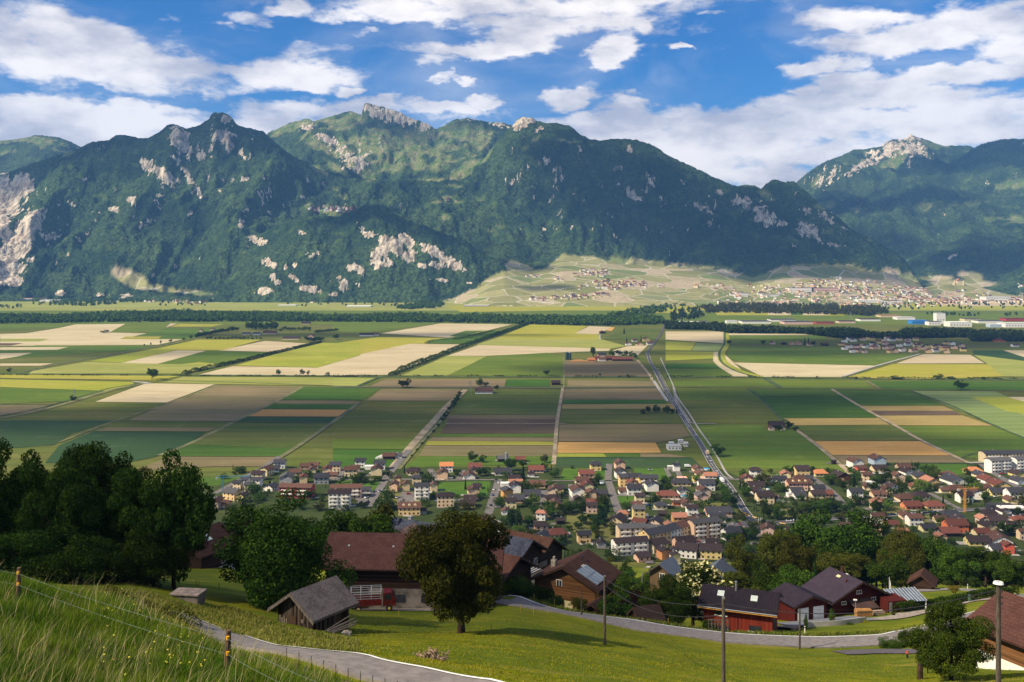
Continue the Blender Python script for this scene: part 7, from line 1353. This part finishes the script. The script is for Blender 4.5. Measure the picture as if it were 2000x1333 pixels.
nt(1650, 214, 1072, 1.2, 'round', 'olive', 2, 'yellowish green tree behind the dark red house roof'); nt(1610, 230, 1060, 1.1, 'round', 'mid', 2, 'mid green tree left of the yellowish one')
nt(1760, 235, 1030, .80, 'airy', 'olive', 3, 'weeping willow-like tree behind the flagpole', seed=5); nt(1735, 225, 1075, 1.0, 'round', 'mid', 2, 'green tree left of the willow-like tree')
nt(1828, 232, 1050, .85, 'round', 'deep', 2, 'dark tree right of the willow-like tree'); nt(1868, 226, 1072, 1.1, 'round', 'mid', 2, 'leafy green tree above the loop road bend'); nt(1925, 236, 1062, 1.0, 'round', 'deep', 2, 'dark tree above the right part of the loop road'); nt(1965, 230, 1078, 1.1, 'round', 'mid', 2, 'green tree near the right edge above the hedge'); nt(2015, 226, 1095, 1.1, 'round', 'deep', 2, 'dark tree at the right frame edge')
nt(1857, 84, 1188, .98, 'wide', 'mid', 3, 'spreading fruit tree with visible trunk at lower right', seed=4)
nt(1812, 92, 1225, .6, 'airy', 'olive', 1, 'thin small tree left of the spreading fruit tree'); nt(1925, 100, 1215, 1.0, 'bush', 'deep', 2, 'dark bush between fruit tree and edge chalet', 'shrub')
nt(1740, 121.5, 1244, 1.8, 'bush', 'mid', 2, 'low green bush on the road side, left one', 'shrub'); nt(1775, 121.5, 1232, 1.2, 'bush', 'mid', 2, 'taller green bush on the road side, right one', 'shrub')
nt(1574, 138, 1202, .42, 'tall', 'mid', 1, 'narrow clipped thuja beside the pale rubble bank'); nt(1625, 146, 1190, .5, 'airy', 'mid', 0, 'thin sapling on the paved yard'); nt(1745, 152, 1195, .8, 'airy', 'olive', 0, 'small sapling beside the gravel lane'); nt(1866, 196, 1142, 1.3, 'round', 'yellow', 1, 'small yellow-green tree on the lawn inside the road loop')
nt(1690, 145.5, 1210, 1.8, 'bush', 'yellow', 1, 'yellow flowering shrub below the orange woodpile', 'shrub'); nt(1660, 143.5, 1216, 2.0, 'bush', 'mid', 1, 'low green shrub along the retaining wall', 'shrub'); nt(1385, 133, 1212, 1.6, 'bush', 'deep', 1, 'small dark shrub beside the slatted gate', 'shrub')
nt(300, 145, 1070, 1.2, 'bush', 'deep', 1, 'dark bush behind the left tree mass', 'shrub')
# trees filling the slope below the houses
env = [(380,1010),(640,1010),(660,1010),(760,1010),(830,1045),(990,1068),(1060,1072),(1150,1082),(1260,1088),(1330,1095),(1400,1085),(1470,1060),(1560,1030),(1640,1010),(1710,1012),(1760,1035),(1830,1050),(1900,1065),(1990,1088),(2100,1100)]
rg = random.Random(12)
for k in range(150):
    u = rg.uniform(1000, 2120) if k > 18 else rg.uniform(640, 1000); d = rg.uniform(235, 560); p = G(u, d, -.3); vt = cv(env, u) + rg.uniform(4, 70); h = (CH - (vt - V0) / F * d) - p.z
    if h < 4: h = rg.uniform(4, 7)
    h = min(h, 24); lf = rg.choice(['deep', 'mid', 'deep', 'olive', 'mid']); t = tree(p, h, rg.uniform(.75, 1.1) if h > 9 else 1.2, 'round' if rg.random() < .9 else 'tall', lf, 2 if d < 330 else 1)
    pend(t, f"{'tall' if h > 13 else 'medium' if h > 8 else 'small'} {LN[lf]} slope tree", f"below {'the solar chalet' if u < 1230 else 'the blossom tree' if u < 1380 else 'the red house' if u < 1530 else 'the dark red house' if u < 1720 else 'the loop road'}{', nearer' if d < 330 else ', farther'}" if u > 1000 else 'behind the big barn', u, 'tree', 'trees on the slope down to the village')
# clipped hedge along the gravel lane
o = hedge_obj('clipped_hedge', gpath([(1752,155.5),(1800,161),(1850,168),(1900,175.5),(1950,181),(1985,184)]), 1.5, 1.7, 'deep', 330, .13, gz, 4, rough=.12); tag(o, 'long clipped green hedge beside the gravel lane', 'hedge')
# ------------------------------------------------------------------ poles, wires, lamps, posts
M_POLE = mat('pole_wood', (.075,.06,.045), .9, .3, 2, stretch=(4,4,.6))
def pole(u, d, vtop, r, label, cross=True, cat='utility pole'):
    p = G(u, d); h = CH - (vtop - V0) / F * d - p.z; t = empty('utility_pole', p); MB().bar((0,0,-.5), (0,0,h), r, r * .75, 10).build('post', M_POLE, t)
    if cross:
        MB().box(-.08, .08, -.08, .08, h, h + .12).build('cap', M_METAL, t)
        for k in range(3):
            i_ = MB().bar((0, -r, h - .35 - .35 * k), (.0, -r - .22, h - .30 - .35 * k), .025, .025, 5).bar((0, -r - .22, h - .36 - .35 * k), (0, -r - .22, h - .2 - .35 * k), .05, .04, 8).build('insulator', M_DARKMET, t)
    tag(t, label, cat, 'wooden utility poles'); return p + Vector((0, 0, h))
a = pole(1413, 62, 1170, .14, 'thick dark utility pole in front of the red house'); b = pole(1181, 98, 1127, .16, 'utility pole with cap in front of the solar chalet'); c_ = pole(1136, 133, 1156, .13, 'thin pole at the road edge left of the solar chalet pole', False); d_ = pole(1562, 122, 1189, .13, 'thin dark pole at the road edge in front of the garage', False); e_ = pole(1950, 56, 1141, .16, 'thick pole at the right edge with small white lamp dish')
MB().bar(e_ + Vector((0,0,.02)), e_ + Vector((0,0,.12)), .3, .25, 12).build('pole_dish', WM['white'], bpy.data.objects[[o.name for o in SC.objects if o.name.startswith('utility_pole')][-1]]).matrix_parent_inverse = Matrix.Translation(-G(1950, 56))
def wire(p, q_, sag, r, label, m=M_DARKMET):
    mb = MB(); n = 16; pts = [p.lerp(q_, i / n) - Vector((0, 0, sag * 4 * (i / n) * (1 - i / n))) for i in range(n + 1)]
    mb.path(pts, [r] * (n + 1), 4); return tag(mb.build('overhead_wire', m), label, 'wire', 'overhead wires')
wire(a - Vector((0,0,.3)), e_ - Vector((0,0,.3)), 1.0, .028, 'thin wire from the thick pole to the right edge pole'); wire(b - Vector((0,0,.2)), a - Vector((0,0,.3)), .9, .032, 'upper wire between solar chalet pole and thick pole'); wire(b - Vector((0,0,.8)), a - Vector((0,0,1.0)), 1.2, .032, 'lower wire between solar chalet pole and thick pole'); wire(d_, PX(1760, 1183, 150), .4, .012, 'wire from the thin garage pole to the dark red house'); wire(b - Vector((0,0,.5)), PX(1128, 1122, 152), .3, .014, 'wire from the capped pole to the solar chalet roof'); wire(b - Vector((0,0,.5)), PX(1250, 1180, 150), .4, .014, 'wire from the capped pole towards the purple bush')
p = G(1254, 168); h = CH - (1108 - V0) / F * 168 - p.z; t = empty('street_lamp', p); MB().path([(0,0,-1), (0,0,h * .75), (.15,0,h * .9), (.5,0,h * .99), (.9,0,h)], [.1, .08, .07, .06, .05], 8).build('pole', M_METAL, t); MB().box(.8, 1.4, -.14, .14, h - .05, h + .08).build('lamp_head', WM['white'], t); tag(t, 'tall curved grey street lamp behind the purple bush', 'street lamp')
p = G(1671, 150); t = empty('garden_lamp', p); MB().bar((0,0,-.3), (0,0,2.9), .05, .04, 6).build('pole', M_METAL, t); MB().box(-.3, .2, -.12, .12, 2.9, 3.08).build('lamp_head', WM['white'], t); tag(t, 'small white-headed lamp beside the orange woodpile', 'street lamp')
p = G(1737, 166, -.3); t = empty('flagpole', p); MB().bar((0,0,0), (0,0,5.4), .05, .04, 6).build('pole', WM['white'], t); mb = MB()
for k in range(6): mb.prism([(.05 + .06 * k, .03 * math.sin(k * 1.7), 2.6 + .12 * k), (.05 + .06 * (k + 1), .03 * math.sin(k * 1.7 + 1.7), 2.7 + .12 * k), (.05 + .06 * (k + 1), .03 * math.sin(k * 1.7 + 1.7), 5.0 - .32 * k), (.05 + .06 * k, .03 * math.sin(k * 1.7), 5.2 - .32 * k)], (0, .01, 0))
mb.build('flag', WM['white'], t); tag(t, 'white flagpole with limp white flag right of the dark red house', 'flagpole')
for k, (u, d, h_, pl) in enumerate([(1572,133.5,.95,'beside the clipped thuja'),(1752,198,1.1,'left of the loop road'),(1890,216,1.1,'at the top of the loop road'),(1036,39.8,1.05,'at the bottom edge beside the lower road'),(1926,150,1.0,'behind the edge chalet roof')]):
    t = empty('road_marker_post', G(u, d)); MB().bar((0,0,-.3), (0,0,h_), .09 if d > 60 else .05, .08 if d > 60 else .05, 6).build('post', WM['white'], t); MB().bar((0,0,h_ * .72), (0,0,h_ * .86), .1 if d > 60 else .055, .1 if d > 60 else .055, 6).build('black_band', M_DARKMET, t); tag(t, f"white road marker post with black band {pl}", 'marker post', 'white road marker posts')
M_STAKE = mat('stake_yellow', (.45,.33,.06), .8)
for k, (u, d, h_) in enumerate([(1017,128,1.1),(1042,127,1.0),(1070,130,1.0),(750,116,.9),(779,118,.8),(383,112,.9),(389,112,.8),(428,110,1.0),(1168,104,.8),(1305,134,1.0),(960,100,.7),(1043,143.5,.9),(1083,141,.9),(1125,138,.8)]):
    o = MB().bar((0,0,-.2), (0,0,h_), .04, .04, 5).build('stake', M_STAKE, loc=G(u, d)); pend(o, 'thin yellowish pasture stake', 'beside the upper road' if 1000 < u < 1400 else 'near the barn truck' if 700 < u < 1000 else 'left of the huge round tree', u, 'stake', 'pasture stakes')
# thin fence along the lower road
for k in range(12):
    u = 560 + k * 24; o = MB().bar((0,0,-.2), (0,0,.75), .018, .018, 5).build('fence_rod', M_DARKMET, loc=G(u, 49.5 - k * .55 - 2.2 + (k < 4) * .6)); pend(o, 'thin dark fence rod', 'on the near edge of the lower road', u, 'fence rod', 'fence rods along the lower road')
# log pile, brush heap, bin
rg = random.Random(3); mb = MB()
for k in range(60):
    a_ = rg.uniform(0, 6.28); r_ = rg.uniform(0, .9); z_ = rg.uniform(.02, .55) * (1 - r_ * .6); l_ = rg.uniform(.3, .9); cx0 = r_ * math.cos(a_) * 1.15; cy0 = r_ * math.sin(a_) * .7; e1 = rg.uniform(0, 3.14); mb.bar((cx0 - l_/2 * math.cos(e1), cy0 - l_/2 * math.sin(e1), z_), (cx0 + l_/2 * math.cos(e1), cy0 + l_/2 * math.sin(e1), z_ + rg.uniform(-.1, .25)), rg.uniform(.02, .06), rg.uniform(.015, .05), 5)
tag(mb.build('brushwood_pile', mat('dead_wood', (.22,.15,.10), .95, .5, 4), loc=G(843, 60)), 'heap of dead brushwood and roots on the meadow', 'wood heap')
p = G(1772, 110); t = empty('hydrant', p); MB().bar((0,0,-.1), (0,0,.55), .12, .12, 10).build('post', M_DARKMET, t); MB().bar((0,0,.55), (0,0,.85), .17, .1, 10).build('cap', mat('hydrant_red', (.4,.08,.05), .6), t); tag(t, 'small red-topped hydrant at the meadow edge below the bushes', 'hydrant')
p = G(1894, 171); t = empty('litter_bin', p); MB().bar((0,0,-.1), (0,0,1.2), .3, .3, 10).build('drum', mat('bin_green', (.05,.1,.06), .6), t); MB().bar((0,0,1.2), (0,0,1.32), .33, .25, 10).build('lid', M_DARKMET, t); tag(t, 'dark green litter bin on the gravel lane', 'bin')
mb = MB()
for k in range(26): u_ = 1560 + k * 5.4
p = G(1797, 87); o = MB().bar((0,0,-.2), (0,0,1.4), .28, .22, 9).build('tree_stump', M_BARK, loc=p); tag(o, 'old leafless stump left of the spreading fruit tree', 'stump')
# ------------------------------------------------------------------ pasture fence in front
FP = [(-60,42,1.2),(35,38.5,1.25),(443,28,1.25),(672,24.5,1.3),(860,22.5,1.3)]; tops = []
t = empty('pasture_fence', (0, 0, 0)); t.location = G(443, 28); base = t.location.copy(); M_POST = mat('fence_post_wood', (.12,.075,.045), .9, .4, 6, stretch=(5,5,.8), bump=.5); M_INS = mat('insulator_yellow', (.75,.36,.01), .5); M_WIRE = mat('wire_pale', (.15,.19,.16), .6)
for (u, d, h_) in FP:
    g = G(u, d) - base; r_ = .085; o = MB().path([g - Vector((0,0,.4)), g + Vector((.02,0,h_ * .5)), g + Vector((.05,0,h_))], [r_ * 1.05, r_, r_ * .92], 9).build('post', M_POST, t)
    for zz1 in (h_ - .18, h_ - .62): MB().bar(g + Vector((.06,-.11,zz1 - .05)), g + Vector((.06,-.11,zz1 + .05)), .05, .05, 8).build('insulator', M_INS, o)
    tops.append((g + Vector((.06,-.17,h_ - .18)), g + Vector((.06,-.17,h_ - .62))))
for k in (0, 1):
    mb = MB()
    for a_, b2 in zip(tops[:-1], tops[1:]):
        pts = [a_[k].lerp(b2[k], i / 10) - Vector((0,0,.10 * 4 * (i/10) * (1 - i/10))) for i in range(11)]; mb.path(pts, [.0045] * 11, 4)
    mb.build('wire', M_WIRE, t)
tag(t, 'pasture fence with weathered posts, yellow insulators and two pale wires', 'fence')
# ------------------------------------------------------------------ tall grass in front of the camera
def grass(name, n, ur, dr, hr, wr, cols, label, seed, keep=None, lean=.35, z_off=0.0):
    rng = np.random.default_rng(seed); u = rng.uniform(*ur, n); d = np.exp(rng.uniform(math.log(dr[0]), math.log(dr[1]), n))
    fi = np.clip((u - GU[0]) / 12.0, 0, len(GU) - 1.001); i = fi.astype(int); fu = fi - i; j = np.clip(np.searchsorted(GD, d) - 1, 0, len(GD) - 2); fd = (d - GD[j]) / (GD[j + 1] - GD[j])
    z = HZ[i, j] * (1 - fu) * (1 - fd) + HZ[i + 1, j] * fu * (1 - fd) + HZ[i, j + 1] * (1 - fu) * fd + HZ[i + 1, j + 1] * fu * fd; x = (u - 1000) / F * d
    k = keep(u, d, x) if keep else np.ones(n, bool); x, d, z, u = x[k], d[k], z[k], u[k]; n = len(x)
    cl = fbm(x / 1.6, d / 1.6, 3, seed); h = rng.uniform(*hr, n) * (.45 + 1.1 * cl); w_ = rng.uniform(*wr, n) * (d / 25) ** .6; th = rng.uniform(0, 6.283, n); ld = rng.normal(.5, .8, n); ll = h * np.abs(rng.normal(lean, .2, n))
    P = np.stack([x, d, z - .03], 1); side = np.stack([np.cos(th), np.sin(th), th * 0], 1) * w_[:, None]; up = np.array([0, 0, 1.]); L = np.stack([np.cos(ld), np.sin(ld) * .6, ld * 0], 1) * ll[:, None]
    m1 = P + L * .35 + up * (h * .6)[:, None]; tip = P + L + up * h[:, None]
    V = np.stack([P - side, P + side, m1 + side * .7, m1 - side * .7, tip], 1).reshape(-1, 3); b = np.arange(n)[:, None] * 5
    F1 = np.concatenate([b + np.array([[0,1,2]]), b + np.array([[0,2,3]]), b + np.array([[3,2,4]])], 0)
    m = bpy.data.materials.new(name + '_blades'); m.use_nodes = True; t = NT(m.node_tree); t.n.clear(); g = t.new('ShaderNodeNewGeometry'); f = t.noise(g.outputs['Position'], .5, 3, .6); rr = g.outputs['Random Per Island']
    cc = t.mix(t.ramp(f, .38, .62), cols[0], cols[1]); cc = t.mix(t.m('MULTIPLY', t.ramp(rr, .72, .95), .8), cc, cols[2]); dd = t.new('ShaderNodeBsdfDiffuse'); tr = t.new('ShaderNodeBsdfTranslucent'); t.link(cc, dd.inputs[0]); t.link(cc, tr.inputs[0]); mx = t.new('ShaderNodeMixShader'); mx.inputs[0].default_value = .35; t.link(dd.outputs[0], mx.inputs[1]); t.link(tr.outputs[0], mx.inputs[2]); oo = t.new('ShaderNodeOutputMaterial'); t.link(mx.outputs[0], oo.inputs[0])
    tag(link(bpy.data.objects.new(name, np_mesh(name, V, F1, m))), label, 'grass', kind='stuff')
edge_d = lambda u: cv([(-400,50),(250,50),(443,50),(560,46),(700,43.5),(850,43.5),(1000,41),(1200,39)], u)
offroad = lambda u, d, x: (np.abs(d - cv(LO, u)) > 2.4 + .003 * 0) & (np.abs(d - cv(UP, u)) > 3.2)
grass('tall_grass', 190000, (-130, 1010), (9, 52), (.20, .58), (.008, .016), [(.045,.105,.008), (.115,.175,.012), (.19,.19,.05)], 'tall blowing meadow grass on the near slope', 5, lambda u, d, x: (d < edge_d(u)))
grass('seed_stalks', 2600, (-130, 760), (14, 52), (.6, 1.25), (.008, .014), [(.32,.27,.12), (.24,.24,.09), (.4,.33,.2)], 'dry seed stalks standing above the near grass', 8, lambda u, d, x: (d < edge_d(u)) & (fbm(x / 3, d / 3, 2, 3) > .5), .5)
grass('rough_grass', 70000, (-100, 700), (56, 100), (.10, .36), (.02, .035), [(.11,.14,.02), (.20,.20,.035), (.34,.28,.11)], 'rough yellowish grass between lower road and trees', 9, lambda u, d, x: offroad(u, d, x) & ((d > cv(LO, u) + 3.4)|(d < cv(LO, u))) & (d < cv([(-100,86),(350,88),(450,96),(520,90),(560,82),(640,80),(700,78)], u)), .4)
grass('verge_grass', 30000, (960, 2040), (124, 142), (.15, .55), (.02, .035), [(.09,.13,.015), (.16,.18,.03), (.3,.27,.09)], 'rough verge grass along the upper road', 10, lambda u, d, x: offroad(u, d, x) & (d > cv(UP, u)) & (d < cv(UP, u) + 6), .4)
grass('meadow_tufts', 80000, (680, 2060), (44, 126), (.04, .13), (.012, .025), [(.12,.16,.006), (.25,.24,.01), (.38,.29,.06)], 'short mown meadow grass', 11, lambda u, d, x: offroad(u, d, x) & (d > cv(LO, u) + 2.2), .5)
o = hedge_obj('weed_thicket', gpath([(205,61.5),(290,62),(375,60)]), 2.2, 1.0, 'olive', 420, .07, gz, 6, rough=.6); tag(o, 'thicket of yellowish weeds hiding the lower road', 'weeds', kind='stuff')
# a few wild flowers
rngf = random.Random(9); mbf = MB()
for k in range(55):
    u = rngf.uniform(200, 420); d = rngf.uniform(24, 44); p = G(u, d, rngf.uniform(.5, .95)); s = rngf.uniform(.014, .026); mbf.bar(p, p + Vector((0,0,s)), s, s, 5)
tag(mbf.build('buttercups', mat('petal_yellow', (.7,.6,.05), .8)), 'yellow wild flowers in the near grass', 'flowers', kind='stuff')
# ================================================================== LABELS
ORD = ['leftmost','second','third','fourth','fifth','sixth','seventh','eighth','ninth','tenth','eleventh','twelfth','thirteenth','fourteenth','fifteenth','sixteenth','seventeenth','eighteenth','nineteenth','twentieth','twenty-first','twenty-second','twenty-third','twenty-fourth','twenty-fifth']
gr = {}
for it in PEND: gr.setdefault((it[1], it[2]), []).append(it)
for (d, pl), its in gr.items():
    its.sort(key=lambda i: i[3]); n = len(its)
    for k, it in enumerate(its):
        if n == 1: s = f"{d}, {pl}"
        elif k == 0: s = f"{d}, {pl}, leftmost"
        elif k == n - 1: s = f"{d}, {pl}, rightmost"
        elif n == 3: s = f"{d}, {pl}, middle one"
        else: s = f"{d}, {pl}, {ORD[min(k, 24)]} from left"
        it[0]['label'] = s
# ================================================================== AIR AND CLOUD SHADOWS
hz = MB().box(-8600, 8600, -1600, 13600, -500, 2300).build('haze', None, kind='stuff')
m = bpy.data.materials.new('haze_air'); m.use_nodes = True; t = NT(m.node_tree); t.n.clear()
pv = t.new('ShaderNodeVolumePrincipled'); pv.inputs['Color'].default_value = (0.20, 0.48, 1.0, 1); pv.inputs['Density'].default_value = 4.2e-5; pv.inputs['Anisotropy'].default_value = 0.0
o_ = t.new('ShaderNodeOutputMaterial'); t.link(pv.outputs[0], o_.inputs['Volume']); hz.data.materials.append(m); hz.display_type = 'WIRE'

def shadow_cloud_mat(dens):
    m = bpy.data.materials.new('shadow_cloud_vapour'); m.use_nodes = True; t = NT(m.node_tree); t.n.clear(); tc_ = t.new('ShaderNodeTexCoord'); P = tc_.outputs['Object']; s = t.new('ShaderNodeSeparateXYZ'); t.link(P, s.inputs[0])
    r = t.m('SQRT', t.m('ADD', t.m('MULTIPLY', s.outputs[0], s.outputs[0]), t.m('MULTIPLY', s.outputs[1], s.outputs[1]))); n = t.noise(P, 1.6, 4, .55)
    a = t.m('MULTIPLY', t.ramp(t.m('ADD', t.m('SUBTRACT', 1.0, r), t.m('MULTIPLY', t.m('SUBTRACT', n, .5), 1.5)), 0.05, 0.60), dens)
    d = t.new('ShaderNodeBsdfDiffuse'); d.inputs[0].default_value = (.85, .87, .9, 1); tr = t.new('ShaderNodeBsdfTransparent'); mx = t.new('ShaderNodeMixShader'); t.link(a, mx.inputs[0]); t.link(tr.outputs[0], mx.inputs[1]); t.link(d.outputs[0], mx.inputs[2])
    o_ = t.new('ShaderNodeOutputMaterial'); t.link(mx.outputs[0], o_.inputs[0]); return m
import bmesh
bm = bmesh.new(); bmesh.ops.create_icosphere(bm, subdivisions=5, radius=1.0)
for v_ in bm.verts:
    p = np.array(v_.co); k_ = 1 + .22 * (float(fbm(np.array([p[0] * 3 + 5]), np.array([p[1] * 3 + p[2] * 2]), 3, 4)[0]) - .5); v_.co = v_.co * k_
    if v_.co.z < 0: v_.co.z *= .4
cme = bpy.data.meshes.new('shadow_cloud'); bm.to_mesh(cme); bm.free()  # unseen clouds added above the frame, each placed sunward to shade a chosen patch
for k, (u, v, d, rx, ry, de, alt) in enumerate([(820,0,1290,380,280,.50,2700),(1330,0,1380,260,240,.48,2700),(300,0,1250,420,170,.5,2700),(1560,0,1080,260,120,.45,2700),(1640,0,1430,200,110,.45,2700),(1700,672,0,560,260,.6,2700),(1210,722,0,190,170,.55,2650),(700,655,0,600,110,.45,2750),(150,690,0,500,120,.3,2700),(1500,690,0,420,110,.42,2750),(1750,770,0,380,110,.34,2700),(1000,1060,0,520,90,.16,2650),(610,1100,140,66,62,.45,2650),(60,1000,105,36,24,.3,2640),
     (1380,430,6400,950,800,.82,2800),(1190,350,6800,480,420,.72,2850),(1480,500,5900,420,260,.78,2700),(120,320,6800,1250,520,.75,2850),(520,290,6900,620,330,.68,2900),(330,430,6000,300,240,.35,2800),(1700,420,8800,1000,620,.8,3200),(1950,330,9500,900,600,.8,3300),(1960,500,6900,650,420,.8,2900),(1680,470,7600,500,400,.6,3000),(735,414,5560,430,120,.85,2700),(800,480,5900,900,180,.2,2700),(960,500,5500,300,160,.7,2650),(770,262,8500,420,300,.4,3000),(905,245,8600,260,200,.4,3050),(1060,556,4950,150,110,.6,2600),(1580,532,5600,620,230,.65,2700),(880,575,0.1,1,1,0,0)]):
    if rx < 2: continue
    if d and d < 300: x, y, z = (u - 1000) / F * d, d, 140
    elif v == 0: x = (u - 1000) / F * d; y = d; z = 0
    elif d == 0: x, y = PG(u, v); z = 0
    else: x, y, z = PX(u, v, d)
    p = Vector((x, y, z)) + SUND * ((alt - z) / SUND.z); m_ = cme.copy(); m_.materials.append(shadow_cloud_mat(de)); o = bpy.data.objects.new('shadow_cloud', m_); link(o); o.location = p; o.scale = (rx * 1.25, ry * 1.25, min(rx, ry) * .35); tag(o, kind='structure')
